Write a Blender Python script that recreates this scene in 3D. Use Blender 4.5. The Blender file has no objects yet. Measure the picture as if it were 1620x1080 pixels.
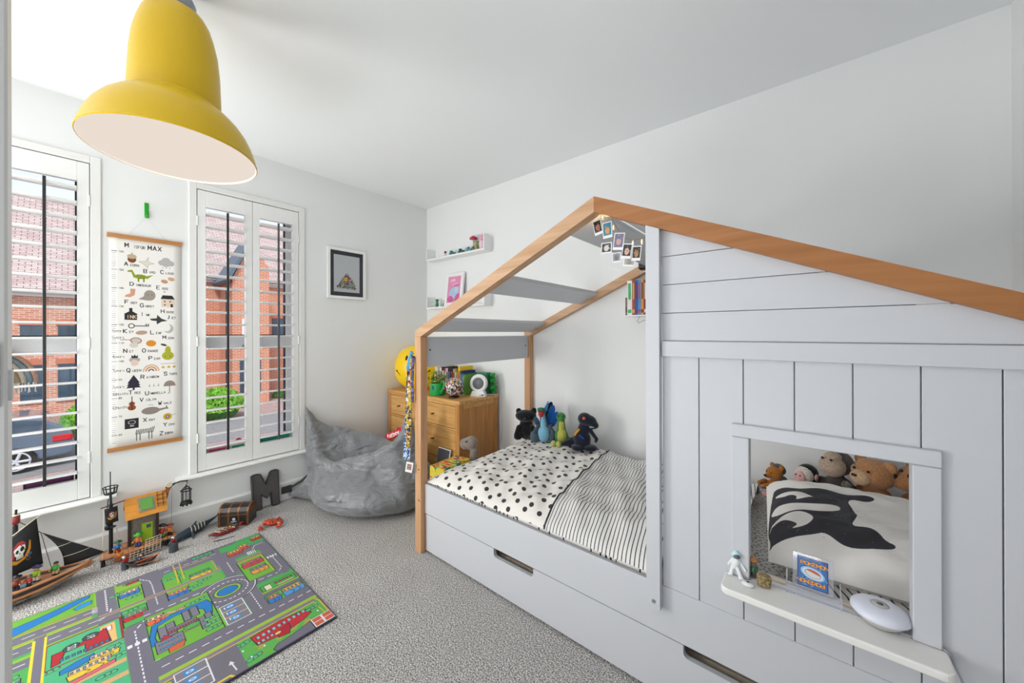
import bpy, bmesh, math, random
import numpy as np
from mathutils import Vector, Matrix, Euler
R_ = math.radians
PI = math.pi
rnd = random.Random(7)
SC = bpy.context.scene
COL = SC.collection

# ---------------------------------------------------------------- camera
cam = bpy.data.cameras.new('camera'); co = bpy.data.objects.new('camera', cam)
COL.objects.link(co); SC.camera = co
co.location = (0, 0, 1.2)
co.rotation_euler = (R_(90.045), R_(0.129), R_(39.596))
cam.sensor_width = 36; cam.lens = 573.45 / 1620 * 36
cam.shift_y = -14.31 / 1620
cam.clip_start = 0.02; cam.clip_end = 300
# ---------------------------------------------------------------- view + world
SC.view_settings.view_transform = 'Standard'; SC.view_settings.look = 'None'
SC.view_settings.gamma = 1; SC.view_settings.use_curve_mapping = False
SC.view_settings.exposure = 0.06
SC.cycles.max_bounces = 8; SC.cycles.diffuse_bounces = 5
SC.cycles.use_denoising = True
SC.cycles.sample_clamp_indirect = 6
w = bpy.data.worlds.new('sky'); SC.world = w; w.use_nodes = True
nt = w.node_tree; bg = nt.nodes['Background']
tc = nt.nodes.new('ShaderNodeTexCoord'); sp = nt.nodes.new('ShaderNodeSeparateXYZ')
mr = nt.nodes.new('ShaderNodeMapRange'); mr.inputs[1].default_value = 0; mr.inputs[2].default_value = 0.7
cr = nt.nodes.new('ShaderNodeValToRGB')
cr.color_ramp.elements[0].color = (0.93, 0.96, 1, 1); cr.color_ramp.elements[1].color = (0.62, 0.76, 0.97, 1)
nt.links.new(tc.outputs['Generated'], sp.inputs[0]); nt.links.new(sp.outputs['Z'], mr.inputs[0])
nt.links.new(mr.outputs[0], cr.inputs[0]); nt.links.new(cr.outputs[0], bg.inputs[0])
bg.inputs[1].default_value = 1.1

def area(name, loc, target, size, power, color=(1, 1, 1), sy=None):
    l = bpy.data.lights.new(name, 'AREA'); l.energy = power; l.color = color; l.size = size
    if sy: l.shape = 'RECTANGLE'; l.size_y = sy
    o = bpy.data.objects.new(name, l); COL.objects.link(o); o.location = loc
    o.rotation_euler = (Vector(target) - Vector(loc)).to_track_quat('-Z', 'Y').to_euler()
    return o
# added area fill lights, out of view behind and left of the camera
l1 = area('overhead_fill_light', (-1.3, -0.80, 2.38), (-0.6, -0.80, 0), 2.6, 7, (1.0, 0.985, 0.97), 0.6); l1.rotation_euler = (0, 0, 0)
l2 = area('upward_fill_light', (-1.0, -0.85, 0.35), (-1.1, -0.80, 2), 2.2, 31, (0.95, 0.975, 1.0), 0.6); l2.rotation_euler = (R_(180-14), 0, 0)
area('left_fill_light', (-2.78, -0.98, 1.05), (-0.9, 1.0, 0.75), 0.5, 32, (1.0, 0.99, 0.98), 1.3)  # added fill inside the room, stands in for light from the windows
sun = bpy.data.lights.new('sun', 'SUN'); sun.energy = 3.0; sun.angle = R_(12); sun.color = (1, 0.97, 0.92)
so = bpy.data.objects.new('sun', sun); COL.objects.link(so); so.rotation_euler = (R_(38), 0, R_(60))

# ---------------------------------------------------------------- materials
MATS = {}
def mat(name, col, rough=0.6, metal=0.0, noise=None, bump=None, spec=0.5, coat=0.0, emit=None, alpha=None, trans=0.0, sheen=0.0):
    if name in MATS: return MATS[name]
    m = bpy.data.materials.new(name); m.use_nodes = True; MATS[name] = m
    n = m.node_tree.nodes; L = m.node_tree.links; b = n['Principled BSDF']
    c = tuple(col) + (1,) if len(col) == 3 else col
    b.inputs['Base Color'].default_value = c
    b.inputs['Roughness'].default_value = rough; b.inputs['Metallic'].default_value = metal
    b.inputs['Specular IOR Level'].default_value = spec
    b.inputs['Coat Weight'].default_value = coat
    b.inputs['Sheen Weight'].default_value = sheen
    b.inputs['Transmission Weight'].default_value = trans
    if emit: b.inputs['Emission Color'].default_value = tuple(emit[:3]) + (1,); b.inputs['Emission Strength'].default_value = emit[3]
    if alpha is not None: b.inputs['Alpha'].default_value = alpha
    tcn = n.new('ShaderNodeTexCoord')
    if noise:   # (scale, amount)
        t = n.new('ShaderNodeTexNoise'); t.inputs['Scale'].default_value = noise[0]; t.inputs['Detail'].default_value = 4
        L.new(tcn.outputs['Object'], t.inputs['Vector'])
        mx = n.new('ShaderNodeMixRGB'); mx.blend_type = 'MIX'
        r = n.new('ShaderNodeValToRGB'); k = noise[1]
        r.color_ramp.elements[0].position = 0.3; r.color_ramp.elements[1].position = 0.7
        r.color_ramp.elements[0].color = tuple(x * (1 - k) for x in c[:3]) + (1,)
        r.color_ramp.elements[1].color = tuple(min(1, x * (1 + k)) for x in c[:3]) + (1,)
        n.remove(mx); L.new(t.outputs['Fac'], r.inputs[0]); L.new(r.outputs[0], b.inputs['Base Color'])
    if bump:    # (scale, strength, distance)
        t = n.new('ShaderNodeTexNoise'); t.inputs['Scale'].default_value = bump[0]; t.inputs['Detail'].default_value = 3
        L.new(tcn.outputs['Object'], t.inputs['Vector'])
        bp = n.new('ShaderNodeBump'); bp.inputs['Strength'].default_value = bump[1]; bp.inputs['Distance'].default_value = bump[2]
        L.new(t.outputs['Fac'], bp.inputs['Height']); L.new(bp.outputs[0], b.inputs['Normal'])
    return m
def s2l(h):
    h = h.lstrip('#'); v = [int(h[i:i+2], 16) / 255 for i in (0, 2, 4)]
    return tuple((x / 12.92 if x <= .04045 else ((x + .055) / 1.055) ** 2.4) for x in v)
def flat(h, rough=0.5, **k): return mat('paint_' + h, s2l(h), rough, **k)
def plushm(h): return mat('plush_' + h, s2l(h), 0.95, noise=(160, .22), bump=(260, .8, .004), sheen=.3, spec=.1)

def wood(name, light, dark, scale=1.0, axis=0, rough=0.45):
    if name in MATS: return MATS[name]
    m = bpy.data.materials.new(name); m.use_nodes = True; MATS[name] = m
    n = m.node_tree.nodes; L = m.node_tree.links; b = n['Principled BSDF']; b.inputs['Roughness'].default_value = rough
    t = n.new('ShaderNodeTexCoord'); mp = n.new('ShaderNodeMapping')
    s = [34 * scale] * 3; s[axis] = 2.2 * scale; mp.inputs['Scale'].default_value = s
    no = n.new('ShaderNodeTexNoise'); no.inputs['Scale'].default_value = 1.6; no.inputs['Detail'].default_value = 5; no.inputs['Distortion'].default_value = 0.7
    r = n.new('ShaderNodeValToRGB'); r.color_ramp.elements[0].position = .32; r.color_ramp.elements[1].position = .68
    r.color_ramp.elements[0].color = tuple(dark) + (1,); r.color_ramp.elements[1].color = tuple(light) + (1,)
    L.new(t.outputs['Object'], mp.inputs[0]); L.new(mp.outputs[0], no.inputs['Vector']); L.new(no.outputs['Fac'], r.inputs[0])
    L.new(r.outputs[0], b.inputs['Base Color'])
    bp = n.new('ShaderNodeBump'); bp.inputs['Strength'].default_value = .08; bp.inputs['Distance'].default_value = .002
    L.new(no.outputs['Fac'], bp.inputs['Height']); L.new(bp.outputs[0], b.inputs['Normal'])
    return m

WALL = mat('wall_paint', s2l('#ebecec'), 0.9, bump=(90, .05, .002), spec=.2)
CEIL = mat('ceiling_paint', s2l('#edeff1'), 0.95, bump=(60, .03, .002), spec=.1)
TRIM = mat('white_gloss_trim', s2l('#e9e9e7'), 0.35, bump=(200, .02, .001))
SHUT = mat('white_shutter_paint', s2l('#eeeeed'), 0.35, bump=(200, .02, .001))
BEDW = mat('white_bed_paint', s2l('#c8cacf'), 0.42, bump=(150, .03, .001))
DARK = flat('#26262a', .5)
STEEL = mat('steel', (.55, .55, .56), .3, metal=1, noise=(40, .1))
BLACK = flat('#121214', .45)
WHITE = flat('#eeeeee', .4)

# ---------------------------------------------------------------- mesh builder
class MB:
    def __init__(s): s.v = []; s.f = []; s.mi = []; s.m = 0; s.T = Matrix.Identity(4); s.smooth = set()
    def add(s, vs, fs, smooth=False):
        k = len(s.v); T = s.T
        s.v += [tuple(T @ Vector(p)) for p in vs]
        for f in fs:
            if smooth: s.smooth.add(len(s.f))
            s.f.append([i + k for i in f]); s.mi.append(s.m)
        return s
    def box(s, a, b, bev=0.0):
        x0, y0, z0 = (min(a[i], b[i]) for i in range(3)); x1, y1, z1 = (max(a[i], b[i]) for i in range(3))
        if bev <= 0 or min(x1-x0, y1-y0, z1-z0) < 2.2 * bev:
            return s.add([(x0,y0,z0),(x1,y0,z0),(x1,y1,z0),(x0,y1,z0),(x0,y0,z1),(x1,y0,z1),(x1,y1,z1),(x0,y1,z1)],
                         [(0,3,2,1),(4,5,6,7),(0,1,5,4),(1,2,6,5),(2,3,7,6),(3,0,4,7)])
        e = bev; vs = []; idx = {}
        X = (x0, x1); Y = (y0, y1); Z = (z0, z1)
        for i in (0, 1):
            for j in (0, 1):
                for k in (0, 1):
                    p = (X[i], Y[j], Z[k]); d = (1 - 2*i, 1 - 2*j, 1 - 2*k)
                    for ax in range(3):   # vertex lying on face of axis ax
                        q = [p[t] + (0 if t == ax else d[t] * e) for t in range(3)]
                        idx[(i, j, k, ax)] = len(vs); vs.append(tuple(q))
        fs = []
        g = lambda i, j, k, ax: idx[(i, j, k, ax)]
        for a_ in (0, 1):
            fs.append([g(a_,0,0,0), g(a_,1,0,0), g(a_,1,1,0), g(a_,0,1,0)][::1 if a_ else -1])
            fs.append([g(0,a_,0,1), g(0,a_,1,1), g(1,a_,1,1), g(1,a_,0,1)][::1 if a_ else -1])
            fs.append([g(0,0,a_,2), g(1,0,a_,2), g(1,1,a_,2), g(0,1,a_,2)][::1 if a_ else -1])
        for j in (0, 1):
            for k in (0, 1):
                f = [g(0,j,k,1), g(1,j,k,1), g(1,j,k,2), g(0,j,k,2)]; fs.append(f if (j ^ k) else f[::-1])
                f = [g(j,0,k,0), g(j,1,k,0), g(j,1,k,2), g(j,0,k,2)]; fs.append(f[::-1] if (j ^ k) else f)
                f = [g(j,k,0,0), g(j,k,1,0), g(j,k,1,1), g(j,k,0,1)]; fs.append(f if (j ^ k) else f[::-1])
        for i in (0, 1):
            for j in (0, 1):
                for k in (0, 1):
                    f = [g(i,j,k,0), g(i,j,k,1), g(i,j,k,2)]; fs.append(f if (i + j + k) % 2 else f[::-1])
        return s.add(vs, fs)
    def prism(s, pts, a, b, plane='xz'):
        """extrude polygon pts (2D) between a and b along the remaining axis"""
        def P(u, v, w): return {'xz': (u, w, v), 'xy': (u, v, w), 'yz': (w, u, v)}[plane]
        n = len(pts); vs = [P(u, v, a) for u, v in pts] + [P(u, v, b) for u, v in pts]
        fs = [list(range(n)), list(range(2*n-1, n-1, -1))] + [[i, i+n, (i+1) % n + n, (i+1) % n] for i in range(n)]
        return s.add(vs, fs)
    def lathe(s, prof, c=(0,0,0), n=24, axis='z', smooth=True, rot=None, caps=True):
        T0 = s.T
        Rm = {'z': Matrix.Identity(4), 'x': Matrix.Rotation(PI/2, 4, 'Y'), 'y': Matrix.Rotation(-PI/2, 4, 'X')}[axis]
        if rot is not None: Rm = rot.to_matrix().to_4x4() if not isinstance(rot, Matrix) else rot
        s.T = T0 @ Matrix.Translation(c) @ Rm
        vs = []; fs = []
        for r, z in prof:
            for i in range(n): vs.append((r * math.cos(2*PI*i/n), r * math.sin(2*PI*i/n), z))
        for k in range(len(prof) - 1):
            for i in range(n): fs.append([k*n+i, k*n+(i+1) % n, (k+1)*n+(i+1) % n, (k+1)*n+i])
        if caps and prof[0][0] > 1e-6: fs.append(list(range(n))[::-1])
        if caps and prof[-1][0] > 1e-6: fs.append([(len(prof)-1)*n + i for i in range(n)])
        s.add(vs, fs, smooth); s.T = T0; return s
    def cyl(s, a, b, r, n=12, r2=None, smooth=True):
        a, b = Vector(a), Vector(b); d = b - a
        q = d.to_track_quat('Z', 'Y').to_matrix().to_4x4(); T0 = s.T
        s.T = T0 @ Matrix.Translation(a) @ q; L = d.length; r2 = r if r2 is None else r2
        vs = [(r*math.cos(2*PI*i/n), r*math.sin(2*PI*i/n), 0) for i in range(n)] + [(r2*math.cos(2*PI*i/n), r2*math.sin(2*PI*i/n), L) for i in range(n)]
        s.add(vs, [[i, (i+1) % n, n+(i+1) % n, n+i] for i in range(n)], smooth)
        s.add(vs[:n], [list(range(n))[::-1]]); s.add(vs[n:], [list(range(n))]); s.T = T0; return s
    def tube(s, pts, r, n=8, closed=False):
        pts = [Vector(p) for p in pts]; vs = []; fs = []; m = len(pts); rr = r if hasattr(r, '__len__') else [r]*m
        up = Vector((0.13, 0.21, 0.97)).normalized()
        for i, p in enumerate(pts):
            a = pts[i-1] if (i or closed) else p; b = pts[(i+1) % m] if (i < m-1 or closed) else p
            d = (b - a).normalized(); x = d.cross(up)
            if x.length < 1e-3: x = d.cross(Vector((1, 0, 0)))
            x.normalize(); y = d.cross(x)
            for k in range(n): vs.append(p + (x*math.cos(2*PI*k/n) + y*math.sin(2*PI*k/n)) * rr[i])
        for i in range(m if closed else m-1):
            j = (i+1) % m
            for k in range(n): fs.append([i*n+k, j*n+k, j*n+(k+1) % n, i*n+(k+1) % n])
        if not closed: fs += [[k for k in range(n)], [(m-1)*n+k for k in range(n)][::-1]]
        return s.add(vs, fs, True)
    def ball(s, c, r, n=12, rot=None, m=None):
        r = r if hasattr(r, '__len__') else (r, r, r); m = m or max(6, n*2//3)
        T0 = s.T; s.T = T0 @ Matrix.Translation(c) @ (Euler(rot).to_matrix().to_4x4() if rot else Matrix.Identity(4)) @ Matrix.Diagonal((*r, 1))
        vs = [(0, 0, -1)]; fs = []
        for j in range(1, m):
            a = -PI/2 + PI*j/m
            for i in range(n): vs.append((math.cos(a)*math.cos(2*PI*i/n), math.cos(a)*math.sin(2*PI*i/n), math.sin(a)))
        vs.append((0, 0, 1)); t = len(vs) - 1
        for i in range(n): fs.append([0, 1+(i+1) % n, 1+i]); fs.append([t, t-n+i, t-n+(i+1) % n])
        for j in range(m-2):
            for i in range(n): fs.append([1+j*n+i, 1+j*n+(i+1) % n, 1+(j+1)*n+(i+1) % n, 1+(j+1)*n+i])
        s.add(vs, fs, True); s.T = T0; return s
    def cap(s, a, b, ra, rb=None, n=10, steps=6):
        rb = ra if rb is None else rb; a, b = Vector(a), Vector(b)
        for i in range(steps):
            t = i/(steps-1); s.ball(a.lerp(b, t), ra + (rb-ra)*t, n)
        return s
    def grid(s, nu, nv, fn, smooth=True, flip=False):
        vs = [fn(i/nu, j/nv) for j in range(nv+1) for i in range(nu+1)]
        fs = [[j*(nu+1)+i, j*(nu+1)+i+1, (j+1)*(nu+1)+i+1, (j+1)*(nu+1)+i] for j in range(nv) for i in range(nu)]
        if flip: fs = [f[::-1] for f in fs]
        return s.add(vs, fs, smooth)
    def mesh(s, name, mats):
        me = bpy.data.meshes.new(name); me.from_pydata(s.v, [], s.f)
        for m in mats: me.materials.append(m)
        for i, p in enumerate(me.polygons):
            p.material_index = min(s.mi[i], len(mats)-1); p.use_smooth = i in s.smooth
        me.update(); return me

def link(name, data, parent=None):
    o = bpy.data.objects.new(name, data); COL.objects.link(o)
    if parent is not None:
        o.parent = parent
    return o
def obj(name, mb, mats, parent=None, loc=None, rot=None, world=False, label=None, kind=None):
    """one mesh object; world=True: mesh is in world coordinates under a placed parent"""
    if not isinstance(mats, (list, tuple)): mats = [mats]
    me = mb.mesh(name, mats) if isinstance(mb, MB) else mb
    o = link(name, me, parent)
    if loc: o.location = loc
    if rot: o.rotation_euler = rot
    if world and parent is not None:
        Mi = parent.matrix_basis.inverted()
        if parent.parent is not None: Mi = (parent.parent.matrix_basis @ parent.matrix_parent_inverse @ parent.matrix_basis).inverted()
        o.matrix_parent_inverse = Mi
    if label: o['label'] = label
    if kind: o['kind'] = kind
    return o
def thing(name, label, cat, loc=(0, 0, 0), rot=(0, 0, 0), group=None):
    o = link(name, None); o.location = loc; o.rotation_euler = rot; o.empty_display_size = .05
    o['label'] = label; o['category'] = cat
    if group: o['group'] = group
    return o
def single(name, label, cat, mb, mats, loc=None, rot=None, group=None, kind=None):
    o = obj(name, mb, mats, None, loc, rot); o['label'] = label; o['category'] = cat
    if group: o['group'] = group
    if kind: o['kind'] = kind
    return o
def struct(name, mb, mats, parent=None):
    o = obj(name, mb, mats, parent)
    if parent is None: o['kind'] = 'structure'
    return o
def fuse(mb, voxel, mats, name='body', smooth=3):
    """voxel-fuse the overlapping pieces of mb into one continuous skin"""
    me = mb.mesh(name + '_src', [mats[0] if isinstance(mats, (list, tuple)) else mats])
    t = bpy.data.objects.new('tmp', me); COL.objects.link(t)
    md = t.modifiers.new('r', 'REMESH'); md.mode = 'VOXEL'; md.voxel_size = voxel; md.use_smooth_shade = True
    if smooth:
        sm = t.modifiers.new('s', 'SMOOTH'); sm.iterations = smooth; sm.factor = .6
    dg = bpy.context.evaluated_depsgraph_get(); dg.update()
    out = bpy.data.meshes.new_from_object(t.evaluated_get(dg)); out.name = name
    bpy.data.objects.remove(t); bpy.data.meshes.remove(me)
    out.materials.clear(); out.materials.append(mats[0] if isinstance(mats, (list, tuple)) else mats)
    for p in out.polygons: p.use_smooth = True; p.material_index = 0
    return out

# ---------------------------------------------------------------- raster prints (flat printed artwork on rugs, posters, covers)
FONT = {
'A': '0,0 2,6 4,0|1,2 3,2', 'B': '0,0 0,6 3,6 4,5 3,3 0,3|3,3 4,1 3,0 0,0', 'C': '4,5 3,6 1,6 0,4 0,2 1,0 3,0 4,1', 'D': '0,0 0,6 2,6 4,4 4,2 2,0 0,0',
'E': '4,0 0,0 0,6 4,6|0,3 3,3', 'F': '0,0 0,6 4,6|0,3 3,3', 'G': '4,5 3,6 1,6 0,4 0,2 1,0 3,0 4,1 4,3 2,3', 'H': '0,0 0,6|4,0 4,6|0,3 4,3',
'I': '2,0 2,6', 'J': '1,1 2,0 3,1 3,6', 'K': '0,0 0,6|4,6 0,3 4,0', 'L': '0,6 0,0 4,0', 'M': '0,0 0,6 2,2 4,6 4,0', 'N': '0,0 0,6 4,0 4,6',
'O': '1,0 0,2 0,4 1,6 3,6 4,4 4,2 3,0 1,0', 'P': '0,0 0,6 3,6 4,5 4,4 3,3 0,3', 'Q': '1,0 0,2 0,4 1,6 3,6 4,4 4,2 3,0 1,0|2,2 4,-1', 'R': '0,0 0,6 3,6 4,5 4,4 3,3 0,3|2,3 4,0',
'S': '4,5 3,6 1,6 0,5 1,3 3,3 4,1 3,0 1,0 0,1', 'T': '2,0 2,6|0,6 4,6', 'U': '0,6 0,1 1,0 3,0 4,1 4,6', 'V': '0,6 2,0 4,6', 'W': '0,6 1,0 2,4 3,0 4,6',
'X': '0,0 4,6|0,6 4,0', 'Y': '2,0 2,3 0,6|2,3 4,6', 'Z': '0,6 4,6 0,0 4,0',
'0': '1,0 0,2 0,4 1,6 3,6 4,4 4,2 3,0 1,0', '1': '1,5 2,6 2,0', '2': '0,5 1,6 3,6 4,5 0,0 4,0', '3': '0,6 4,6 2,3 4,2 3,0 0,0', '4': '3,0 3,6 0,2 4,2', '5': '4,6 0,6 0,3 3,3 4,2 3,0 0,0',
'6': '3,6 0,3 0,1 1,0 3,0 4,1 3,3 0,3', '7': '0,6 4,6 1,0', '8': '1,3 0,4 1,6 3,6 4,4 3,3 1,3 0,1 1,0 3,0 4,1 3,3', '9': '1,0 4,3 4,5 3,6 1,6 0,5 1,3 4,3',
'a': '4,0 4,3 3,4 1,4 0,2 1,0 3,0 4,1', 'e': '0,2 4,2 3,4 1,4 0,2 1,0 4,0', 'f': '1,0 1,5 2,6 3,6|0,4 3,4', 't': '1,6 1,0 3,0|0,4 3,4', 'b': '0,6 0,0 3,0 4,2 3,4 0,3', 'o': '1,0 0,2 1,4 3,4 4,2 3,0 1,0', 'y': '0,4 2,0|4,4 1,-2',
'r': '0,0 0,4|0,3 3,4', 's': '4,4 1,4 0,3 4,1 3,0 0,0', 'n': '0,0 0,4|0,3 2,4 4,3 4,0', 'h': '0,0 0,6|0,3 2,4 4,3 4,0'}
class Img:
    """paint in units (w x h, y up) onto a float image; k pixels per unit"""
    def __init__(s, w, h, k, bg):
        s.w, s.h, s.k = int(round(w*k)), int(round(h*k)), k
        s.a = np.ones((s.h, s.w, 4), np.float32); s.a[..., :3] = s.c(bg)
    def c(s, h):
        h = h.lstrip('#'); return np.array([int(h[i:i+2], 16)/255 for i in (0, 2, 4)], np.float32)
    def poly(s, pts, col, out=None, lw=0.3):
        P = np.array(pts, float) * s.k
        x0, y0 = np.floor(P.min(0)).astype(int); x1, y1 = np.ceil(P.max(0)).astype(int) + 1
        x0, y0 = max(x0, 0), max(y0, 0); x1, y1 = min(x1, s.w), min(y1, s.h)
        if x1 > x0 and y1 > y0:
            X, Y = np.meshgrid(np.arange(x0, x1) + .5, np.arange(y0, y1) + .5); ins = np.zeros(X.shape, bool)
            for i in range(len(P)):
                ax, ay = P[i-1]; bx, by = P[i]
                if ay == by: continue
                ins ^= ((ay > Y) != (by > Y)) & (X < (bx-ax)*(Y-ay)/(by-ay) + ax)
            s.a[y0:y1, x0:x1, :3][ins] = s.c(col)
        if out: s.line(list(pts) + [pts[0]], lw, out)
        return s
    def line(s, pts, lw, col, dash=None):
        P = [np.array(p, float) for p in pts]; acc = 0
        for a, b in zip(P, P[1:]):
            d = b - a; L = np.hypot(*d)
            if L < 1e-9: continue
            d = d/L; n = np.array([-d[1], d[0]])*lw/2
            if not dash: s.poly([a+n-d*lw*.2, b+n+d*lw*.2, b-n+d*lw*.2, a-n-d*lw*.2], col); continue
            t = -acc
            while t < L:
                u, v = max(t, 0), min(t+dash[0], L)
                if v > u: s.poly([a+d*u+n, a+d*v+n, a+d*v-n, a+d*u-n], col)
                t += dash[0]+dash[1]
            acc = (acc + L) % (dash[0]+dash[1])
        return s
    def rect(s, x0, y0, x1, y1, col, out=None, lw=.3): return s.poly([(x0,y0),(x1,y0),(x1,y1),(x0,y1)], col, out, lw)
    def ell(s, x, y, rx, ry, col, out=None, lw=.3, a0=0, a1=360, rot=0, n=36):
        c, q = math.cos(R_(rot)), math.sin(R_(rot))
        pts = []
        for i in range(n):
            t = R_(a0 + (a1-a0)*i/(n if a1-a0 == 360 else n-1)); u, v = rx*math.cos(t), ry*math.sin(t); pts.append((x+u*c-v*q, y+u*q+v*c))
        return s.poly(pts, col, out, lw)
    def arc(s, x, y, rx, ry, lw, col, a0=0, a1=360, dash=None, n=40):
        return s.line([(x+rx*math.cos(R_(a0+(a1-a0)*i/n)), y+ry*math.sin(R_(a0+(a1-a0)*i/n))) for i in range(n+1)], lw, col, dash)
    def text(s, t, x, y, h, col, lw=None, sp=1.35, wd=.62, rot=0):
        u = h/6; lw = lw or h*.13; c, q = math.cos(R_(rot)), math.sin(R_(rot))
        cx = 0
        for ch in t:
            g = FONT.get(ch) or FONT.get(ch.upper())
            if g:
                for st in g.split('|'):
                    pts = [tuple(map(float, p.split(','))) for p in st.split()]
                    s.line([(x+(cx+a*u*wd*1.4)*c-b*u*q, y+(cx+a*u*wd*1.4)*q+b*u*c) for a, b in pts], lw, col)
            cx += u*4*wd*1.4*sp if ch != ' ' else u*3
        return s
    def image(s, name):
        im = bpy.data.images.new(name, s.w, s.h); im.pixels.foreach_set(s.a.ravel()); im.update(); im.pack(); return im
def print_mat(name, img, rough=.8, bump=None, coat=0):
    m = bpy.data.materials.new(name); m.use_nodes = True; n = m.node_tree.nodes; L = m.node_tree.links; b = n['Principled BSDF']
    b.inputs['Roughness'].default_value = rough; b.inputs['Coat Weight'].default_value = coat
    t = n.new('ShaderNodeTexImage'); t.image = img.image(name); t.extension = 'EXTEND'
    uv = n.new('ShaderNodeUVMap'); L.new(uv.outputs[0], t.inputs[0]); L.new(t.outputs[0], b.inputs['Base Color'])
    if bump:
        tcn = n.new('ShaderNodeTexCoord'); no = n.new('ShaderNodeTexNoise'); no.inputs['Scale'].default_value = bump[0]
        L.new(tcn.outputs['Object'], no.inputs['Vector']); bp = n.new('ShaderNodeBump'); bp.inputs['Strength'].default_value = bump[1]; bp.inputs['Distance'].default_value = bump[2]
        L.new(no.outputs['Fac'], bp.inputs['Height']); L.new(bp.outputs[0], b.inputs['Normal'])
    return m
def uv_planar(me, fn):
    uv = me.uv_layers.new(name='UVMap')
    for l in me.loops: uv.data[l.index].uv = fn(me.vertices[l.vertex_index].co)
# ================================================================ ROOM
XW = -2.945; YR = 2.237; ZC = 2.425
def carpet():
    m = bpy.data.materials.new('grey_carpet'); m.use_nodes = True; n = m.node_tree.nodes; L = m.node_tree.links; b = n['Principled BSDF']
    b.inputs['Roughness'].default_value = 1; b.inputs['Specular IOR Level'].default_value = .05
    t = n.new('ShaderNodeTexCoord'); a = n.new('ShaderNodeTexNoise'); a.inputs['Scale'].default_value = 190; a.inputs['Detail'].default_value = 3
    v = n.new('ShaderNodeTexVoronoi'); v.inputs['Scale'].default_value = 180
    big = n.new('ShaderNodeTexNoise'); big.inputs['Scale'].default_value = 5
    r = n.new('ShaderNodeValToRGB'); e = r.color_ramp.elements
    e[0].position = .37; e[0].color = (*s2l('#7a7674'), 1); e[1].position = .61; e[1].color = (*s2l('#e2dfdc'), 1)
    mx = n.new('ShaderNodeMixRGB'); mx.blend_type = 'OVERLAY'; mx.inputs[0].default_value = .12
    L.new(t.outputs['Object'], a.inputs[0]); L.new(t.outputs['Object'], v.inputs[0]); L.new(t.outputs['Object'], big.inputs[0])
    L.new(a.outputs['Fac'], r.inputs[0]); L.new(r.outputs[0], mx.inputs[1]); L.new(big.outputs['Fac'], mx.inputs[2]); L.new(mx.outputs[0], b.inputs['Base Color'])
    bp = n.new('ShaderNodeBump'); bp.inputs['Strength'].default_value = .9; bp.inputs['Distance'].default_value = .006
    ad = n.new('ShaderNodeMath'); ad.operation = 'ADD'; L.new(a.outputs['Fac'], ad.inputs[0]); L.new(v.outputs['Distance'], ad.inputs[1])
    L.new(ad.outputs[0], bp.inputs['Height']); L.new(bp.outputs[0], b.inputs['Normal']); return m
mb = MB(); mb.box((XW-.1, -1.2, -.08), (1.6, YR+.1, 0)); struct('floor', mb, carpet())
mb = MB(); mb.box((XW-.3, -1.2, ZC), (1.6, YR+.2, ZC+.1)); struct('ceiling', mb, CEIL)
W1 = (-.532, .056); W2 = (.487, 1.069); WZ = (.335, 2.100)
mb = MB(); xo = XW - .22
for y0, y1, z0, z1 in [(-1.2, W1[0], -.1, ZC), (W1[1], W2[0], -.1, ZC), (W2[1], YR, -.1, ZC), (W1[0], W1[1], -.1, WZ[0]), (W1[0], W1[1], WZ[1], ZC), (W2[0], W2[1], -.1, WZ[0]), (W2[0], W2[1], WZ[1], ZC)]:
    mb.box((xo, y0, z0), (XW, y1, z1))
struct('wall_left', mb, WALL)
mb = MB(); mb.box((xo, YR, -.1), (.70, YR+.12, ZC)); struct('wall_back', mb, WALL)
mb = MB(); mb.box((.578, 1.62, -.1), (.70, YR, ZC)); mb.box((.70, 1.62, -.1), (1.6, 1.74, ZC)); struct('wall_right', mb, WALL)
mb = MB(); mb.box((XW, -1.3, -.1), (1.6, -1.2, ZC)); struct('wall_front', mb, WALL)
mb = MB(); mb.box((1.6, -1.3, -.1), (1.7, 1.74, ZC)); struct('wall_far_right', mb, WALL)
# skirting
def skirt(pts_from, to, nrm, name):
    mb = MB(); (x0, y0), (x1, y1) = pts_from, to
    t, h = .016, .128
    if nrm[0]:
        mb.prism([(x0, 0), (x0+t*nrm[0], 0), (x0+t*nrm[0], h-.012), (x0+.006*nrm[0], h), (x0, h)], y0, y1, 'xz')
    else:
        mb.prism([(y0, 0), (y0+t*nrm[1], 0), (y0+t*nrm[1], h-.012), (y0+.006*nrm[1], h), (y0, h)], x0, x1, 'yz')
    struct(name, mb, TRIM)
skirt((XW, -1.2), (XW, YR), (1, 0), 'baseboard_left')
skirt((XW, YR), (.578, YR), (0, -1), 'baseboard_back')
skirt((.578, 1.62), (.578, YR), (-1, 0), 'baseboard_right')
# door leaf at the left edge of the view, latch in its edge
d = link('door_1', None); d.location = (-.62, -.04, 0); d['kind'] = 'structure'
mb = MB(); mb.box((-.64, -.86, .01), (-.60, -.0408, 2.05), .002); obj('door_leaf', mb, TRIM, d, world=True)
mb = MB(); mb.box((-.6005, -.075, 1.13), (-.5985, -.045, 1.19)); mb.box((-.612, -.0425, 1.135), (-.602, -.038, 1.165), .001); obj('door_latch', mb, STEEL, d, world=True)

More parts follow.
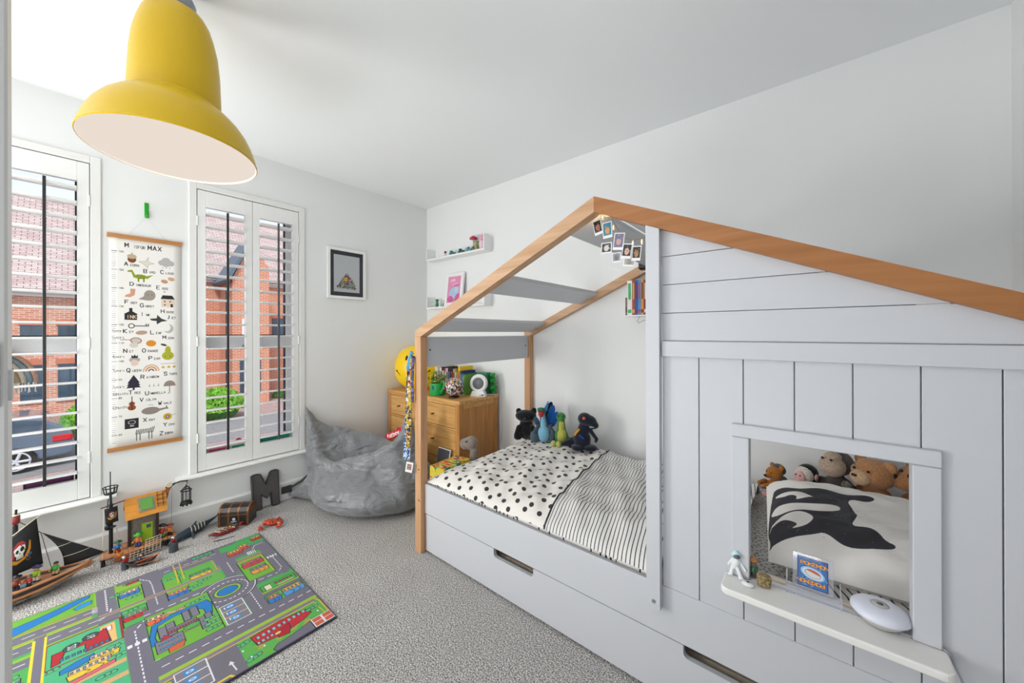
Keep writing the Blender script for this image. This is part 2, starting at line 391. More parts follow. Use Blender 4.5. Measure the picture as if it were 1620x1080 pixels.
# window cases: architrave, reveals, sash, glass, sill board
GLASS = bpy.data.materials.new('window_glass'); GLASS.use_nodes = True
n_ = GLASS.node_tree.nodes; L_ = GLASS.node_tree.links; n_.remove(n_['Principled BSDF'])
ts = n_.new('ShaderNodeBsdfTransparent'); gl = n_.new('ShaderNodeBsdfGlossy'); gl.inputs['Roughness'].default_value = .02
fr = n_.new('ShaderNodeFresnel'); fr.inputs['IOR'].default_value = 1.4; mx = n_.new('ShaderNodeMixShader')
mth = n_.new('ShaderNodeMath'); mth.operation = 'MULTIPLY'; mth.inputs[1].default_value = .6
L_.new(fr.outputs[0], mth.inputs[0]); L_.new(mth.outputs[0], mx.inputs[0]); L_.new(ts.outputs[0], mx.inputs[1]); L_.new(gl.outputs[0], mx.inputs[2]); L_.new(mx.outputs[0], n_['Material Output'].inputs[0])
UPVC = mat('white_window_frame', s2l('#f2f3f4'), .3, bump=(100, .02, .001))
GASK = flat('#2c3038', .5)
for wi, (y0, y1) in enumerate((W1, W2)):
    wn = link(f'window_{wi+1}', None); wn.location = (XW, (y0+y1)/2, WZ[0]); wn['kind'] = 'structure'
    mb = MB(); o = .038
    mb.box((XW-.03, y0-o, WZ[0]), (XW+.012, y0, WZ[1]+o), .003); mb.box((XW-.03, y1, WZ[0]), (XW+.012, y1+o, WZ[1]+o), .003)
    mb.box((XW-.03, y0, WZ[1]), (XW+.012, y1, WZ[1]+o), .003); obj('architrave', mb, TRIM, wn, world=True)
    xg = XW - .15
    mb = MB()
    for a, b in (((y0, WZ[0]), (y0+.045, WZ[1])), ((y1-.045, WZ[0]), (y1, WZ[1])), ((y0+.045, WZ[0]), (y1-.045, WZ[0]+.06)), ((y0+.045, WZ[1]-.05), (y1-.045, WZ[1])), ((y0+.045, 1.10), (y1-.045, 1.185))):
        mb.box((xg-.03, a[0], a[1]), (xg+.03, b[0], b[1]), .004)
    obj('window_frame', mb, UPVC, wn, world=True)
    mb = MB()
    for z0, z1 in ((WZ[0]+.06, 1.10), (1.185, WZ[1]-.05)):
        for a, b in (((y0+.045, z0), (y0+.052, z1)), ((y1-.052, z0), (y1-.045, z1)), ((y0+.045, z0), (y1-.045, z0+.006)), ((y0+.045, z1-.006), (y1-.045, z1))):
            mb.box((xg-.012, a[0], a[1]), (xg+.012, b[0], b[1]))
    obj('gasket', mb, GASK, wn, world=True)
    mb = MB(); mb.box((xg-.002, y0+.045, WZ[0]+.06), (xg+.002, y1-.045, 1.10)); obj('glass_pane', mb, GLASS, wn, world=True)
    mb = MB(); mb.box((xg-.002, y0+.045, 1.185), (xg+.002, y1-.045, WZ[1]-.05)); obj('glass_pane', mb, GLASS, wn, world=True)
    mb = MB(); mb.box((xg-.015, (y0+y1)/2-.03, 1.105), (xg+.05, (y0+y1)/2+.03, 1.12), .003); obj('sash_catch', mb, STEEL, wn, world=True)
    mb = MB(); ya, yb = y0-.10, y1+.09
    pr = [(XW-.15, .335), (XW+.045, .335), (XW+.055, .331), (XW+.059, .323), (XW+.055, .315), (XW+.045, .311), (XW-.15, .311)]
    mb.prism(pr, ya, yb, 'xz'); obj('sill_board', mb, TRIM, wn, world=True)

# plantation shutters: one thing per window, panels with louvres
def shutter(y0, y1, label):
    yc = (y0+y1)/2
    t = thing('window_shutter', label, 'shutter', (XW, yc, WZ[0]+.002))
    for pi, (a, b) in enumerate(((y0+.003, yc-.001), (yc+.001, y1-.003))):
        mb = MB(); x0, x1 = XW-.022, XW+.008; st = .041
        mb.box((x0, a, WZ[0]+.004), (x1, a+st, WZ[1]-.004), .002); mb.box((x0, b-st, WZ[0]+.004), (x1, b, WZ[1]-.004), .002)
        mb.box((x0, a+st, WZ[0]+.004), (x1, b-st, .440), .002); mb.box((x0, a+st, 1.995), (x1, b-st, WZ[1]-.004), .002)
        obj('panel_frame', mb, SHUT, t, world=True)
        n = 20; pitch = (1.995-.440)/n
        me = None
        for i in range(n):
            z = .440 + pitch*(i+.5); 
            if me is None:
                m2 = MB(); L = (b-st-.002)-(a+st+.002)
                pts = [(.0445*math.cos(2*PI*k/14), .0062*math.sin(2*PI*k/14)) for k in range(14)]
                m2.prism(pts, -L/2, L/2, 'xz'); me = m2.mesh('louvre', [SHUT])
            o = link('louvre', me, t); o.location = (-.007, (a+b)/2-yc, z-(WZ[0]+.002)); o.rotation_euler = (0, R_(-3), 0)
        mb = MB(); yr = (a+b)/2
        mb.box((XW+.040, yr-.0055, .452), (XW+.050, yr+.0055, 1.975), .001)
        obj('tilt_rod', mb, flat('#1b1b1e', .4) if not (pi == 1 and y0 > 0) else flat('#4a4b4f', .4), t, world=True, label='dark tilt rod')
        for z in (.55, 1.15, 1.9):
            yy = a if pi == 0 else b
            mb = MB(); mb.cyl((XW+.011, yy-.001, z-.03), (XW+.011, yy-.001, z+.03), .005, 8); obj('hinge', mb, TRIM, t, world=True)
    return t
shutter(*W1, 'white louvred shutter pair at the left edge of the picture, beside the growth chart')
shutter(*W2, 'white louvred shutter pair between the growth chart and the framed print')

# ================================================================ BED
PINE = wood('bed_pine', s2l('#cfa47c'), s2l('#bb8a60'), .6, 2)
PINE_LIT = wood('bed_pine_lit', s2l('#caa381'), s2l('#b68c66'), .6, 0)  # left rafters: window glare put into the colour as a paler tone
PINE_SHADED = wood('bed_pine_shaded', s2l('#ab7344'), s2l('#96602f'), .6, 0)  # right rafters: weaker light put into the colour as a darker tone
bed = thing('house_bed', 'white and pine house-shaped cabin bed with gabled frame and window opening', 'bed', (-.6, 1.72, 0))
B = lambda name, mb, m, **k: obj(name, mb, m, bed, world=True, **k)
XL, XRt = -1.690, .476; XM = -.607; ZE, ZR = 1.209, 1.693; SL = (ZR-ZE)/(XM-XL)
YF, YB = 1.200, 2.190
# posts
for y in (YF, YB):
    for x in (XL, XRt-.052):
        mb = MB(); zt = 1.180
        mb.box((x, y, .0), (x+.052, y+.046, zt), .002); B('post', mb, PINE, label='natural pine corner post')
for y in (YF, YB):
    th = .057
    for sgn in (-1, 1):
        mb = MB()
        if sgn < 0:
            pts = [(XL, ZE-.029), (XL, ZE), (XM, ZR), (XM, ZR-th), (XL+.052, ZE-.029)]
        else:
            xr = 2*XM - XL
            pts = [(xr, ZE-.029), (xr, ZE), (XM+.0008, ZR), (XM+.0008, ZR-th), (xr-.052, ZE-.029)]
        mb.prism(pts, y, y+.046, 'xz'); B('rafter', mb, PINE_LIT if sgn < 0 else PINE_SHADED, label='natural pine rafter, window light put into its paler colour' if sgn < 0 else 'pine rafter, shade put into its darker colour')
# roof slats under the rafters: (distance along the left slope from eave, width)
def roofslat(s0, s1, side=-1):
    mb = MB(); dx = XM - XL
    def P(s, off):
        x = XL + dx*s; z = ZE + (ZR-ZE)*s - off
        return (x, z) if side < 0 else (2*XM - x, z)
    pts = [P(s0, .012), P(s1, .012), P(s1, .030), P(s0, .030)]
    mb.prism(pts, YF+.046, YB+.0, 'xz'); B('roof_slat', mb, BEDW, label='white roof slat')
    for y in (YF+.075, YB-.03):
        m2 = MB(); u, z = P((s0+s1)/2, .031); m2.cyl((u, y, z), (u, y, z+.004), .005, 10); B('screw', m2, DARK)
roofslat(.055, .175); roofslat(.44, .56); roofslat(.86, .985); roofslat(.86, .985, 1); roofslat(.44, .56, 1)
# head boards between left posts (upper guard and low end)
mb = MB(); mb.box((XL+.018, YF+.046, 1.01), (XL+.038, YB, 1.178), .002); B('end_rail', mb, BEDW, label='white upper end rail')
for y in (YF+.075, YB-.035):
    mb = MB(); mb.cyl((XL+.038, y, 1.105), (XL+.040, y, 1.105), .005, 10); B('screw', mb, DARK)
mb = MB(); mb.box((XL+.018, YF+.046, .20), (XL+.04, YB, .373), .002); B('end_board', mb, BEDW)
mb = MB(); mb.box((XRt-.04, YF+.046, .20), (XRt-.018, YB, 1.10), .002); B('end_board', mb, BEDW)
mb = MB(); mb.box((XL+.052, YB+.01, .20), (XRt-.052, YB+.032, .405), .002); B('back_board', mb, BEDW)
mb = MB(); mb.box((XL+.052, YF+.046, .215), (XRt-.04, YB, .235)); B('slat_base', mb, BEDW)
# side board
YP = 1.226
mb = MB(); mb.box((XL+.052, YP, .212), (XRt-.02, YP+.020, .373), .0025); B('side_board', mb, BEDW)
# drawer with two rounded notches
def notch_poly():
    z1 = .2085; pts = [(XL+.056, .012), (XRt-.056, .012), (XRt-.056, z1)]
    for xa, xb in ((-.090, -.316), (-.905, -1.130)):
        pts.append((xa, z1))
        for k in range(6): a = -R_(90*k/5); pts.append((xa-.016+.016*math.cos(a), z1-.022+.016*math.sin(a)))
        for k in range(6): a = -R_(90+90*k/5); pts.append((xb+.016+.016*math.cos(a), z1-.022+.016*math.sin(a)))
        pts.append((xb, z1))
    pts.append((XL+.056, z1)); return pts
mb = MB(); mb.prism(notch_poly(), YP+.004, YP+.022, 'xz'); dr = B('drawer', mb, BEDW)
mb = MB(); mb.box((XL+.08, YP+.03, .03), (XRt-.08, YB-.05, .045)); mb.box((XL+.08, YP+.05, .045), (XRt-.08, YP+.058, .165)); obj('drawer_box', mb, mat('drawer_ply', s2l('#b9aa98'), .7, noise=(20, .15)), bed, world=True)
# things in the drawer seen through the notches
for i, (x, c) in enumerate([(-1.07, '#8c6a52'), (-.98, '#d8d2c4'), (-.27, '#a58a70'), (-.19, '#e2dccd'), (-.12, '#cfc7b4')]):
    mb = MB(); mb.box((-.045, -.12, 0), (.04, .12, .035 + .01*(i % 3)), .006)
    single('folded_blanket', ['brown folded cloth in the left drawer notch', 'cream folded cloth in the left drawer notch', 'brown folded cloth in the right drawer notch', 'cream folded cloth in the middle of the right drawer notch', 'cream folded cloth at the right end of the right drawer notch'][i], 'blanket', mb, mat('cloth_'+c, s2l(c), .9, noise=(30, .15)), (x, YP+.20, .13))
# inner mid post (white) in front of the boards
mb = MB(); xm0, xm1 = -.4215, -.3785
ztop = lambda x: ZR - SL*abs(x-XM) - .057
mb.prism([(xm0, .303), (xm1, .303), (xm1, ztop(xm1)), (xm0, ztop(xm0))], YF, YP-.0005, 'xz'); B('middle_post', mb, BEDW, label='white middle post')
mb = MB(); mb.cyl((-.398, YF-.002, .328), (-.398, YF, .328), .006, 12); B('bolt', mb, STEEL)
mb = MB(); mb.cyl((-1.655, YF-.002, .287), (-1.655, YF, .287), .006, 12); B('bolt', mb, STEEL)
mb = MB(); mb.cyl((-1.655, YF-.002, .455), (-1.655, YF, .455), .004, 12); B('bolt', mb, DARK)
# gable planks (horizontal)
zs = [1.172, 1.262, 1.354, 1.446, 1.60]
def roofx(z): return XM + (ZR - .045 - z)/SL
for i in range(4):
    z0, z1 = zs[i]+.0012, zs[i+1]-.0012
    pts = [(xm1+.001, z0), (min(roofx(z0), XRt-.03), z0)]
    if roofx(z0) > XRt-.03: pts.append((XRt-.03, min(z1, ZR-.045-SL*(XRt-.03-XM))))
    if i < 3: pts += [(min(roofx(z1), XRt-.03), z1), (xm1+.001, z1)]
    else: pts += [(xm1+.001, ztop(xm1)+.01)]
    mb = MB(); mb.prism(pts, YP, YP+.012, 'xz'); B('gable_plank', mb, BEDW)
# rail
mb = MB(); mb.box((xm1+.002, YP-.012, 1.122), (XRt-.03, YP+.006, 1.172), .002); B('rail', mb, BEDW)
# vertical wall planks, cut around the opening
OX0, OX1, OZ0, OZ1 = -.137, .175, .503, .897
xs = [xm1+.001, -.268, -.152, -.036, .078, .191, .305, XRt-.03]
for i in range(7):
    a, b = xs[i]+.0012, xs[i+1]-.0012
    z0, z1 = .3745, 1.1225
    segs = [(z0, z1)] if (b <= -.15 or a >= OX1) else [(z0, OZ0-.002), (OZ1+.002, z1)]
    for s0, s1 in segs:
        mb = MB(); mb.box((a, YP, s0), (b, YP+.012, s1), .0012); B('wall_plank', mb, BEDW)
mb = MB()
for a, b in (((xm1, .3745), (OX0-.01, 1.6)), ((OX1+.01, .3745), (XRt-.04, 1.22)), ((OX0-.01, .3745), (OX1+.01, OZ0-.01)), ((OX0-.01, OZ1+.01), (OX1+.01, 1.40))):
    if b[1] == 1.6: mb.prism([(a[0], a[1]), (b[0], a[1]), (b[0], ZR-.06-SL*(b[0]-XM)), (a[0], ZR-.06-SL*(a[0]-XM))], YP+.012, YP+.018, 'xz')
    elif b[1] == 1.40: mb.prism([(a[0], a[1]), (b[0], a[1]), (b[0], ZR-.06-SL*(b[0]-XM)), (a[0], ZR-.06-SL*(a[0]-XM))], YP+.012, YP+.018, 'xz')
    else: mb.box((a[0], YP+.012, a[1]), (b[0], YP+.018, b[1]))
B('backing_panel', mb, BEDW)
# window frame of the bed
mb = MB(); mb.box((-.180, YP-.014, .900), (.220, YP+.03, .936), .002); B('opening_frame_head', mb, BEDW)
for x0, x1 in ((-.180, -.1375), (.1755, .220)):
    mb = MB(); mb.box((x0, YP-.012, .5), (x1, YP+.03, .899), .002); B('opening_frame_jamb', mb, BEDW)
# shelf with rounded front corners
mb = MB(); pts = []; y0, y1, x0, x1, r = 1.138, YP+.032, -.198, .228, .02
for cx, cy, a0 in ((x0+r, y0+r, 180), (x1-r, y0+r, 270)):
    for k in range(7): a = R_(a0+90*k/6); pts.append((cx+r*math.cos(a), cy+r*math.sin(a)))
pts += [(x1, YP-.002), (.1745, YP-.002), (.1745, y1), (-.1365, y1), (-.1365, YP-.002), (x0, YP-.002)]
mb.prism(pts, .480, .499, 'xy'); o = B('shelf', mb, mat('white_shelf_paint', s2l('#ecebe8'), .4, bump=(100, .02, .001)))
bv = o.modifiers.new('b', 'BEVEL'); bv.width = .004; bv.segments = 2; bv.limit_method = 'ANGLE'
mb = MB(); mb.box((-.1365, YP+.033, .44), (.1745, YP+.05, .505), .002); B('inner_rail', mb, mat('pale_beech', s2l('#d8cbbd'), .5, noise=(20, .08)))

# mattress with dashed fitted sheet
def patt(name, base, ink, kind):
    m = bpy.data.materials.new(name); m.use_nodes = True; n = m.node_tree.nodes; L = m.node_tree.links; b = n['Principled BSDF']; b.inputs['Roughness'].default_value = .9; b.inputs['Sheen Weight'].default_value = .2
    t = n.new('ShaderNodeTexCoord'); mp = n.new('ShaderNodeMapping'); L.new(t.outputs['UV'], mp.inputs[0])
    if kind == 'stripe':
        sx = n.new('ShaderNodeSeparateXYZ'); L.new(mp.outputs[0], sx.inputs[0]); no = n.new('ShaderNodeTexNoise'); no.inputs['Scale'].default_value = 5; L.new(t.outputs['UV'], no.inputs[0])
        ma = n.new('ShaderNodeMath'); ma.operation = 'MULTIPLY_ADD'; ma.inputs[1].default_value = .006; L.new(no.outputs['Fac'], ma.inputs[0]); L.new(sx.outputs['X'], ma.inputs[2])
        di = n.new('ShaderNodeMath'); di.operation = 'MULTIPLY'; di.inputs[1].default_value = 1/.0152; L.new(ma.outputs[0], di.inputs[0])
        f = n.new('ShaderNodeMath'); f.operation = 'FRACT'; L.new(di.outputs[0], f.inputs[0])
        c = n.new('ShaderNodeMath'); c.operation = 'LESS_THAN'; c.inputs[1].default_value = .23; L.new(f.outputs[0], c.inputs[0])
    else:
        v = n.new('ShaderNodeTexVoronoi'); v.voronoi_dimensions = '2D'
        if kind == 'dot': mp.inputs['Scale'].default_value = (17.5, 17.5, 1); mp.inputs['Rotation'].default_value = (0, 0, .6); v.inputs['Randomness'].default_value = .42; th = .205
        else: mp.inputs['Scale'].default_value = (52, 88, 1); mp.inputs['Rotation'].default_value = (0, 0, .5); v.inputs['Randomness'].default_value = .75; th = .21
        v.inputs['Scale'].default_value = 1; L.new(mp.outputs[0], v.inputs['Vector'])
        c = n.new('ShaderNodeMath'); c.operation = 'LESS_THAN'; c.inputs[1].default_value = th; L.new(v.outputs['Distance'], c.inputs[0])
    mx = n.new('ShaderNodeMixRGB'); mx.inputs[1].default_value = (*s2l(base), 1); mx.inputs[2].default_value = (*s2l(ink), 1)
    L.new(c.outputs[0], mx.inputs[0]); L.new(mx.outputs[0], b.inputs['Base Color'])
    no2 = n.new('ShaderNodeTexNoise'); no2.inputs['Scale'].default_value = 25; L.new(t.outputs['Object'], no2.inputs[0])
    bp = n.new('ShaderNodeBump'); bp.inputs['Strength'].default_value = .25; bp.inputs['Distance'].default_value = .01; L.new(no2.outputs['Fac'], bp.inputs['Height']); L.new(bp.outputs[0], b.inputs['Normal'])
    return m
DOTS = patt('dotted_cotton', '#e8e4de', '#2b2a2c', 'dot'); STRIPE = patt('striped_cotton', '#e3e1de', '#2e2d31', 'stripe'); DASH = patt('dashed_cotton', '#e6e3df', '#232326', 'dash')
mt = MB(); mt.box((XL+.045, YF+.052, .237), (XRt-.045, YB-.003, .400), .02)
me = mt.mesh('mattress', [DASH]); uv_planar(me, lambda c: (c.x, c.y)); o = link('mattress', me); o['label'] = 'mattress in a white sheet with small black dashes on the house bed'; o['category'] = 'mattress'
# duvet: one thing, dotted part and striped part
def h2(x, y):
    # puffed height over the bed, y from 1.235 (front) to 2.16 (back)
    f = min(1, max(0, (y-1.232)/.20)); bk = min(1, max(0, (2.178-y)/.10)); lf = min(1, max(0, (x+1.635)/.27))
    s = math.sqrt(max(0, 1-(1-f)**2)) * math.sqrt(max(0, 1-(1-bk)**2)) * math.sqrt(max(0, 1-(1-lf)**2))
    w = .006*math.sin(23*x+9*y+2*math.sin(5*y)) + .005*math.sin(37*y-11*x+1.7*math.sin(9*x)) + .0035*math.sin(61*x+31*y) + .0025*math.sin(47*(x-y)+3*math.sin(11*y))
    big = .012*math.sin(4.2*x+1.0)*math.sin(3.1*y) + .012*math.exp(-((x+1.25)**2+(y-1.75)**2)/.06)
    return .378 + s*(.088+big+w)
dv = thing('duvet', 'puffed duvet, white with black dots at the left and narrow black stripes at the right', 'duvet', (-1.1, 1.7, .4))
def duvet_mesh(x_of, nu, nv, m):
    mb = MB()
    mb.grid(nu, nv, lambda u, v: (lambda y: (x_of(u, y), y, h2(x_of(u, y), y)))(1.234+v*.944))
    me = mb.mesh('cover', [m]); co_ = [Vector(v) for v in mb.v]; acc = [0.0]*len(co_); ax_ = [0.0]*len(co_)
    for j in range(nv+1):
        for i in range(nu+1):
            k = j*(nu+1)+i
            if j: acc[k] = acc[k-nu-1] + (co_[k]-co_[k-nu-1]).length
            ax_[k] = co_[k].x + .14*(co_[k].y-1.0)
    uv = me.uv_layers.new(name='UVMap')
    for l in me.loops: uv.data[l.index].uv = (ax_[l.vertex_index], acc[l.vertex_index])
    return me
seam = lambda y: -.822 - .14*(y-1.02)
o = obj('dotted_cover', duvet_mesh(lambda u, y: -1.632 + u*(seam(y)+1.632), 110, 110, DOTS), None, dv, world=True, label='white cotton with black dots')
o = obj('striped_cover', duvet_mesh(lambda u, y: seam(y) + u*(-.20-seam(y)), 90, 110, STRIPE), None, dv, world=True, label='white cotton with narrow black stripes')
mb = MB(); pts = [(seam(1.234+.944*i/60), 1.234+.944*i/60) for i in range(61)]
mb.tube([(x, y, h2(x, y)+.001) for x, y in pts], .004, 6); obj('piping', mb, DARK, dv, world=True, label='black piping along the stripes')
# ================================================================ PENDANT LAMP
YEL = mat('yellow_enamel', s2l('#cfab00'), .38, coat=.08, spec=.35, bump=(60, .01, .001))
lp = thing('pendant_lamp', 'giant glossy yellow pendant lamp hanging from the ceiling at top left', 'lamp', (-1.705, .228, 1.82), (R_(-.6), R_(-2.3), 0))
outer = [(.2300, .000), (.2318, .004), (.2290, .010), (.2255, .028), (.2150, .062), (.2000, .095), (.1800, .126), (.1560, .152), (.1330, .170), (.1225, .178), (.1215, .186), (.1235, .192), (.1220, .240), (.1190, .320), (.1130, .385), (.1030, .435), (.0920, .474), (.0780, .500), (.0600, .514), (.0480, .518)]
inner = [(.046, .508), (.068, .494), (.086, .462), (.098, .430), (.108, .382), (.114, .318), (.117, .240), (.117, .186), (.122, .170), (.146, .146), (.172, .119), (.193, .089), (.210, .057), (.2225, .026), (.227, .006), (.2285, .0)]
mb = MB(); mb.lathe(outer, n=72, caps=False); obj('shade', mb, YEL, lp)
LIN = mat('lamp_white_lining', s2l('#f6efe4'), .6, emit=(1, .93, .84, .25), bump=(40, .01, .001))
mb = MB(); mb.lathe(inner, n=72, caps=False); obj('shade_lining', mb, LIN, lp, label='white enamel lining')
GLOW = bpy.data.materials.new('shade_glow'); GLOW.use_nodes = True; q1 = GLOW.node_tree.nodes; q1.remove(q1['Principled BSDF']); q2 = q1.new('ShaderNodeEmission'); q2.inputs[0].default_value = (.80, .70, .615, 1); q2.inputs[1].default_value = 1.0; GLOW.node_tree.links.new(q2.outputs[0], q1['Material Output'].inputs[0])  # added glowing disc, stands in for the bright inside of the shade
mb = MB(); mb.lathe([(.0, .006), (.2262, .006), (.2262, .010), (0, .010)], n=64); obj('glow', mb, GLOW if True else mat('shade_glow', s2l('#222222'), .9, spec=.1, emit=(.92, .84, .77, 1.0), bump=(40, .01, .001)), lp, label='added warm white diffuser disc')
mb = MB(); mb.lathe([(.0, .512), (.052, .512), (.052, .55), (.042, .575), (.020, .590), (.006, .596), (0, .597)], n=32); obj('lamp_cap', mb, flat('#8f98a2', .35), lp, label='grey metal cap')
mb = MB(); mb.cyl((0, 0, .594), (-.0, 0, .602), .003, 8); obj('cord', mb, flat('#dddddd', .5), lp)

# ================================================================ GROWTH CHART
g = Img(29.6, 117.5, 11, '#ece9e5'); G = lambda y: 117.5 - (y - 1.6)
def T(s, x, y, h, **k): g.text(s, x, G(y), h, k.pop('col', '#2b2b2e'), **k)
T('M', 6.2, 8.3, 2.3, lw=.42); T('IS', 9.6, 8.3, 1.5, lw=.2, wd=.45); T('FOR', 11.4, 8.3, 1.6, lw=.2, wd=.5); T('MAX', 15.4, 8.3, 2.4, lw=.42, sp=1.5)
for i in range(0, 108):
    y = 11.1 + i*1.013; big = (i % 10 == 0)
    if y < 117.3: g.line([(1.2, G(y)), (3.1 if big else 2.7, G(y))], .34 if big else .12, '#55555a')
for i, n_s in enumerate(range(160, 50, -10)):
    T(str(n_s), 3.7, 11.5 + i*10.13, .9, lw=.14)
for s, y in (('6years', 55.6), ('5years', 59.2), ('4years', 69.8), ('3years', 77.5), ('2years', 86.5), ('18months', 90.5), ('12months', 98)): T(s, 1.4, y, 1.3, lw=.11, sp=1.15, wd=.55)
for s, x, y in (('Acorn', 6, 18.6), ('Bird', 13.6, 21.7), ('Cloud', 20.6, 21.4), ('Dinosaur', 8.2, 29.6), ('Eggs', 19, 30.6), ('Foot', 6.2, 39.8), ('Ghost', 12.2, 41.4), ('House', 20.8, 44.4), ('Ink', 12.3, 46.4), ('Jet', 23.3, 47.8),
    ('Key', 5.6, 56.1), ('Leaf', 16.4, 56.8), ('Moon', 21.5, 59.8), ('Net', 5.6, 67.1), ('Orange', 13, 67.2), ('Pear', 15.6, 71.7), ('Queen', 6.8, 78), ('Rainbow', 12.4, 82.2), ('Stars', 22, 81.2), ('Tree', 7.6, 90.5), ('Umbrella', 14.2, 91.7), ('Violin', 12, 95.2), ('Whale', 19.6, 98.2), ('Xray', 13.4, 106.9), ('Yoyo', 21.8, 111.2), ('Zebra', 20.2, 116)):
    T(s[0], x, y, 2.0, lw=.36, wd=.7); T(s[1:].upper(), x+2.3, y, 1.15, lw=.2, sp=1.4, wd=.6)
e = lambda x, y, rx, ry, c, **k: g.ell(x, G(y), rx, ry, c, **k)
e(8.9, 14.8, 1.7, 1.9, '#7d4521'); e(8.9, 13.2, 1.9, 1.3, '#b8a78e'); g.rect(8.8, G(11.9), 9.1, G(11), '#4a4038')
g.poly([(11.6, G(15.6)), (14.5, G(15)), (15.6, G(12.6)), (15.4, G(15.2)), (18, G(16)), (15.4, G(17)), (15.3, G(19)), (13.8, G(17))], '#d9d6c9', '#9a978c', .15)
for x, y, r in ((21.2, 15, 1.6), (23, 13.8, 2.0), (25, 15, 1.6), (23, 15.3, 1.9)): e(x, y, r, r, '#b3b2b0')
for x in (21.6, 23, 24.6): e(x, 17.8, .25, .5, '#b9bcbf')
g.ell(12.4, G(24.2), 2.7, 1.3, '#8d9a24'); g.poly([(7.2, G(21.2)), (9, G(20.6)), (10.2, G(23.4)), (11.6, G(24.6)), (9.6, G(25)), (8.7, G(22)), (7.2, G(22))], '#8d9a24'); g.poly([(14.5, G(23.7)), (17.6, G(22.6)), (15, G(25.3))], '#8d9a24')
for x in (11.2, 13.4): g.rect(x, G(27.1), x+.6, G(25), '#7c8a1e')
for x, y in ((11.2, 23.8), (12.6, 24), (13.6, 24.5), (12, 25)): e(x, y, .25, .25, '#2c3a18')
e(22.3, 25.9, 1.5, 1.1, '#b98f6f', rot=-15); e(25.2, 24.2, 1.5, 1.1, '#cfa27e', rot=-15)
g.poly([(8.3, G(31.3)), (10.3, G(31.3)), (10, G(34.8)), (8.3, G(36.1)), (6, G(36)), (6.6, G(34.8)), (8.3, G(34))], '#d19a80')
e(16.1, 34.5, 2.4, 3, '#9a9088'); g.poly([(13.9, G(35)), (11.4, G(37)), (15.6, G(37.6)), (18.2, G(36))], '#9a9088'); e(15.2, 34.2, .2, .2, '#222222'); e(17, 34.2, .2, .2, '#222222')
g.poly([(21.7, G(31.8)), (22.3, G(31.3)), (22.9, G(31.8)), (22.3, G(32.7))], '#d8a2a0')
g.rect(20.9, G(40.9), 26.6, G(36.1), '#e0cdbb'); g.poly([(20.6, G(36.2)), (21.5, G(34)), (25.6, G(34)), (26.8, G(36.2))], '#232326'); g.rect(24.9, G(40.9), 25.9, G(39), '#232326'); g.rect(22, G(38), 22.8, G(37.2), '#7b6a5c'); g.rect(24.4, G(38), 25.2, G(37.2), '#7b6a5c'); g.rect(22, G(40), 22.8, G(39.2), '#7b6a5c')
g.rect(6.0, G(48.8), 10.9, G(45.2), '#242428'); g.poly([(6.2, G(45.3)), (7.6, G(44.2)), (9.4, G(44.2)), (10.7, G(45.3))], '#242428'); g.rect(7.8, G(44.3), 9.1, G(42.2), '#242428'); g.text('INK', 6.8, G(48), 1.8, '#e9c9a0', .3)
g.poly([(16, G(48)), (19, G(47.6)), (19.2, G(45.6)), (21, G(47.8)), (23.6, G(49)), (21, G(49.6)), (19, G(51.2)), (18.9, G(49.2)), (16.8, G(49))], '#39393c')
g.arc(8.7, G(52.2), 1.1, 1.2, .5, '#6b625c'); g.line([(9.8, G(52.2)), (15.6, G(52.2))], .5, '#6b625c'); g.rect(14.3, G(52.1), 14.8, G(50.9), '#6b625c'); g.rect(15.2, G(52.1), 15.7, G(50.9), '#6b625c')
e(12.7, 56, 2.4, 1.2, '#b79a86', rot=6)
e(24, 53.6, 2.1, 2.7, '#b5b2ae'); e(23.2, 52.9, 1.7, 2.3, '#ece9e5')
g.line([(4.4, G(59.9)), (8.6, G(60))], .35, '#9a5a40'); e(10.5, 60.5, 2.1, 1.6, '#c9c2ba', out='#9a5a40', lw=.4, rot=-10); e(9.6, 63, 1.8, 1.5, '#cfcac2')
e(16.6, 62.2, 2.1, 1.8, '#d98a2a')
e(23.7, 69.6, 2.6, 2.5, '#a9ab2e'); e(23.7, 66.6, 1.3, 2.6, '#a9ab2e'); e(21.9, 63.2, 1.4, .6, '#3d4a32', rot=-20)
e(22.6, 70, .22, .22, '#333333'); e(24.8, 70, .22, .22, '#333333')
e(9.9, 71.3, 2.2, 1.5, '#a9a6a4'); e(9.9, 73, 1.6, 1.8, '#e0c6b6'); g.poly([(8.7, G(70.3)), (8.6, G(68.6)), (9.4, G(69.4)), (9.9, G(68.3)), (10.5, G(69.4)), (11.2, G(68.6)), (11.1, G(70.3))], '#26262a')
for r, c in ((3.5, '#cfa9a0'), (2.9, '#e8dccb'), (2.4, '#c98a4a'), (1.8, '#ece9e5'), (1.3, '#7a4a4a'), (.7, '#ece9e5')): g.ell(16.6, G(78.3), r, r*1.15, c, a0=0, a1=180)
g.line([(20.6, G(74.3)), (27, G(74.3))], .14, '#6b625c')
for x in (21.6, 24.1, 26.4):
    g.poly([(x + (1.0 if k % 2 == 0 else .45)*math.sin(PI*k/5), G(76.3) + (1.0 if k % 2 == 0 else .45)*math.cos(PI*k/5)) for k in range(10)], '#c9a23a')
for k in range(3): g.poly([(9.5, G(79.8+k*1.6)), (6.6+.2*(2-k), G(84.4+k*1.3)), (12.4-.2*(2-k), G(84.4+k*1.3))], '#2c2438')
g.rect(9.1, G(88.3), 9.9, G(86.8), '#2c2438')
for x in (15.9, 17.7, 19.6): g.poly([(x, G(85.4)), (x-.4, G(87.2)), (x+.4, G(87.2))], '#a9a6a4')
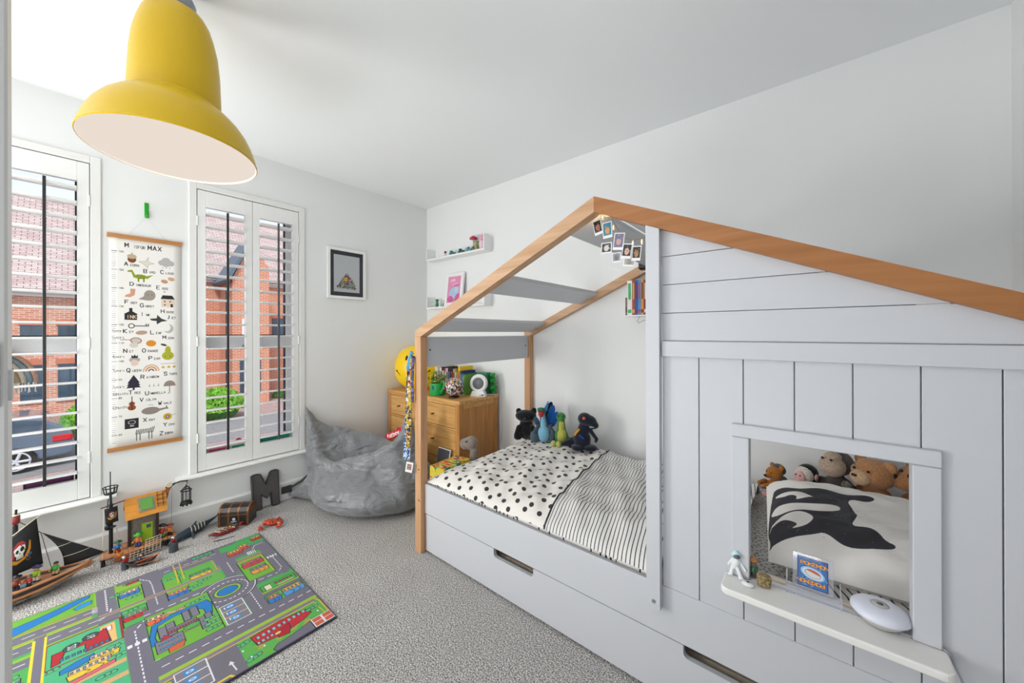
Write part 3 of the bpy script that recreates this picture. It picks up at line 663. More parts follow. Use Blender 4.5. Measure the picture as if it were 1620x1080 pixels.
g.ell(24.4, G(87.6), 2.6, 3.2, '#8f7f76', a0=0, a1=180); g.line([(24.4, G(87.4)), (24.4, G(91.6)), (23.6, G(92))], .35, '#7a675c')
e(8.8, 98.1, 1.6, 1.5, '#8f4a26'); e(8.8, 95.9, 1.2, 1.2, '#8f4a26'); g.line([(8.8, G(99)), (8.8, G(91.8))], .35, '#3a241a')
g.ell(16.4, G(101), 3.8, 2.1, '#8c817c'); g.poly([(19, G(100.4)), (22.6, G(100)), (22.9, G(98.6)), (23.5, G(99.8)), (24, G(101)), (22.4, G(101)), (19, G(102))], '#8c817c'); g.line([(15.3, G(97.8)), (16.6, G(97.5)), (17.4, G(97.9))], .2, '#5e6a72')
g.rect(6.0, G(109.7), 11.5, G(104.2), '#232326'); e(8.8, 106.3, 1.6, 1.1, '#b5b2ae'); e(8.8, 106.3, 1.2, .8, '#232326'); g.rect(8, G(108.6), 9.6, G(107.9), '#b5b2ae')
e(23.5, 105.6, 1.9, 2, '#c9a23a'); e(23.5, 105.6, .9, .9, '#6a5a7a'); e(23.5, 105.6, .35, .35, '#ece9e5'); g.line([(25.4, G(105)), (27.2, G(104.6))], .14, '#444444')
g.ell(13.6, G(112.2), 3.6, 1.5, '#e8e5e0'); g.poly([(16, G(111.5)), (18.6, G(108.4)), (20.4, G(108.9)), (19.8, G(109.9)), (18.6, G(110.2)), (17, G(113))], '#e8e5e0')
for i in range(11): g.line([(10.4+i*.68, G(113.4)), (10.7+i*.72, G(111+.0*i-(.25*max(0, i-7))))], .3, '#26262a')
for x in (10.6, 12, 15.6, 16.8): g.line([(x, G(113)), (x, G(117))], .38, '#56565a')
CH = print_mat('growth_chart_print', g, .85)
ch = thing('growth_chart', 'height chart on white cloth with wooden battens, lettered M IS FOR MAX', 'wall chart', (XW+.006, .267, 1.757))
mb = MB(); ya, yb, za, zb = .120, .414, .575, 1.748
mb.grid(8, 24, lambda u, v: (XW+.006+.002*math.sin(v*6)+.001*math.sin(u*9), ya+(yb-ya)*u, za+(zb-za)*v))
me = mb.mesh('sheet', [CH]); uv_planar(me, lambda c: ((c.y-ya)/(yb-ya), (c.z-za)/(zb-za)))
o = obj('printed_sheet', me, None, ch, world=True)
so_ = o.modifiers.new('s', 'SOLIDIFY'); so_.thickness = .0008
BAT = wood('batten_wood', s2l('#c98f58'), s2l('#a56c38'), 1, 1)
for z in (1.738, .565):
    mb = MB(); mb.box((XW+.002, .114, z-.011), (XW+.015, .418, z+.011), .001); obj('batten', mb, BAT, ch, world=True, label='oak batten')
mb = MB(); mb.tube([(XW+.012, .19, 1.748), (XW+.014, .266, 1.868), (XW+.012, .345, 1.748)], .0008, 5); obj('hanging_thread', mb, flat('#d8d8d6', .8), ch, world=True)
mb = MB(); mb.box((XW+.0, .258, 1.872), (XW+.006, .276, 1.950), .002); mb.tube([(XW+.004, .267, 1.90), (XW+.022, .267, 1.866), (XW+.026, .267, 1.868), (XW+.024, .267, 1.882)], .006, 8); mb.box((XW+.004, .258, 1.862), (XW+.02, .276, 1.880), .003)
single('wall_hook', 'bright green plastic hook on the wall above the growth chart', 'hook', mb, flat('#12a01e', .35))

# ================================================================ FRAMED PRINT
fp = thing('framed_print', 'white framed print with a dark blue-black mount on the window wall', 'picture', (XW, 1.42, 1.68))
mb = MB(); xa, xb = XW+.002, XW+.024
y0, y1, z0, z1 = 1.268, 1.585, 1.478, 1.886
for a, b in (((y0, z0), (y0+.022, z1)), ((y1-.022, z0), (y1, z1)), ((y0+.022, z0), (y1-.022, z0+.022)), ((y0+.022, z1-.022), (y1-.022, z1))): mb.box((xa, a[0], a[1]), (xb, b[0], b[1]), .001)
obj('frame', mb, WHITE, fp, world=True)
mb = MB(); mb.box((xa, y0+.02, z0+.02), (XW+.012, y1-.02, z1-.02)); obj('mount', mb, flat('#2b2e38', .8), fp, world=True, label='dark blue-black mount')
im = Img(24, 34, 12, '#d5d8dc'); rr = random.Random(4)
for k in range(330):     # a heap of small shapes, plain stand-in artwork
    t = rr.random(); y = 3.6 + 13*t; hw = 9.3*(1-t)**.8
    im.ell(12+rr.uniform(-hw, hw), y+rr.uniform(-.6, .6), rr.uniform(.35, .95), rr.uniform(.3, .7), rr.choice(['#b3a796', '#8b8176', '#d0c8bb', '#5d564e', '#2f2b2a', '#c4b9a8']), out='#3a3632', lw=.12, rot=rr.uniform(0, 180))
for x, y, r, c in ((11, 11.8, 1.9, '#e0b417'), (13.3, 13.4, 1.1, '#d0264c'), (15.3, 11.2, 1.0, '#c49fd0'), (15.2, 10, .5, '#2a63b8'), (10.6, 14.6, .6, '#31518e'), (17, 12, .5, '#4d9a3c')): im.ell(x, y, r, r, c)
ART = print_mat('heap_artwork', im, .7)
mb = MB(); ys, zs2 = (y0+.052, y1-.052), (z0+.056, z1-.054)
mb.add([(XW+.0130, ys[0], zs2[0]), (XW+.0130, ys[1], zs2[0]), (XW+.0130, ys[1], zs2[1]), (XW+.0130, ys[0], zs2[1]), (XW+.012, ys[0], zs2[0]), (XW+.012, ys[1], zs2[0]), (XW+.012, ys[1], zs2[1]), (XW+.012, ys[0], zs2[1])], [(0, 1, 2, 3), (4, 7, 6, 5), (0, 4, 5, 1), (1, 5, 6, 2), (2, 6, 7, 3), (3, 7, 4, 0)])
me = mb.mesh('art', [ART]); uv_planar(me, lambda c: ((c.y-ys[0])/(ys[1]-ys[0]), (c.z-zs2[0])/(zs2[1]-zs2[0]))); obj('artwork', me, None, fp, world=True)
mb = MB(); mb.box((XW+.016, y0+.02, z0+.02), (XW+.0175, y1-.02, z1-.02)); obj('glass', mb, GLASS, fp, world=True)

# ================================================================ ROAD RUG   units: cm, x = a (across, from the wall), y = b measured from the far end
RL = 150
r = Img(101, RL, 9, '#3f9a52'); RD = '#6d6a78'; LG = '#7fb03a'; YL = '#c9a93a'; WH = '#d9d8dc'; K = '#2a2730'; rk = random.Random(3)
def rr_(a0, b0, a1, b1, c, out=None, lw=.3): r.rect(a0, b0, a1, b1, c, out, lw)
def house(a, b, w, h, roof, wall='#d8b48a'):
    """little printed building, roof facing the camera side; (a,b) = far wall corner, w along b, h along a"""
    rr_(a, b, a+h*.5, b+w, wall, K, .25)
    n = max(2, int(w/1.4))
    for i in range(n): rr_(a+h*.12, b+.35+i*w/n, a+h*.36, b+.35+i*w/n+w/n*.45, '#5a7d9a', K, .12)
    r.poly([(a+h*.45, b-.5), (a+h*.45, b+w+.5), (a+h, b+w), (a+h, b)], roof, K, .25)
    for i in range(1, 3): r.line([(a+h*.45, b+w*i/3), (a+h*.75, b+w*(i-.5)/3), (a+h, b+w*i/3)], .22, K)
def bush(a, b, s=1.6):
    for k in range(3): r.ell(a+rk.uniform(-.3, .3), b+k*s*.9, s*.62, s*.7, '#56a87a', K, .2)
def tracks(a, b0, b1):   # double yellow dashed line along b
    rr_(a, b0, a+2.6, b1, '#75727e'); r.line([(a+.4, b0), (a+.4, b1)], .35, YL); r.line([(a+2.2, b0), (a+2.2, b1)], .35, YL)
rr_(0, 0, 101, RL, '#4aa04f')
rr_(0, 0, 101, RL, None or '#45a055')
# big grass tints
for a0, b0, a1, b1 in ((0, 58, 15, 90), (2, 50, 27, 58), (12, 24, 35, 44), (24, 6, 47, 17), (41, 31, 71, 52), (83, 0, 100, 31), (23, 58.5, 101, 80), (55, 0, 73, 16)): rr_(a0, b0, a1, b1, LG if (a0+b0) % 3 < 1.6 else '#53a556')
# outer top road
rr_(0, 20, 8.5, 50, RD); rr_(0, 50, 3, 58, RD)
r.line([(6.2, 22), (6.2, 50)], .35, WH, (2.2, 1.4)); r.line([(1.2, 33), (1.2, 48)], .3, WH)
rr_(1.5, 22.5, 4.6, 31, '#4aa04f', K, .25); bush(3, 24); bush(3, 27.5)
rr_(0, 11, 2.5, 20, RD)
# V1 road b44-50
r.poly([(0, 44), (0, 52), (8, 50.2), (35, 50.2), (35, 44), (12, 43.8), (8, 42)], RD)
r.line([(4, 50.5), (9, 47.6), (14, 47.2), (33, 47.2)], .5, WH, (1.0, .7))
# V0 road b 58.5-64.5
rr_(1, 58.7, 25, 64.5, RD); rr_(15, 58.7, 34, 64.5, RD); r.line([(2, 61.6), (22, 61.6)], .55, WH, (1.0, .7))
# H1 main road a 15..21 to the left end
rr_(14.8, 64, 20.6, RL, RD); r.line([(17.6, 65), (17.6, RL)], .4, WH, (3.2, 2)); rr_(20.6, 66, 22.6, RL, '#6aa83c'); r.line([(21, 66), (21, RL)], .4, YL); r.line([(22.4, 66), (22.4, RL)], .4, '#e0c23a')
for k in range(5): r.line([(15.3+k, 64.3), (15.3+k, 65.8)], .3, WH)
rr_(23, 58, 29.5, RL, RD); r.line([(26.3, 64), (26.3, RL)], .4, WH, (3, 2)); r.line([(21, 60.5), (25, 61), (27, 64)], .45, WH)
# river block
rr_(1, 65, 13.5, 90, '#6aa83c'); r.poly([(1.5, 66), (4, 66.5), (6, 70), (9, 76), (13, 86), (12, 90), (7, 90), (5, 80), (3, 74), (1.5, 70)], '#2273b8', K, .25); r.poly([(7, 65.6), (10, 65.8), (11, 70), (9, 71), (7, 69)], '#2f86c8', K, .2); r.line([(13.6, 65), (13.6, RL)], .5, '#b5683a')
r.poly([(1, 90), (12, 90), (13, 110), (2, 110)], '#b5483a', K, .3); r.poly([(3, 92), (10, 94), (9, 108), (4, 106)], '#3f9a52', K, .3)
# left block: 30..45 fire station etc
rr_(30.8, 58.4, 47, 77.6, '#4aa878', '#8c2a30', .7)
rr_(32.5, 60, 46, 64, '#d8b070'); rr_(34, 61, 37.5, 63.3, WH, '#b8282e', .3); r.poly([(34.5, 62.5), (45.5, 61.5), (45.5, 68), (40, 68), (40, 73), (45.5, 74), (46, 76), (38, 76), (38, 70), (36.5, 66)], '#a8242e', K, .3)
for k in range(9): rr_(43, 62+1.4*k, 44.8, 62.9+1.4*k, '#3a6a8a', K, .12)
r.ell(36, 66.6, 2.1, 2.1, '#3c4a48', K, .2); r.text('16', 35, 65.6, 1.8, WH, .25); r.ell(38, 71.4, 2.1, 2.1, '#3c4a48', K, .2); r.text('20', 37, 70.4, 1.8, WH, .25)
rr_(47.2, 58.4, 101, 77.6, '#4aa878')
for k in range(5): rr_(60+k*8, 58.4, 62.5+k*8, 77.6, '#c9a070')
r.poly([(48.5, 66), (51, 66), (53, 70), (53, 74), (50.5, 74), (49, 70)], '#2273b8', K, .25)
house(50, 60, 7, 5, '#d8b83a'); house(53.5, 62, 10, 5.5, '#d8b83a'); r.poly([(58, 61), (60, 61), (62, 74), (60, 74)], '#c8606a', K, .2); house(60, 73, 6, 6, '#d8b83a', '#7a8a9a'); house(72, 62, 8, 6, '#3a78c0', '#b8504a')
for a, b in ((50, 58.9), (57, 59), (65, 62), (69, 72), (48, 75), (80, 60), (88, 66), (76, 74)): bush(a, b)
house(84, 62, 12, 7, '#b8282e'); 
# narrow lane b 77.7..80.5 and the far-left blocks
rr_(21, 77.7, 101, 80.7, RD); r.line([(23, 77.8), (101, 77.8)], .7, '#d8c83a'); r.line([(23, 80.6), (101, 80.6)], .7, '#d8c83a')
rr_(31, 81, 101, RL, '#4aa050'); rr_(31, 81, 33, RL, LG); rr_(33, 81, 39, RL, RD); r.line([(36, 82), (36, RL)], .4, WH, (3, 2)); house(44, 82.5, 6, 7, '#3a86d0', '#7fb070'); bush(42, 84); house(60, 90, 10, 6, '#b8282e'); house(75, 86, 9, 6, '#d8b83a'); bush(56, 84); bush(70, 92); house(88, 84, 10, 7, '#3a86d0')
rr_(39, 100, 101, 106, RD); r.line([(40, 103), (101, 103)], .4, WH, (3, 2)); house(50, 112, 12, 8, '#b8282e'); house(70, 115, 14, 8, '#3a86d0')
# V2 main vertical road b 52-58, a 33-101
r.poly([(33, 50), (42, 52.2), (101, 52.2), (101, 58.2), (44, 58.2), (38, 56)], RD); r.poly([(33, 44), (35, 50), (42, 52.4), (47, 52), (42, 46), (41, 37), (36, 36)], RD)
r.line([(46, 55.2), (101, 55.2)], .5, WH, (1.4, .9)); r.line([(37, 38), (39.5, 47), (41, 52), (46, 55.2)], .5, WH, (2, 1.4))
for k in range(3): rr_(54.2, 52.6+k*2, 56.2, 53.9+k*2, WH)
# block with blue and red houses b 50-58
rr_(9, 50.4, 24, 58.2, '#6aa83c', K, .3); house(10.5, 51.5, 6, 5.5, '#2f6ab8'); bush(18, 52); bush(11, 57); bush(4, 52)
rr_(28, 50.4, 41, 57.8, '#4aa050', K, .3); house(31, 51, 6.4, 6, '#b8282e', '#7a9a6a'); bush(29, 54)
rr_(3.5, 51, 5.5, 55, '#a8242e', K, .2)
# block b 24-44
rr_(12.5, 36, 35, 43.8, '#6aa83c', K, .3); rr_(9.6, 24, 24.5, 38, '#5fa548', K, .3); bush(15, 40); bush(15, 37)
house(18.5, 27, 7.5, 6, '#d8a83a', '#58a050'); house(28, 36.5, 7, 6, '#2f6ab8', '#d08a4a'); rr_(25, 24, 34, 36, '#5fa548'); bush(28, 29); bush(31, 33); bush(25, 25)
r.line([(9, 37), (9, 25), (13, 23.8), (24, 23.8)], 1.6, '#7a7784'); r.line([(9.9, 36), (10, 25.6), (13.2, 24.6), (24, 24.6)], .4, YL); r.line([(8, 37), (8.2, 24.6), (12.6, 22.9), (24, 22.9)], .4, YL)
r.line([(8.2, 38.2), (22, 39)], .4, YL); r.line([(2, 36), (20, 36.6)], .45, YL); r.line([(2, 38.4), (20, 38.8)], .45, YL)
for b0, b1 in ((24, 64), ): tracks(23.4, b0, b1)
tracks(22.5, 3, 24)
# roundabout
rr_(10, 16.6, 36, 23.2, RD); r.line([(11, 20), (33, 20)], .5, WH, (1.2, .8)); rr_(8.5, 17, 12, 36, RD)
rr_(34.5, 30, 42, 52, RD); r.line([(38.4, 34), (38, 52)], .45, WH, (2.4, 1.6))
rr_(49, 15.8, 73, 22.2, RD); r.line([(54, 19), (72, 19)], .5, WH, (1.2, .8)); rr_(44, 2, 52, 20, RD); r.line([(50, 5), (49, 15)], .45, WH, (2, 1.4))
rr_(12, .8, 50, 5.8, RD); rr_(11, .5, 20, 24, RD); r.ell(48, 3.3, 5, 3, RD)
r.line([(17, 8), (13.6, 6), (13.6, 2)], .3, WH); r.line([(32, 3.2), (46, 3.2), (49, 5)], .5, WH, (1, .7))
r.ell(46.2, 25.3, 11.6, 11, RD, K, .25); r.arc(46.2, 25.3, 10.9, 10.4, .35, WH, 30, 330); r.arc(46.2, 25.3, 7.4, 7.6, .5, WH, dash=(1.1, .8)); r.ell(46.2, 25.3, 4.6, 5.2, '#3f9a52', K, .2); r.arc(46.2, 25.3, 3.9, 4.4, .4, YL); r.ell(46.2, 25.3, 3.1, 3.7, '#2273b8', K, .2)
# NE block with halls
rr_(25.3, 6, 47, 17.2, '#6aa83c', K, .3); r.line([(26, 6.5), (26, 17)], .4, YL); r.line([(26, 6.6), (46, 6.6)], .4, YL); house(28, 7.4, 8.4, 6, '#b8404a', '#c8585a'); house(36, 7.6, 6.6, 6.5, '#d8924a', '#7a8a6a')
for k in range(5): rr_(18+k*.0, 7.4+k*.8, 21.6, 7.8+k*.8, WH)
for k in range(4): rr_(31, 1.1+k*1.2, 33.2, 1.8+k*1.2, WH)
r.poly([(0, 0), (0, 12), (6, 12), (11, 8), (11, 0)], '#45a055'); house(3, 1, 4.6, 5, '#b8282e', '#d8b03a'); house(7.5, 8, 5, 6, '#c8504a', '#d8a04a'); house(10.4, 12, 6, 6, '#b8423a', '#d8a84a'); bush(11, 2.4); bush(11, 5)
# shops
rr_(55.5, 1.2, 60.5, 15.4, '#45a055', K, .3); rr_(56.5, 11.4, 60.4, 14, '#d8ccb0', K, .2); 
for k in range(5): rr_(57, 2.2+k*1.6, 58.2, 3.4+k*1.6, '#a8242e', K, .15)
rr_(59.5, 2.4, 60.1, 9, '#d8b0a0')
rr_(62, 0, 64.4, 16, RD); rr_(64.4, 1, 72.6, 16, '#58a050', K, .3); house(65, 1.4, 8, 6.5, '#4a90c8', '#d8a04a'); house(65.5, 11, 4.4, 6, '#2f78c0', '#d8884a')
# parking
rr_(57, 22.6, 71.3, 30.6, '#77747e', WH, .4)
for k in range(1, 3): r.line([(57+k*4.7, 22.8), (57+k*4.7, 30.4)], .35, '#d8c0a0')
for k in range(3): r.text('P', 58.6+k*4.4, 27.4, 1.9, '#e8e8f0', .3); 
for k in range(3): rr_(57.9+k*4.7, 25.7, 60.3+k*4.7, 28.9, '#2f86c8'); 
for k in range(3): r.ell(59.1+k*4.7, 27.3, .7, 1.1, WH); r.ell(59.1+k*4.7, 27.3, .35, .6, '#2f86c8')
# castle
rr_(40, 31.6, 71.5, 52, '#6aa83c', K, .3); rr_(41.5, 46, 46, 51.4, '#3f9a52'); house(41.5, 46.5, 5, 5.5, '#d8603a'); 
for k in range(10): r.ell(44.3+rk.uniform(-1.4, 1.4), 40+k*.7, .7, .9, rk.choice(['#c8a080', '#b88a70']), K, .1)
r.poly([(46, 33), (50, 31.8), (58, 33), (58, 35), (52, 35), (48.6, 38), (48, 44), (50, 49), (57, 50.5), (62, 50), (62, 52), (56, 52), (48, 50.6), (45.6, 45), (45.6, 38)], '#2273b8', K, .25)
CG = '#76747f'
for a0, b0, a1, b1 in ((47.5, 39.4, 55, 41.6), (47.2, 36.6, 54.4, 39), (51, 44.4, 60, 47), (52, 47, 59.4, 49.4), (56, 33.4, 60, 35.6), (57, 35.6, 66, 37.6), (60.4, 43, 68, 51), (55.4, 38, 58.5, 47)): rr_(a0, b0, a1, b1, CG, K, .28)
for k in range(11): rr_(56.6, 38+k*.85, 58.8, 38.4+k*.85, '#a83040', K, .1)
for k in range(4): r.ell(63, 44.4+k*1.7, .5, .6, '#3a86c0', K, .15); r.ell(66, 44.4+k*1.7, .5, .6, '#3a86c0', K, .15)
r.poly([(58, 48), (61, 49.6), (61, 46)], '#a83040', K, .2); r.poly([(66.5, 43), (70.5, 44), (70.5, 48), (67.5, 48)], '#c0603a', K, .2); r.ell(60, 40, 1.5, 2.6, '#4aa050', K, .2); r.line([(62, 38), (62, 43)], .6, '#7a4a5a')
for a, b in ((43.6, 32.8), (60.6, 32.6), (64.4, 32.8), (68, 33), (43.6, 36)): bush(a, b)
for k in range(5): r.line([(71+.9*k, 50.6), (71+.9*k, 52)], .3, WH)
# main road H2
rr_(71.6, 0, 80.4, 52.2, RD); r.line([(76, .5), (76, 51)], .45, WH, (2.2, 1.5)); rr_(80.4, 0, 82, 52, '#8fb93a'); 
r.line([(82.3, .8), (82.3, 52)], .35, YL); rr_(82.5, 2, 84.4, 52, '#7a7784'); r.line([(84.6, 3), (84.6, 52)], .45, '#d8b03a'); r.line([(82.4, 2), (85, 1), (95, 1)], .6, YL)
r.line([(84.8, 3), (95, 2.4)], .4, YL)
# school
rr_(85, 3, 100.6, 30.8, '#58a54e')
for k in range(60): r.ell(rk.uniform(86, 99), rk.uniform(8, 30), .8, 1.2, rk.choice(['#6aa83c', '#a89a4a', '#4aa04f']))
r.poly([(85.6, 26.8), (84.8, 16), (86.4, 7), (90, 6), (92, 10), (93.4, 18), (92, 26)], '#b82a34', K, .3)
for k in range(10): rr_(86+.12*k, 7.6+1.85*k, 87.8+.12*k, 8.7+1.85*k, '#8ab0b8', K, .15)
for k in range(4): rr_(90+.1*k, 20.4+1.5*k, 91.4+.1*k, 21.4+1.5*k, '#8ab0b8', K, .15)
r.poly([(89, 14.6), (91, 14.4), (95, 16), (94, 19.6), (90.6, 19)], '#a81f2c', K, .25); r.ell(91.3, 19, .9, 1.2, '#d8b070', K, .2)
r.poly([(94.8, 8.4), (100.6, 8.4), (100.6, 22), (98.6, 22.8), (97, 21), (96.5, 15)], RD, K, .25)
for k in range(2): rr_(94.6, .6+k*3.9, 100, 4.1+k*3.9, '#c8604a', WH, .4); r.line([(97.3, .6+k*3.9), (97.3, 4.1+k*3.9)], .3, WH)
bush(97, 27); bush(87, 28.4); bush(88, 3.6)
for a, b in ((94, 24), (96, 28.6), (90.6, 30), (91.4, 3.6)): r.poly([(a, b), (a+.7, b+.4), (a, b+.8), (a-.7, b+.4)], WH)
# lower parking
rr_(84.8, 31, 101, 52.2, RD); rr_(86, 31.2, 101, 38, '#6d6a74'); r.line([(93, 34.5), (98, 34)], .45, WH); r.poly([(92, 34.6), (94, 33.6), (94, 35.4)], WH)
rr_(83.6, 40, 97, 48.6, '#77747e', WH, .4); r.line([(88, 40), (88, 48.6)], .35, WH); r.line([(92.5, 40), (92.5, 48.6)], .35, WH)
for k in range(3): rr_(84.8+k*4.5, 43, 87+k*4.5, 46.4, '#2f86c8'); r.ell(85.9+k*4.5, 44.7, .6, 1.1, WH); r.ell(85.9+k*4.5, 44.7, .3, .6, '#2f86c8')
r.poly([(85, 50), (92, 50), (97, 47), (101, 44), (101, 52), (85, 52)], '#4aa050'); r.line([(86, 50), (95, 50.4), (99, 46), (99, 36), (101, 35)], .8, '#d8c03a'); r.line([(89, 51.6), (98, 51.6), (101, 48)], .6, '#d8c03a')
r.line([(.35, 0), (.35, RL)], .7, '#57546a'); r.line([(100.65, 0), (100.65, RL)], .7, '#3b394c'); r.line([(0, .35), (101, .35)], .7, '#57546a')
RUGM = print_mat('road_rug_print', r, .95, bump=(420, .6, .003))
mb = MB(); RX0, RX1, RY1 = -2.552, -1.542, .707
mb.box((RX0, RY1-1.5, .0005), (RX1, RY1, .009), .003)
me = mb.mesh('rug', [RUGM]); uv_planar(me, lambda c: ((c.x-RX0)/1.01, (RY1-c.y)/1.5))
ro = link('road_map_rug', me); ro['label'] = 'play rug printed with a colourful road map of streets, houses and a roundabout'; ro['category'] = 'rug'

# ================================================================ BEAN BAG
BB = bpy.data.materials.new('grey_nylon'); BB.use_nodes = True
n = BB.node_tree.nodes; L = BB.node_tree.links; b = n['Principled BSDF']; b.inputs['Roughness'].default_value = .36; b.inputs['Base Color'].default_value = (*s2l('#7a7c7f'), 1); b.inputs['Sheen Weight'].default_value = .3
t = n.new('ShaderNodeTexCoord'); mp = n.new('ShaderNodeMapping'); mp.inputs['Scale'].default_value = (2.2, 2.2, 5); mp.inputs['Rotation'].default_value = (.3, .6, .2)
no = n.new('ShaderNodeTexNoise'); no.inputs['Scale'].default_value = 2.6; no.inputs['Detail'].default_value = 4; no.inputs['Distortion'].default_value = 1.2; no.inputs['Roughness'].default_value = .45
L.new(t.outputs['Object'], mp.inputs[0]); L.new(mp.outputs[0], no.inputs[0]); bp = n.new('ShaderNodeBump'); bp.inputs['Strength'].default_value = .7; bp.inputs['Distance'].default_value = .05
L.new(no.outputs['Fac'], bp.inputs['Height']); L.new(bp.outputs[0], b.inputs['Normal'])
bb = thing('bean_bag', 'large grey nylon bean bag slumped in the corner between window wall and bed', 'bean bag', (-2.35, 1.40, 0))
mb = MB()
mb.ball((-2.42, 1.34, .12), (.44, .33, .15), 28, rot=(0, 0, .42)); mb.ball((-2.23, 1.47, .17), (.21, .22, .18), 24); mb.ball((-2.66, 1.22, .13), (.20, .17, .15), 24)
mb.ball((-2.20, 1.42, .12), (.21, .22, .13), 24)
RG = [((-2.908, 1.105, .640), .012), ((-2.89, 1.165, .545), .017), ((-2.86, 1.24, .480), .020), ((-2.82, 1.34, .445), .022), ((-2.74, 1.45, .405), .024), ((-2.64, 1.55, .365), .026), ((-2.52, 1.61, .320), .03), ((-2.42, 1.63, .315), .03), ((-2.33, 1.62, .375), .026), ((-2.27, 1.59, .48), .022), ((-2.225, 1.545, .60), .018), ((-2.215, 1.53, .69), .014)]
BS = [(-2.80, 1.20), (-2.78, 1.22), (-2.74, 1.26), (-2.70, 1.34), (-2.64, 1.42), (-2.56, 1.48), (-2.48, 1.52), (-2.40, 1.52), (-2.32, 1.52), (-2.26, 1.50), (-2.22, 1.48), (-2.20, 1.46)]
def lp3(L, n_):
    out = []
    for i in range(len(L)-1):
        for k in range(n_): t_ = k/n_; out.append([L[i][j]+(L[i+1][j]-L[i][j])*t_ for j in range(len(L[0]))])
    return out+[list(L[-1])]
ridge = lp3([(*p, r_) for p, r_ in RG], 4); base = lp3([(*p, .11) for p in BS], 4)
for (x, y, z, r_), (bx_, by_, _z) in zip(ridge, base): mb.cap((x, y, z), (bx_, by_, .13), r_, .11, 10, 8)
# left flank falls straight from the peak, front lip sags between the two peaks
for (x, y, z, r_) in lp3([(-2.905, 1.105, .62, .014), (-2.90, 1.12, .50, .022), (-2.89, 1.14, .38, .035), (-2.87, 1.15, .24, .06), (-2.83, 1.17, .13, .10)], 5): mb.ball((x, y, z), r_, 12)
for (x, y, z, r_) in lp3([(-2.89, 1.13, .42, .035), (-2.82, 1.13, .325, .04), (-2.72, 1.14, .270, .045), (-2.60, 1.18, .255, .045), (-2.46, 1.24, .300, .048), (-2.33, 1.33, .345, .045), (-2.22, 1.42, .42, .04), (-2.205, 1.50, .50, .04)], 4): mb.cap((x, y, z), (x+.03, y+.05, .12), r_, .10, 10, 6)
for (x, y, z, r_) in lp3([(-2.215, 1.53, .66, .018), (-2.21, 1.52, .5, .04), (-2.20, 1.50, .34, .08), (-2.19, 1.48, .2, .12)], 5): mb.ball((x, y, z), r_, 12)
for (x, y, z, r_) in lp3([(-2.92, 1.00, .035, .015), (-2.84, 1.05, .06, .045), (-2.76, 1.12, .10, .10)], 5): mb.ball((x, y, z), r_, 12)
me = fuse(mb, .010, [BB], 'bean_bag_cover', 5)
import mathutils.noise as MN
for v in me.vertices:
    c = v.co; k = min(1, max(0, (c.z-.02)/.12)); q = c.z*.9+(c.x+c.y)*.35
    d_ = .007*math.sin(26*q+5*math.sin(6*c.x+4*c.y)) + .008*MN.noise(Vector((c.x*6+c.z*5, c.y*6, c.z*10-c.x*5))) + .003*MN.noise(c*22) + .016*max(0, .25-abs(MN.noise(Vector((c.x*5+c.z*4, c.y*5-c.z*6, c.z*3)))))*4*.5; v.co = c + v.normal*(d_-.006)*k
    if v.co.z < .002: v.co.z = .002
    if v.co.x < XW+.022: v.co.x = XW+.022
me.update(); obj('cover', me, None, bb, world=True)
mb = MB(); mb.box((-2.925, .945, .05), (-2.915, 1.01, .10), .003); mb.tube([(-2.91, 1.0, .085), (-2.88, 1.06, .12), (-2.86, 1.12, .17)], .008, 6); obj('strap', mb, flat('#3a3a3d', .8), bb, world=True, label='dark webbing strap')
fb = Img(20, 4.6, 20, '#d3172f'); fb.text('fatboy', 1.4, 1.3, 2.6, '#f4f0f0', .55, sp=1.28, wd=.62)
FBM = print_mat('red_label_print', fb, .6)
mb = MB(); P0 = [Vector((-2.600, 1.59, .360)), Vector((-2.515, 1.595, .392)), Vector((-2.42, 1.60, .438)), Vector((-2.33, 1.60, .500))]
def fbp(u, v):
    k = min(2, int(u*3)); p = P0[k].lerp(P0[k+1], u*3-k); d = (P0[k+1]-P0[k]).normalized(); up = Vector((-d.z, 0, d.x)).normalized(); return tuple(p + up*(v*.050-.012) + Vector((0, -.012, 0)))
mb.grid(12, 2, fbp); me = mb.mesh('lab', [FBM]); uv = me.uv_layers.new(name='UVMap')
for l in me.loops: i = l.vertex_index; uv.data[l.index].uv = ((i % 13)/12, (i//13)/2)
o = obj('label_tag', me, None, bb, world=True, label='red cloth label with white lettering'); q = o.modifiers.new('s', 'SOLIDIFY'); q.thickness = .002

# ================================================================ CHEST OF DRAWERS
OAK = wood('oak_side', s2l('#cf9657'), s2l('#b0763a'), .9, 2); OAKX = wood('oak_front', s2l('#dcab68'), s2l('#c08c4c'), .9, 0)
DX0, DX1, DY0, DY1, DZ = -2.925, -1.975, 1.785, 2.215, .70
cd = thing('chest_of_drawers', 'oak chest of drawers with small black knobs in the far corner', 'chest of drawers', ((DX0+DX1)/2, (DY0+DY1)/2, 0))
C_ = lambda name, mb, m, **k: obj(name, mb, m, cd, world=True, **k)
mb = MB(); mb.box((DX0, DY0, DZ-.028), (DX1, DY1, DZ), .003); C_('top', mb, OAKX)
for x in (DX0+.006, DX1-.046):
    for y in (DY0+.004, DY1-.044):
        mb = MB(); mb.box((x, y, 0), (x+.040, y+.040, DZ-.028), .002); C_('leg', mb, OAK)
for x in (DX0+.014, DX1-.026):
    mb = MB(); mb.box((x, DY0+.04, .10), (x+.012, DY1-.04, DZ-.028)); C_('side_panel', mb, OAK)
for a_, b_ in ((DZ-.065, DZ-.028), (.06, .10)):
    mb = MB(); mb.box((DX1-.044, DY0+.04, a_), (DX1-.010, DY1-.04, b_)); C_('side_rail', mb, OAKX)
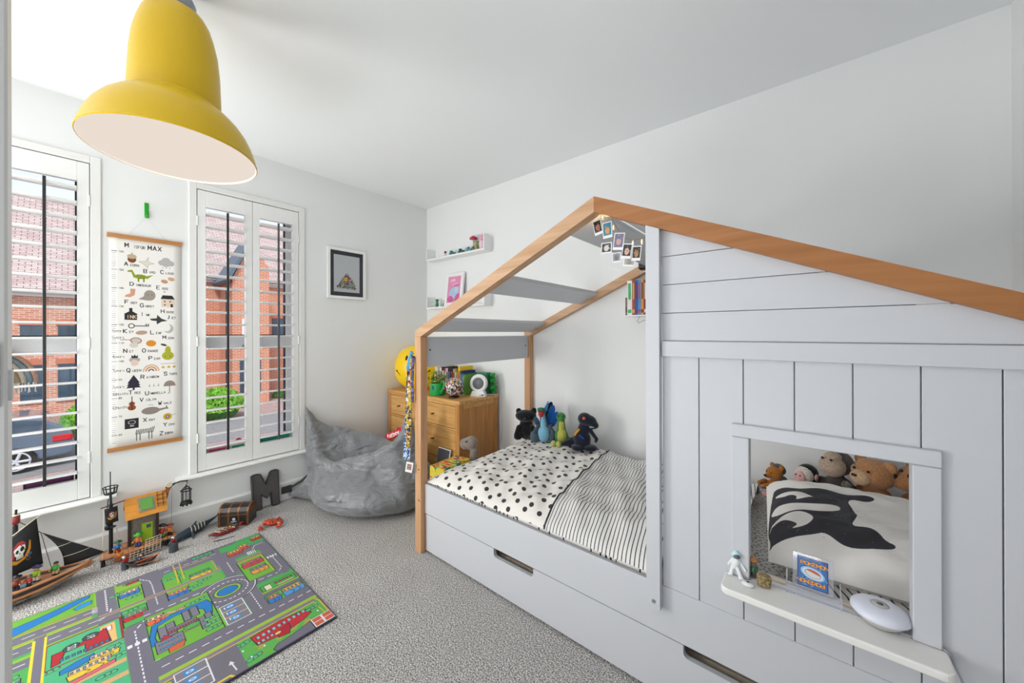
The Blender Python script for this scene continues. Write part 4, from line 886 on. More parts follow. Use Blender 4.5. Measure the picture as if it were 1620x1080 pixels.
mb = MB(); mb.box((DX0+.03, DY1-.02, .08), (DX1-.03, DY1-.008, DZ-.03)); C_('back_panel', mb, OAK)
for z0, z1 in ((DZ-.042, DZ-.028), (.476, .489), (.235, .248), (.035, .06)):
    mb = MB(); mb.box((DX0+.046, DY0+.008, z0), (DX1-.046, DY0+.04, z1)); C_('front_rail', mb, OAKX)
for z0, z1 in ((.492, DZ-.045), (.251, .473), (.063, .232)):
    mb = MB(); mb.box((DX0+.049, DY0+.006, z0), (DX1-.049, DY0+.026, z1), .0025); dd = C_('drawer', mb, OAKX)
    for x in (-2.735, -2.275):
        mb = MB(); z = (z0+z1)/2 + (.0 if z0 > .4 else .02)
        mb.cyl((x, DY0+.006, z), (x, DY0-.010, z), .0045, 10); mb.box((x-.013, DY0-.018, z-.004), (x+.013, DY0-.010, z+.004), .002)
        obj('knob', mb, BLACK, dd, world=True, label='small black metal knob')

# ---- things on the chest
sm = thing('ball_lamp', 'big yellow ball lamp with a smiling face on the oak chest', 'lamp', (-2.735, 1.975, DZ), (0, 0, R_(38)))
mb = MB(); mb.lathe([(0, .001), (.09, .001), (.13, .035), (.17, .075), (.195, .13), (.2, .19), (.193, .25), (.168, .31), (.125, .355), (.07, .383), (0, .393)], n=48); obj('globe', mb, mat('yellow_vinyl', s2l('#f0c400'), .35, emit=(1, .72, 0, .08), bump=(40, .01, .001)), sm)
def onball(az, el, dr=.001):
    # point on squashed ball surface, az from -Y
    c = Vector((0, 0, .195)); d = Vector((math.sin(az)*math.cos(el), -math.cos(az)*math.cos(el), math.sin(el))); return c + Vector((d.x*(.2+dr), d.y*(.2+dr), d.z*(.1975+dr)))
mb = MB(); mb.tube([onball(-.75+1.5*i/24, -.12-.42*math.sin(PI*i/24)) for i in range(25)], .0035, 6)
for s_ in (-1, 1): mb.ball(onball(.78*s_, -.10), .008, 8)
obj('smile', mb, BLACK, sm, label='black printed smile')
for s_ in (-1, 1):
    mb = MB(); p = onball(.27*s_, .52, -.006); mb.ball(p, (.016, .010, .034), 12, rot=(-.5, 0, .27*s_)); obj('eye', mb, BLACK, sm)
# rainbow row of books
bk = [('white spine and teal dots', '#e6ecec', .024, .205, '#2fa8a0'), ('pale grey', '#c9c3c2', .018, .20, '#8a8486'), ('warm grey', '#a6a2a6', .02, .205, '#56525a'), ('cream', '#e4e0d2', .016, .20, '#3a3a3a'), ('black with white drawing', '#16202a', .03, .21, '#b8c8b8'),
      ('coral red', '#c8484a', .014, .20, '#f0e0d0'), ('pale lilac', '#c6c4dc', .018, .20, '#5a5a8a'), ('navy black', '#15161e', .028, .205, '#5a6a9a'), ('black', '#0f0f12', .022, .21, '#c03a44'), ('pink and grey', '#c8909a', .014, .2, '#3a3a3a'), ('olive green', '#7a8a2a', .02, .205, '#d8d8a0'), ('brown', '#5a4a3a', .013, .21, '#c8a070'),
      ('yellow', '#e8c014', .016, .222, '#c83a2a'), ('dark blue', '#20304a', .022, .19, '#4a8ac8'), ('blue', '#2a5a9a', .012, .17, '#d0d8e0')]
bx = -2.555
for i, (nm, c, w, h, c2) in enumerate(bk):
    w *= 1.27
    mb = MB(); mb.box((-w/2+.0012, -.07, .003), (w/2-.0012, .068, h-.003)); mb.m = 1; mb.box((-w/2, -.075, 0), (-w/2+.0015, .07, h)); mb.box((w/2-.0015, -.075, 0), (w/2, .07, h)); mb.box((-w/2, -.0765, 0), (w/2, -.075, h))
    mb.m = 2; mb.box((-w*.28, -.0772, h*.55), (w*.28, -.0764, h*.85)); mb.box((-w*.3, -.0772, h*.12), (w*.3, -.0764, h*.2)); mb.box((-w*.18, -.0772, h*.27), (w*.18, -.0764, h*.46))
    single('book', f'{nm} book standing in the row on the oak chest', 'book', mb, [mat('book_pages', s2l('#e4dcc8'), .9, noise=(90, .1)), flat(c, .45), flat(c2, .5)], (bx+w/2, 2.09, DZ), (0, 0, R_(rnd.uniform(-1, 1))), 'books in a row on the oak chest')
    bx += w + .0012
mb = MB(); mb.box((-.0105, -.085, .003), (.0105, .085, .158)); mb.m = 1; mb.box((-.012, -.09, 0), (-.010, .088, .162)); mb.box((.010, -.09, 0), (.012, .088, .162)); mb.box((-.012, -.092, 0), (.012, -.09, .162))
single('book', 'light green book behind the round clock', 'book', mb, [mat('book_pages', (1, 1, 1)), flat('#6aa04a', .4)], (-2.152, 2.09, DZ), (0, 0, 0))
mb = MB(); mb.box((-.055, -.03, 0), (.055, .03, .175), .006); mb.m = 1; mb.box((-.008, -.032, .12), (.008, -.030, .15), .002); single('green_tin', 'teal green box standing behind the round clock', 'box', mb, [mat('teal_box', s2l('#2f7a5a'), .5, noise=(20, .2)), flat('#4a3a2a', .5)], (-2.078, 2.155, DZ))
mb = MB()
for k in range(26):
    a = k*.7; z = .012+.006*k; mb.ball((.012*math.cos(a), .012*math.sin(a), z), .014, 8)
for k in range(7): mb.cap((.018, 0, .03+.022*k), (.034*math.cos(k), .034*math.sin(k), .045+.022*k), .008, .005, 6, 4)
single('green_toy', 'knobbly bright green toy at the right end of the oak chest top', 'toy', fuse(mb, .004, [mat('green_toy_plastic', s2l('#23963a'), .5, noise=(60, .3))], 'toy', 1), None, (-1.995, 2.165, DZ))
# watering can with flowers
wc = thing('watering_can', 'small green watering can holding artificial flowers on the oak chest', 'watering can', (-2.335, 1.875, DZ), (0, 0, R_(-10)))
wc.scale = (1.3, 1.3, 1.3)
GREEN = mat('green_tin_paint', s2l('#1fa04a'), .3, bump=(40, .01, .001))
mb = MB(); mb.lathe([(0, .001), (.048, .001), (.049, .004), (.044, .07), (.045, .074), (.041, .074), (.041, .01), (0, .01)], n=28); obj('body', mb, GREEN, wc)
mb = MB(); mb.tube([(.038, 0, .018), (.06, 0, .03), (.08, 0, .055), (.092, 0, .075)], [.012, .010, .009, .009], 10); mb.lathe([(.010, 0), (.017, .012), (0, .014)], (.09, 0, .073), 14, rot=Matrix.Rotation(R_(35), 4, 'Y')); obj('spout', mb, GREEN, wc)
mb = MB(); mb.tube([(-.043, 0, .064), (-.062, 0, .085), (-.064, 0, .055), (-.045, 0, .022)], .004, 8); obj('handle', mb, GREEN, wc)
for x, c in ((.012, '#3a7ab8'), (-.034, '#d85a4a')):
    mb = MB(); y = -math.sqrt(.046**2-x*x)-.001
    for k in range(7): a = 2*PI*k/7; mb.ball((x+.009*math.cos(a), y, .048+.009*math.sin(a)), (.005, .002, .005), 6)
    obj('painted_flower', mb, flat(c, .5), wc); 
mb = MB()
for k in range(16):
    a = k*2.4; rr0 = .01+.035*rnd.random(); top = Vector((rr0*1.5*math.cos(a), rr0*math.sin(a), .09+.045*rnd.random())); mb.cyl((rr0*.5*math.cos(a), rr0*.5*math.sin(a), .05), top, .0016, 5)
    for q in range(3): mb.ball(top+Vector((rnd.uniform(-.012, .012), rnd.uniform(-.012, .012), rnd.uniform(-.02, .004))), (.011, .005, .006), 6, rot=(rnd.uniform(0, 3), rnd.uniform(0, 3), a))
obj('foliage', mb, mat('artificial_leaf', s2l('#6a8a2e'), .6, noise=(60, .35)), wc)
for k, c in enumerate(['#d8a83a', '#a85a8a', '#c8b06a', '#8a6a4a']):
    mb = MB(); mb.ball((-.03+.02*k, -.02+.012*(k % 2), .112+.006*(k % 3)), (.012, .010, .010), 8); obj('blossom', mb, flat(c, .7), wc)
mb = MB(); mb.lathe([(0, 0), (.024, 0), (.026, .07), (.02, .085), (0, .085)], n=20); single('orange_pot', 'small orange and teal pot half hidden by the bed post on the oak chest', 'pot', mb, mat('orange_pot', s2l('#d87a2a'), .4, noise=(40, .3)), (-2.43, 1.90, DZ))
# doodle globe
gl_ = thing('patterned_ball', 'multicoloured patterned ball ornament on a dark stand on the oak chest', 'ornament', (-2.135, 1.875, DZ))
def confetti():
    m = bpy.data.materials.new('confetti_glaze'); m.use_nodes = True; n = m.node_tree.nodes; L = m.node_tree.links; b = n['Principled BSDF']; b.inputs['Roughness'].default_value = .2; b.inputs['Coat Weight'].default_value = .6
    t = n.new('ShaderNodeTexCoord'); v = n.new('ShaderNodeTexVoronoi'); v.inputs['Scale'].default_value = 85; v2 = n.new('ShaderNodeTexVoronoi'); v2.feature = 'DISTANCE_TO_EDGE'; v2.inputs['Scale'].default_value = 85
    L.new(t.outputs['Object'], v.inputs[0]); L.new(t.outputs['Object'], v2.inputs[0]); sx = n.new('ShaderNodeSeparateColor'); L.new(v.outputs['Color'], sx.inputs[0])
    r = n.new('ShaderNodeValToRGB'); r.color_ramp.interpolation = 'CONSTANT'; e = r.color_ramp.elements
    cs = ['#e8e2d8', '#c8323a', '#e8e2d8', '#2a5a9a', '#e0a83a', '#e8e2d8', '#1c1c24', '#58a8a0', '#d8d0c8', '#d86a3a']
    e[0].color = (*s2l(cs[0]), 1); e[1].position = .9; e[1].color = (*s2l(cs[-1]), 1)
    for i in range(1, 9): q = e.new(i/10); q.color = (*s2l(cs[i]), 1)
    L.new(sx.outputs[0], r.inputs[0]); mr = n.new('ShaderNodeMath'); mr.operation = 'LESS_THAN'; mr.inputs[1].default_value = .05; L.new(v2.outputs['Distance'], mr.inputs[0])
    mx = n.new('ShaderNodeMixRGB'); mx.inputs[2].default_value = (*s2l('#2a2430'), 1); L.new(mr.outputs[0], mx.inputs[0]); L.new(r.outputs[0], mx.inputs[1]); L.new(mx.outputs[0], b.inputs['Base Color']); return m
mb = MB(); mb.ball((0, 0, .083), .072, 32, m=22); obj('ball', mb, confetti(), gl_)
mb = MB(); mb.lathe([(.016, 0), (.020, .003), (.012, .008), (0, .009)], (-.028, -.063, .075), 20, rot=Matrix.Rotation(R_(90), 4, 'X') @ Matrix.Rotation(R_(-22), 4, 'Y')); mb.m = 1; mb.ball((-.031, -.069, .075), (.010, .006, .010), 12); obj('flower_motif', mb, [flat('#1b1b2a', .3), flat('#d8284a', .3)], gl_)
mb = MB(); mb.lathe([(0, .0), (.042, .0), (.042, .008), (.032, .014), (.024, .018), (0, .018)], n=28); obj('stand', mb, BLACK, gl_)
# round clock
ck = thing('sleep_trainer_clock', 'white round bedside clock with a grey dial on the oak chest', 'clock', (-2.035, 2.045, DZ), (0, 0, R_(28)))
mb = MB(); mb.lathe([(.066, 0), (.071, .008), (.072, .022), (.066, .034), (.048, .040), (.046, .034), (0, .034)], (0, .02, .098), 40, rot=Matrix.Rotation(R_(84), 4, 'X')); obj('casing', mb, WHITE, ck)
mb = MB(); mb.lathe([(.0455, 0), (.0455, .002), (0, .003)], (0, -.0135, .0995), 36, rot=Matrix.Rotation(R_(84), 4, 'X')); obj('dial', mb, flat('#767b7e', .4), ck)
mb = MB(); mb.prism([(-.062, 0), (.062, 0), (.046, .042), (-.046, .042)], -.03, .03, 'xz'); obj('base', mb, WHITE, ck)
mb = MB(); mb.box((.03, -.0315, .006), (.05, -.030, .018), .001); mb.box((.016, -.0315, .006), (.024, -.030, .012), .001); obj('button', mb, flat('#2f6ab0', .4), ck)
mb = MB(); mb.tube([(-1.99, 2.09, DZ+.012), (-1.972, 2.13, DZ+.006), (-1.966, 2.19, DZ+.004), (-1.962, 2.218, DZ-.01), (-1.955, 2.22, DZ-.1), (-1.952, 2.22, .45), (-1.958, 2.222, .3)], .0022, 6)
single('power_cable', 'thin white cable trailing from the clock down the back of the chest', 'cable', mb, WHITE)

# ================================================================ RIBBONS hanging from the bed post
tie_t = thing('tag_scarves', 'bunch of patterned ribbons hanging on the outer side of the pine bed post', 'ribbons', (-1.70, 1.19, 1.07))
def strip(name, pts, w, mt, ph=0, lab=None, th=.0025):
    mb = MB(); n_ = len(pts)*5
    def fn(u, v):
        f = v*(len(pts)-1); k = min(len(pts)-2, int(f)); p = Vector(pts[k]).lerp(Vector(pts[k+1]), f-k)
        a = ph + .5*math.sin(v*7+ph); return (p.x+(u-.5)*w*math.cos(a)*.77, p.y+(u-.5)*w*math.cos(a)*.64+(u-.5)*w*.2*math.sin(a), p.z+.003*math.sin(u*5))
    mb.grid(4, n_, fn); o = obj(name, mb, mt, tie_t, world=True, label=lab); q = o.modifiers.new('s', 'SOLIDIFY'); q.thickness = th; return o
def speck(name, base, cols, sc):
    m = bpy.data.materials.new(name); m.use_nodes = True; n = m.node_tree.nodes; L = m.node_tree.links; b = n['Principled BSDF']; b.inputs['Roughness'].default_value = .7
    t = n.new('ShaderNodeTexCoord'); v = n.new('ShaderNodeTexVoronoi'); v.inputs['Scale'].default_value = sc; L.new(t.outputs['Object'], v.inputs[0]); sx = n.new('ShaderNodeSeparateColor'); L.new(v.outputs['Color'], sx.inputs[0])
    r = n.new('ShaderNodeValToRGB'); r.color_ramp.interpolation = 'CONSTANT'; e = r.color_ramp.elements; e[0].color = (*s2l(base), 1); e[1].position = .55; e[1].color = (*s2l(cols[0]), 1)
    for i, c in enumerate(cols[1:]): q = e.new(.55+.45*(i+1)/len(cols)); q.color = (*s2l(c), 1)
    L.new(sx.outputs[0], r.inputs[0]); L.new(r.outputs[0], b.inputs['Base Color']); return m
strip('ribbon', [(-1.702, 1.192, 1.075), (-1.716, 1.186, 1.0), (-1.722, 1.18, .82), (-1.728, 1.18, .60)], .030, speck('navy_ribbon', '#151c34', ['#8a94a8', '#2a4a6a', '#c8ccd4'], 95), .2, 'navy ribbon with pale motifs')
strip('ribbon', [(-1.694, 1.188, 1.06), (-1.700, 1.18, .95), (-1.706, 1.176, .80), (-1.712, 1.172, .57)], .030, speck('yellow_ribbon', '#c8a42a', ['#1c3a7a', '#e8e0c0', '#b8342a', '#2a2a2a'], 110), .5, 'yellow ribbon with bright motifs')
strip('ribbon', [(-1.705, 1.190, 1.10), (-1.714, 1.180, 1.04), (-1.722, 1.176, 1.0)], .020, flat('#4fa3d8', .6), .2, 'light blue ribbon')
strip('ribbon', [(-1.686, 1.190, 1.07), (-1.690, 1.184, .95), (-1.689, 1.184, .82)], .016, speck('purple_ribbon', '#5a4a7a', ['#8a7ab0', '#3a3a5a'], 110), .2, 'purple ribbon')
strip('ribbon', [(-1.722, 1.178, .66), (-1.728, 1.174, .58), (-1.724, 1.172, .50)], .038, speck('blue_fringe', '#2a5a9a', ['#e0e4ea', '#8ab0d0'], 130), .1, 'blue and white ribbon end')
mb = MB(); mb.cyl((-1.698, 1.199, 1.085), (-1.698, 1.180, 1.088), .004, 8); obj('peg', mb, STEEL, tie_t, world=True)
mb = MB(); mb.box((-.020, -.001, -.028), (.020, .001, .028), .0004); mb.m = 1; mb.box((-.013, -.0016, -.014), (.013, -.0012, .018))
o = obj('photo_tag', mb, [WHITE, mat('tag_photo', s2l('#a08078'), .6, noise=(120, .5))], tie_t, world=True); o.location = (0, 0, 0)
for v in o.data.vertices: c = Vector(v.co); c.rotate(Euler((0, .16, .55))); v.co = c + Vector((-1.700, 1.170, .465))
mb = MB(); mb.tube([(-1.702, 1.178, .57), (-1.700, 1.172, .495)], .0012, 5); obj('tag_string', mb, WHITE, tie_t, world=True)

# ================================================================ WALL SHELVES
def tray_shelf(z, label):
    t = thing('picture_ledge', label, 'shelf', (-2.44, YR, z))
    mb = MB(); mb.box((-2.825, YR-.10, z), (-2.062, YR-.001, z+.016), .001); obj('ledge', mb, WHITE, t, world=True)
    for x, h in ((-2.825, .115), (-2.074, .125)):
        mb = MB(); mb.box((x, YR-.10, z+.016), (x+.012, YR-.001, z+h), .001); obj('end_panel', mb, WHITE, t, world=True)
    return t
ZS1, ZS2 = 1.880, 1.425
tray_shelf(ZS1, 'upper white picture ledge high on the wall near the corner'); tray_shelf(ZS2, 'lower white picture ledge behind the bed roof')
def minitoy(kind, label, x, z, c1, c2, c3, h=.05, cat='figurine', y=YR-.055):
    t = thing(kind, label, cat, (x, y, z))
    mb = MB(); mb.ball((0, 0, h*.35), (h*.22, h*.18, h*.35), 12); obj('body', mb, flat(c1, .5), t)
    mb = MB(); mb.ball((0, 0, h*.80), (h*.2, h*.2, h*.2), 12); obj('head', mb, flat(c2, .5), t)
    mb = MB(); mb.ball((0, .002, h*.93), (h*.24, h*.22, h*.1), 12); obj('hat', mb, flat(c3, .5), t); return t
zz = ZS1+.016
mb = MB(); mb.box((-.03, -.015, .008), (.03, .015, .030), .003); mb.box((-.028, -.012, .030), (-.005, .012, .048), .003)
for sx in (-.018, .018): mb.cyl((sx, -.017, .009), (sx, .017, .009), .009, 12)
for x, c, nm in ((-2.50, '#1d7a78', 'teal toy train engine on the upper picture ledge, nearer the corner'), (-2.38, '#17605e', 'dark teal toy wagon in the middle of the upper picture ledge'), (-2.28, '#3aa09a', 'teal toy wagon beside the mushroom figurine')):
    me = mb.mesh('toy_wagon', [flat(c, .4)]); o = link('toy_wagon', me); o.location = (x, YR-.055, zz); o['label'] = nm; o['category'] = 'toy train'; o['group'] = 'small vehicles on the upper picture ledge'
minitoy('toy_figure', 'small maroon and white figurine at the left of the upper picture ledge', -2.60, zz, '#d8d0d4', '#7a2a4a', '#7a2a4a', .055)
mb = MB(); mb.lathe([(0, 0), (.008, 0), (.006, .07), (0, .07)], n=12); mb.m = 1; mb.lathe([(0, .068), (.035, .066), (.03, .082), (.012, .094), (0, .096)], n=20); single('toy_mushroom', 'red-capped toy mushroom on the upper picture ledge', 'toy', mb, [flat('#d8b8b0', .5), flat('#c02a50', .4)], (-2.235, YR-.05, zz+.04), None)
mb = MB(); mb.lathe([(0, 0), (.02, 0), (.016, .04), (0, .04)], n=12); single('wooden_block', 'small grey block under the toy mushroom', 'block', mb, flat('#6a6a72', .5), (-2.235, YR-.05, zz))
minitoy('toy_figure', 'small olive figurine on the upper picture ledge beside the mushroom', -2.195, zz, '#8a9a4a', '#a8a868', '#7a8a3a', .085)
minitoy('toy_figure', 'tall pale pink figurine against the right end of the upper picture ledge', -2.13, zz, '#e8c8d4', '#e0a8bc', '#e8b0c8', .125)
mb = MB(); mb.box((-.022, -.012, 0), (.022, .012, .045), .002); single('small_card_box', 'pale brown box on the upper picture ledge between wagons', 'box', mb, flat('#b8a8a0', .6), (-2.32, YR-.04, zz))
z2 = ZS2+.016
minitoy('toy_figure', 'small green standing figurine on the lower picture ledge', -2.72, z2, '#1f7a44', '#2a8a50', '#1f7a44', .075)
minitoy('toy_figure', 'small brown and cream figurine on the lower picture ledge', -2.62, z2, '#8a6a5a', '#d8c8b8', '#a8584a', .055)
pp = thing('leaning_picture', 'white framed pink picture leaning on the lower picture ledge', 'picture', (-2.49, YR-.05, z2+.001), (R_(-7), 0, 0))
mb = MB(); w_, h_ = .115, .30
for a, b in (((-w_, 0), (-w_+.03, h_)), ((w_-.03, 0), (w_, h_)), ((-w_+.03, 0), (w_-.03, .03)), ((-w_+.03, h_-.03), (w_-.03, h_))): mb.box((a[0], -.02, a[1]), (b[0], 0, b[1]), .001)
obj('frame', mb, WHITE, pp)
im = Img(17, 24, 14, '#e48fb6'); im.ell(8, 9, 6, 5, '#a8c4dc'); im.ell(11, 12, 3, 3, '#b8d0e4'); im.ell(4, 3.4, 4, 3, '#d0609a'); im.ell(14, 4, 4, 4, '#d0609a'); im.text('LOVE', 3, 19.5, 2, '#f4e4ee', .4); im.line([(4, 17), (12, 17.6)], .3, '#f4e4ee'); im.line([(9, 15.5), (14.6, 16)], .35, '#4a4a70'); im.line([(9, 14.6), (14, 15)], .35, '#4a4a70')
for k in range(6): im.ell(4+k*1.8, 2+.8*(k % 2), .5, .8, '#50607a')
PK = print_mat('pink_artwork', im, .6)
mb = MB(); mb.box((-w_+.028, -.012, .028), (w_-.028, -.004, h_-.028)); me = mb.mesh('art', [PK]); uv_planar(me, lambda c: ((c.x+w_-.028)/(2*w_-.056), (c.z-.028)/(h_-.056))); obj('artwork', me, None, pp)
# ladybird-dark trinket on the ledge just above the rafter
mb = MB(); mb.ball((0, 0, .02), (.03, .018, .02), 12); single('trinket', 'small grey trinket on the lower picture ledge right of the pink picture', 'ornament', mb, flat('#4a4642', .5), (-2.30, YR-.05, z2))
# ================================================================ PILLOWS
im = Img(72, 76, 12, '#f4f1ec'); o_ = (36, 38)
def chaikin(P, n_=3):
    for _ in range(n_): P = [q for a, b in zip(P, P[1:]+P[:1]) for q in (((a[0]*3+b[0])/4, (a[1]*3+b[1])/4), ((a[0]+b[0]*3)/4, (a[1]+b[1]*3)/4))]
    return P
def W(pts, c): im.poly([(x+o_[0], y+o_[1]) for x, y in chaikin(pts)], c)
W([(-30.1,-27.3),(-31.5,-19.3),(-31.9,-10.3),(-32,4.5),(-31.5,11.5),(-29.1,11.5),(-26.4,10.8),(-22.2,11),(-18.1,11),(-13.4,12.6),(-8.8,14),(-5.1,14.6),(-2.6,13.6),(-4,11),(-8,8),(-10.6,4.9),(-10,.5),(-8.8,-5),(-9,-9.5),(-11,-14.3),(-7.2,-13.6),(-4.7,-15.9),(-3.6,-18.6),(-1.3,-20.8),(-4.6,-24),(-9.6,-26.1),(-14,-25.8),(-17.3,-22.4),(-19,-23.5),(-23.1,-26.6),(-28.2,-28.9),(-30.5,-30)], '#38383e')
for k in range(26): y = -13.6+k*.72; im.line([(o_[0]-16+rnd.random()*3, o_[1]+y), (o_[0]-10.6, o_[1]+y+.2)], .13, '#70707a')
for k in range(46): im.ell(o_[0]+rnd.uniform(-30, -5), o_[1]+rnd.uniform(-25, 10), .35, .08, '#85858c', rot=rnd.uniform(0, 60))
for w_ in ([(-31.5,3.2),(-29.3,4.8),(-26.3,5.6),(-22.9,5.9),(-20,4.6),(-19.8,2.2),(-22.1,-.9),(-24.8,-1.6),(-24.2,1.3),(-26.1,2),(-28.6,.6)],
           [(-31.6,-11.1),(-29.9,-6.4),(-27.5,-4.9),(-23.6,-4.6),(-18.2,-3.6),(-13.4,-2.8),(-12.6,-4.8),(-13.4,-7.2),(-18.3,-9.2),(-23.4,-11.6),(-27.6,-13),(-29.5,-13.2)],
           [(-31.6,-19.9),(-29.3,-16.3),(-27.1,-13.9),(-23.4,-12.9),(-20.3,-13.6),(-19.6,-16.5),(-20.6,-19.6),(-23.2,-22.2),(-25.3,-23.6),(-23.4,-20),(-25.4,-18),(-28.1,-17.5),(-29.9,-19.4)]): W(w_, '#f4f1ec')
im.ell(o_[0]-24, o_[1]-32.6, 7, 2.6, '#f4f1ec')
WHALE = print_mat('whale_pillowcase', im, .9, bump=(22, .35, .012))
def pillow(name, label, mt, cx, cy, hx, hy, z0, h, uvf, n=46, e=4, wr=.004, pip=None, rot=0):
    t = thing(name, label, 'pillow', (cx, cy, z0))
    mb = MB()
    def prof(u, v, s): u = 2*u-1; v = 2*v-1; q = max(0, (1-abs(u)**e)*(1-abs(v)**e))**.5; wv = wr*math.sin(9*u+13*v)+wr*.6*math.sin(23*v-15*u); X_, Y_ = hx*u, hy*v; return (cx+X_*math.cos(rot)-Y_*math.sin(rot), cy+X_*math.sin(rot)+Y_*math.cos(rot), z0+.035*(1 if s > 0 else 1)+(h*q+wv*q if s > 0 else -.030*min(1, q*1.6)))
    mb.grid(n, n, lambda u, v: prof(u, v, 1)); mb.grid(n, n, lambda u, v: prof(u, v, -1), flip=True)
    me = mb.mesh('case', [mt]); uv_planar(me, uvf); obj('pillow_case', me, None, t, world=True)
    if pip:
        mb = MB(); mb.tube([(cx-hx, cy-hy, z0+.035), (cx+hx, cy-hy, z0+.035), (cx+hx, cy+hy, z0+.035), (cx-hx, cy+hy, z0+.035)], .004, 6, closed=True); obj('piping', mb, DARK, t, world=True)
    return t
pillow('whale_pillow', 'white pillow printed with a black and white killer whale behind the bed opening', WHALE, .130, 1.685, .262, .325, .472, .100, lambda c: (((c.x-.20)*100+36)/72, ((c.y-1.68)*100+38)/76), rot=R_(5))
STP = patt('wide_striped_cotton', '#c9c6c0', '#1a1a1c', 'stripe')
pillow('striped_pillow', 'flat grey pillow with black stripes underneath the whale pillow', STP, .200, 1.555, .225, .270, .4050, .062, lambda c: (c.x*.72+c.y*.36, c.y), pip=True)

# ================================================================ PLUSH TOYS
def plush(name, label, loc, rz, col, balls, vox=.0045, parts=(), s=1.0, rx=0, cat='soft toy', bodylab=None):
    t = thing(name, label, cat, loc, (rx, 0, rz)); mb = MB()
    for bq in balls: (mb.cap(Vector(bq[0])*s, Vector(bq[1])*s, bq[2]*s, bq[3]*s, 12, 7) if len(bq) == 4 else mb.ball(Vector(bq[0])*s, [x*s for x in (bq[1] if hasattr(bq[1], '__len__') else (bq[1],)*3)], 16, rot=bq[2] if len(bq) > 2 else None))
    obj('body', fuse(mb, vox, [plushm(col)], 'plush_body', 2), None, t)
    for nm, m, bl in parts:
        mb = MB()
        for bq in bl: (mb.cap(Vector(bq[0])*s, Vector(bq[1])*s, bq[2]*s, bq[3]*s, 10, 6) if len(bq) == 4 else mb.ball(Vector(bq[0])*s, [x*s for x in (bq[1] if hasattr(bq[1], '__len__') else (bq[1],)*3)], 12, rot=bq[2] if len(bq) > 2 else None))
        obj(nm, mb, m if not isinstance(m, str) else plushm(m), t)
    return t
EYE = flat('#101014', .15)
# black plush (plain)
plush('black_plush', 'round-eared plain black plush animal sitting first in the row, against the pine post', (-1.545, 2.02, .462), R_(30), '#17171b',
      [((0, 0, .055), (.062, .055, .062)), ((0, 0, .10), (.045, .042, .045)), ((0, -.01, .158), (.075, .052, .042)), ((-.052, 0, .188), (.020, .012, .022)), ((.056, 0, .192), (.020, .012, .024)), ((-.05, -.045, .02), (.03, .04, .02)), ((.05, -.045, .02), (.03, .04, .02)), ((-.045, -.03, .08), (-.06, -.06, .035), .02, .017), ((.045, -.03, .08), (.06, -.06, .035), .02, .017)],
      parts=[('eye', EYE, [((-.032, -.056, .162), .007)]), ('eye', EYE, [((.032, -.056, .162), .007)]), ('nose', flat('#3a3a40', .5), [((0, -.063, .15), (.009, .006, .006))])])
# blue winged dragon
plush('dragon_plush', 'blue winged plush dragon with pale blue belly and red muzzle, second in the row', (-1.40, 2.03, .468), R_(32), '#4a5a66',
      [((0, 0, .055), (.055, .05, .06)), ((0, .0, .09), (-.01, -.01, .19), .030, .020), ((-.012, -.022, .205), (.028, .034, .024)), ((-.06, -.03, .035), (.032, .035, .04)), ((.058, -.02, .035), (.032, .035, .045)), ((-.04, -.02, .10), (-.065, -.05, .07), .014, .010), ((.04, -.02, .10), (.065, -.045, .07), .014, .010)],
      parts=[('belly', '#84bcd8', [((0, -.030, .055), (.042, .034, .055)), ((0, -.022, .09), (-.006, -.028, .18), .024, .014)]),
             ('muzzle', flat('#b8202e', .7), [((-.018, -.052, .192), (.017, .018, .022))]), ('crest', '#2f7a54', [((-.018, -.045, .222), (.026, .022, .012))]),
             ('horn', '#3f8fc8', [((.012, -.01, .215), (.028, .01, .262), .014, .005)]),
             ('wing', '#2467b8', [((.045, .035, .165), (.026, .008, .075), (0, .25, .2)), ((.072, .035, .140), (.020, .008, .055), (0, .35, .2))]), ('wing', '#20242e', [((.030, .045, .190), (.024, .008, .070), (0, .3, .2))]), ('wing', '#35506a', [((-.05, .03, .12), (.018, .008, .04), (0, -.4, 0))]), ('eye', EYE, [((-.034, -.052, .212), .005)])])
# green plush (plain)
plush('dinosaur_plush', 'plain green plush dinosaur with a pale yellow belly, third in the row', (-1.272, 2.045, .470), R_(28), '#3f8a3c',
      [((0, 0, .05), (.044, .040, .05)), ((0, 0, .07), (0, -.005, .15), .034, .024), ((0, -.018, .180), (.031, .040, .028)), ((-.02, -.07, .018), (.045, .022, .02)), ((.05, .0, .02), (.11, .02, .012), .026, .012)],
      parts=[('belly', '#c2c05a', [((.004, -.022, .055), (.032, .026, .05)), ((.002, -.012, .08), (.002, -.022, .14), .024, .018)]), ('foot', '#c3c46e', [((-.045, -.082, .020), (.017, .02, .022))]), ('foot', '#c3c46e', [((-.012, -.088, .020), (.017, .02, .022))]), ('foot', '#b4ba52', [((.085, -.03, .018), (.035, .024, .02))]), ('eye', EYE, [((-.018, -.05, .192), .005)]), ('eye', EYE, [((.018, -.05, .192), .005)])])
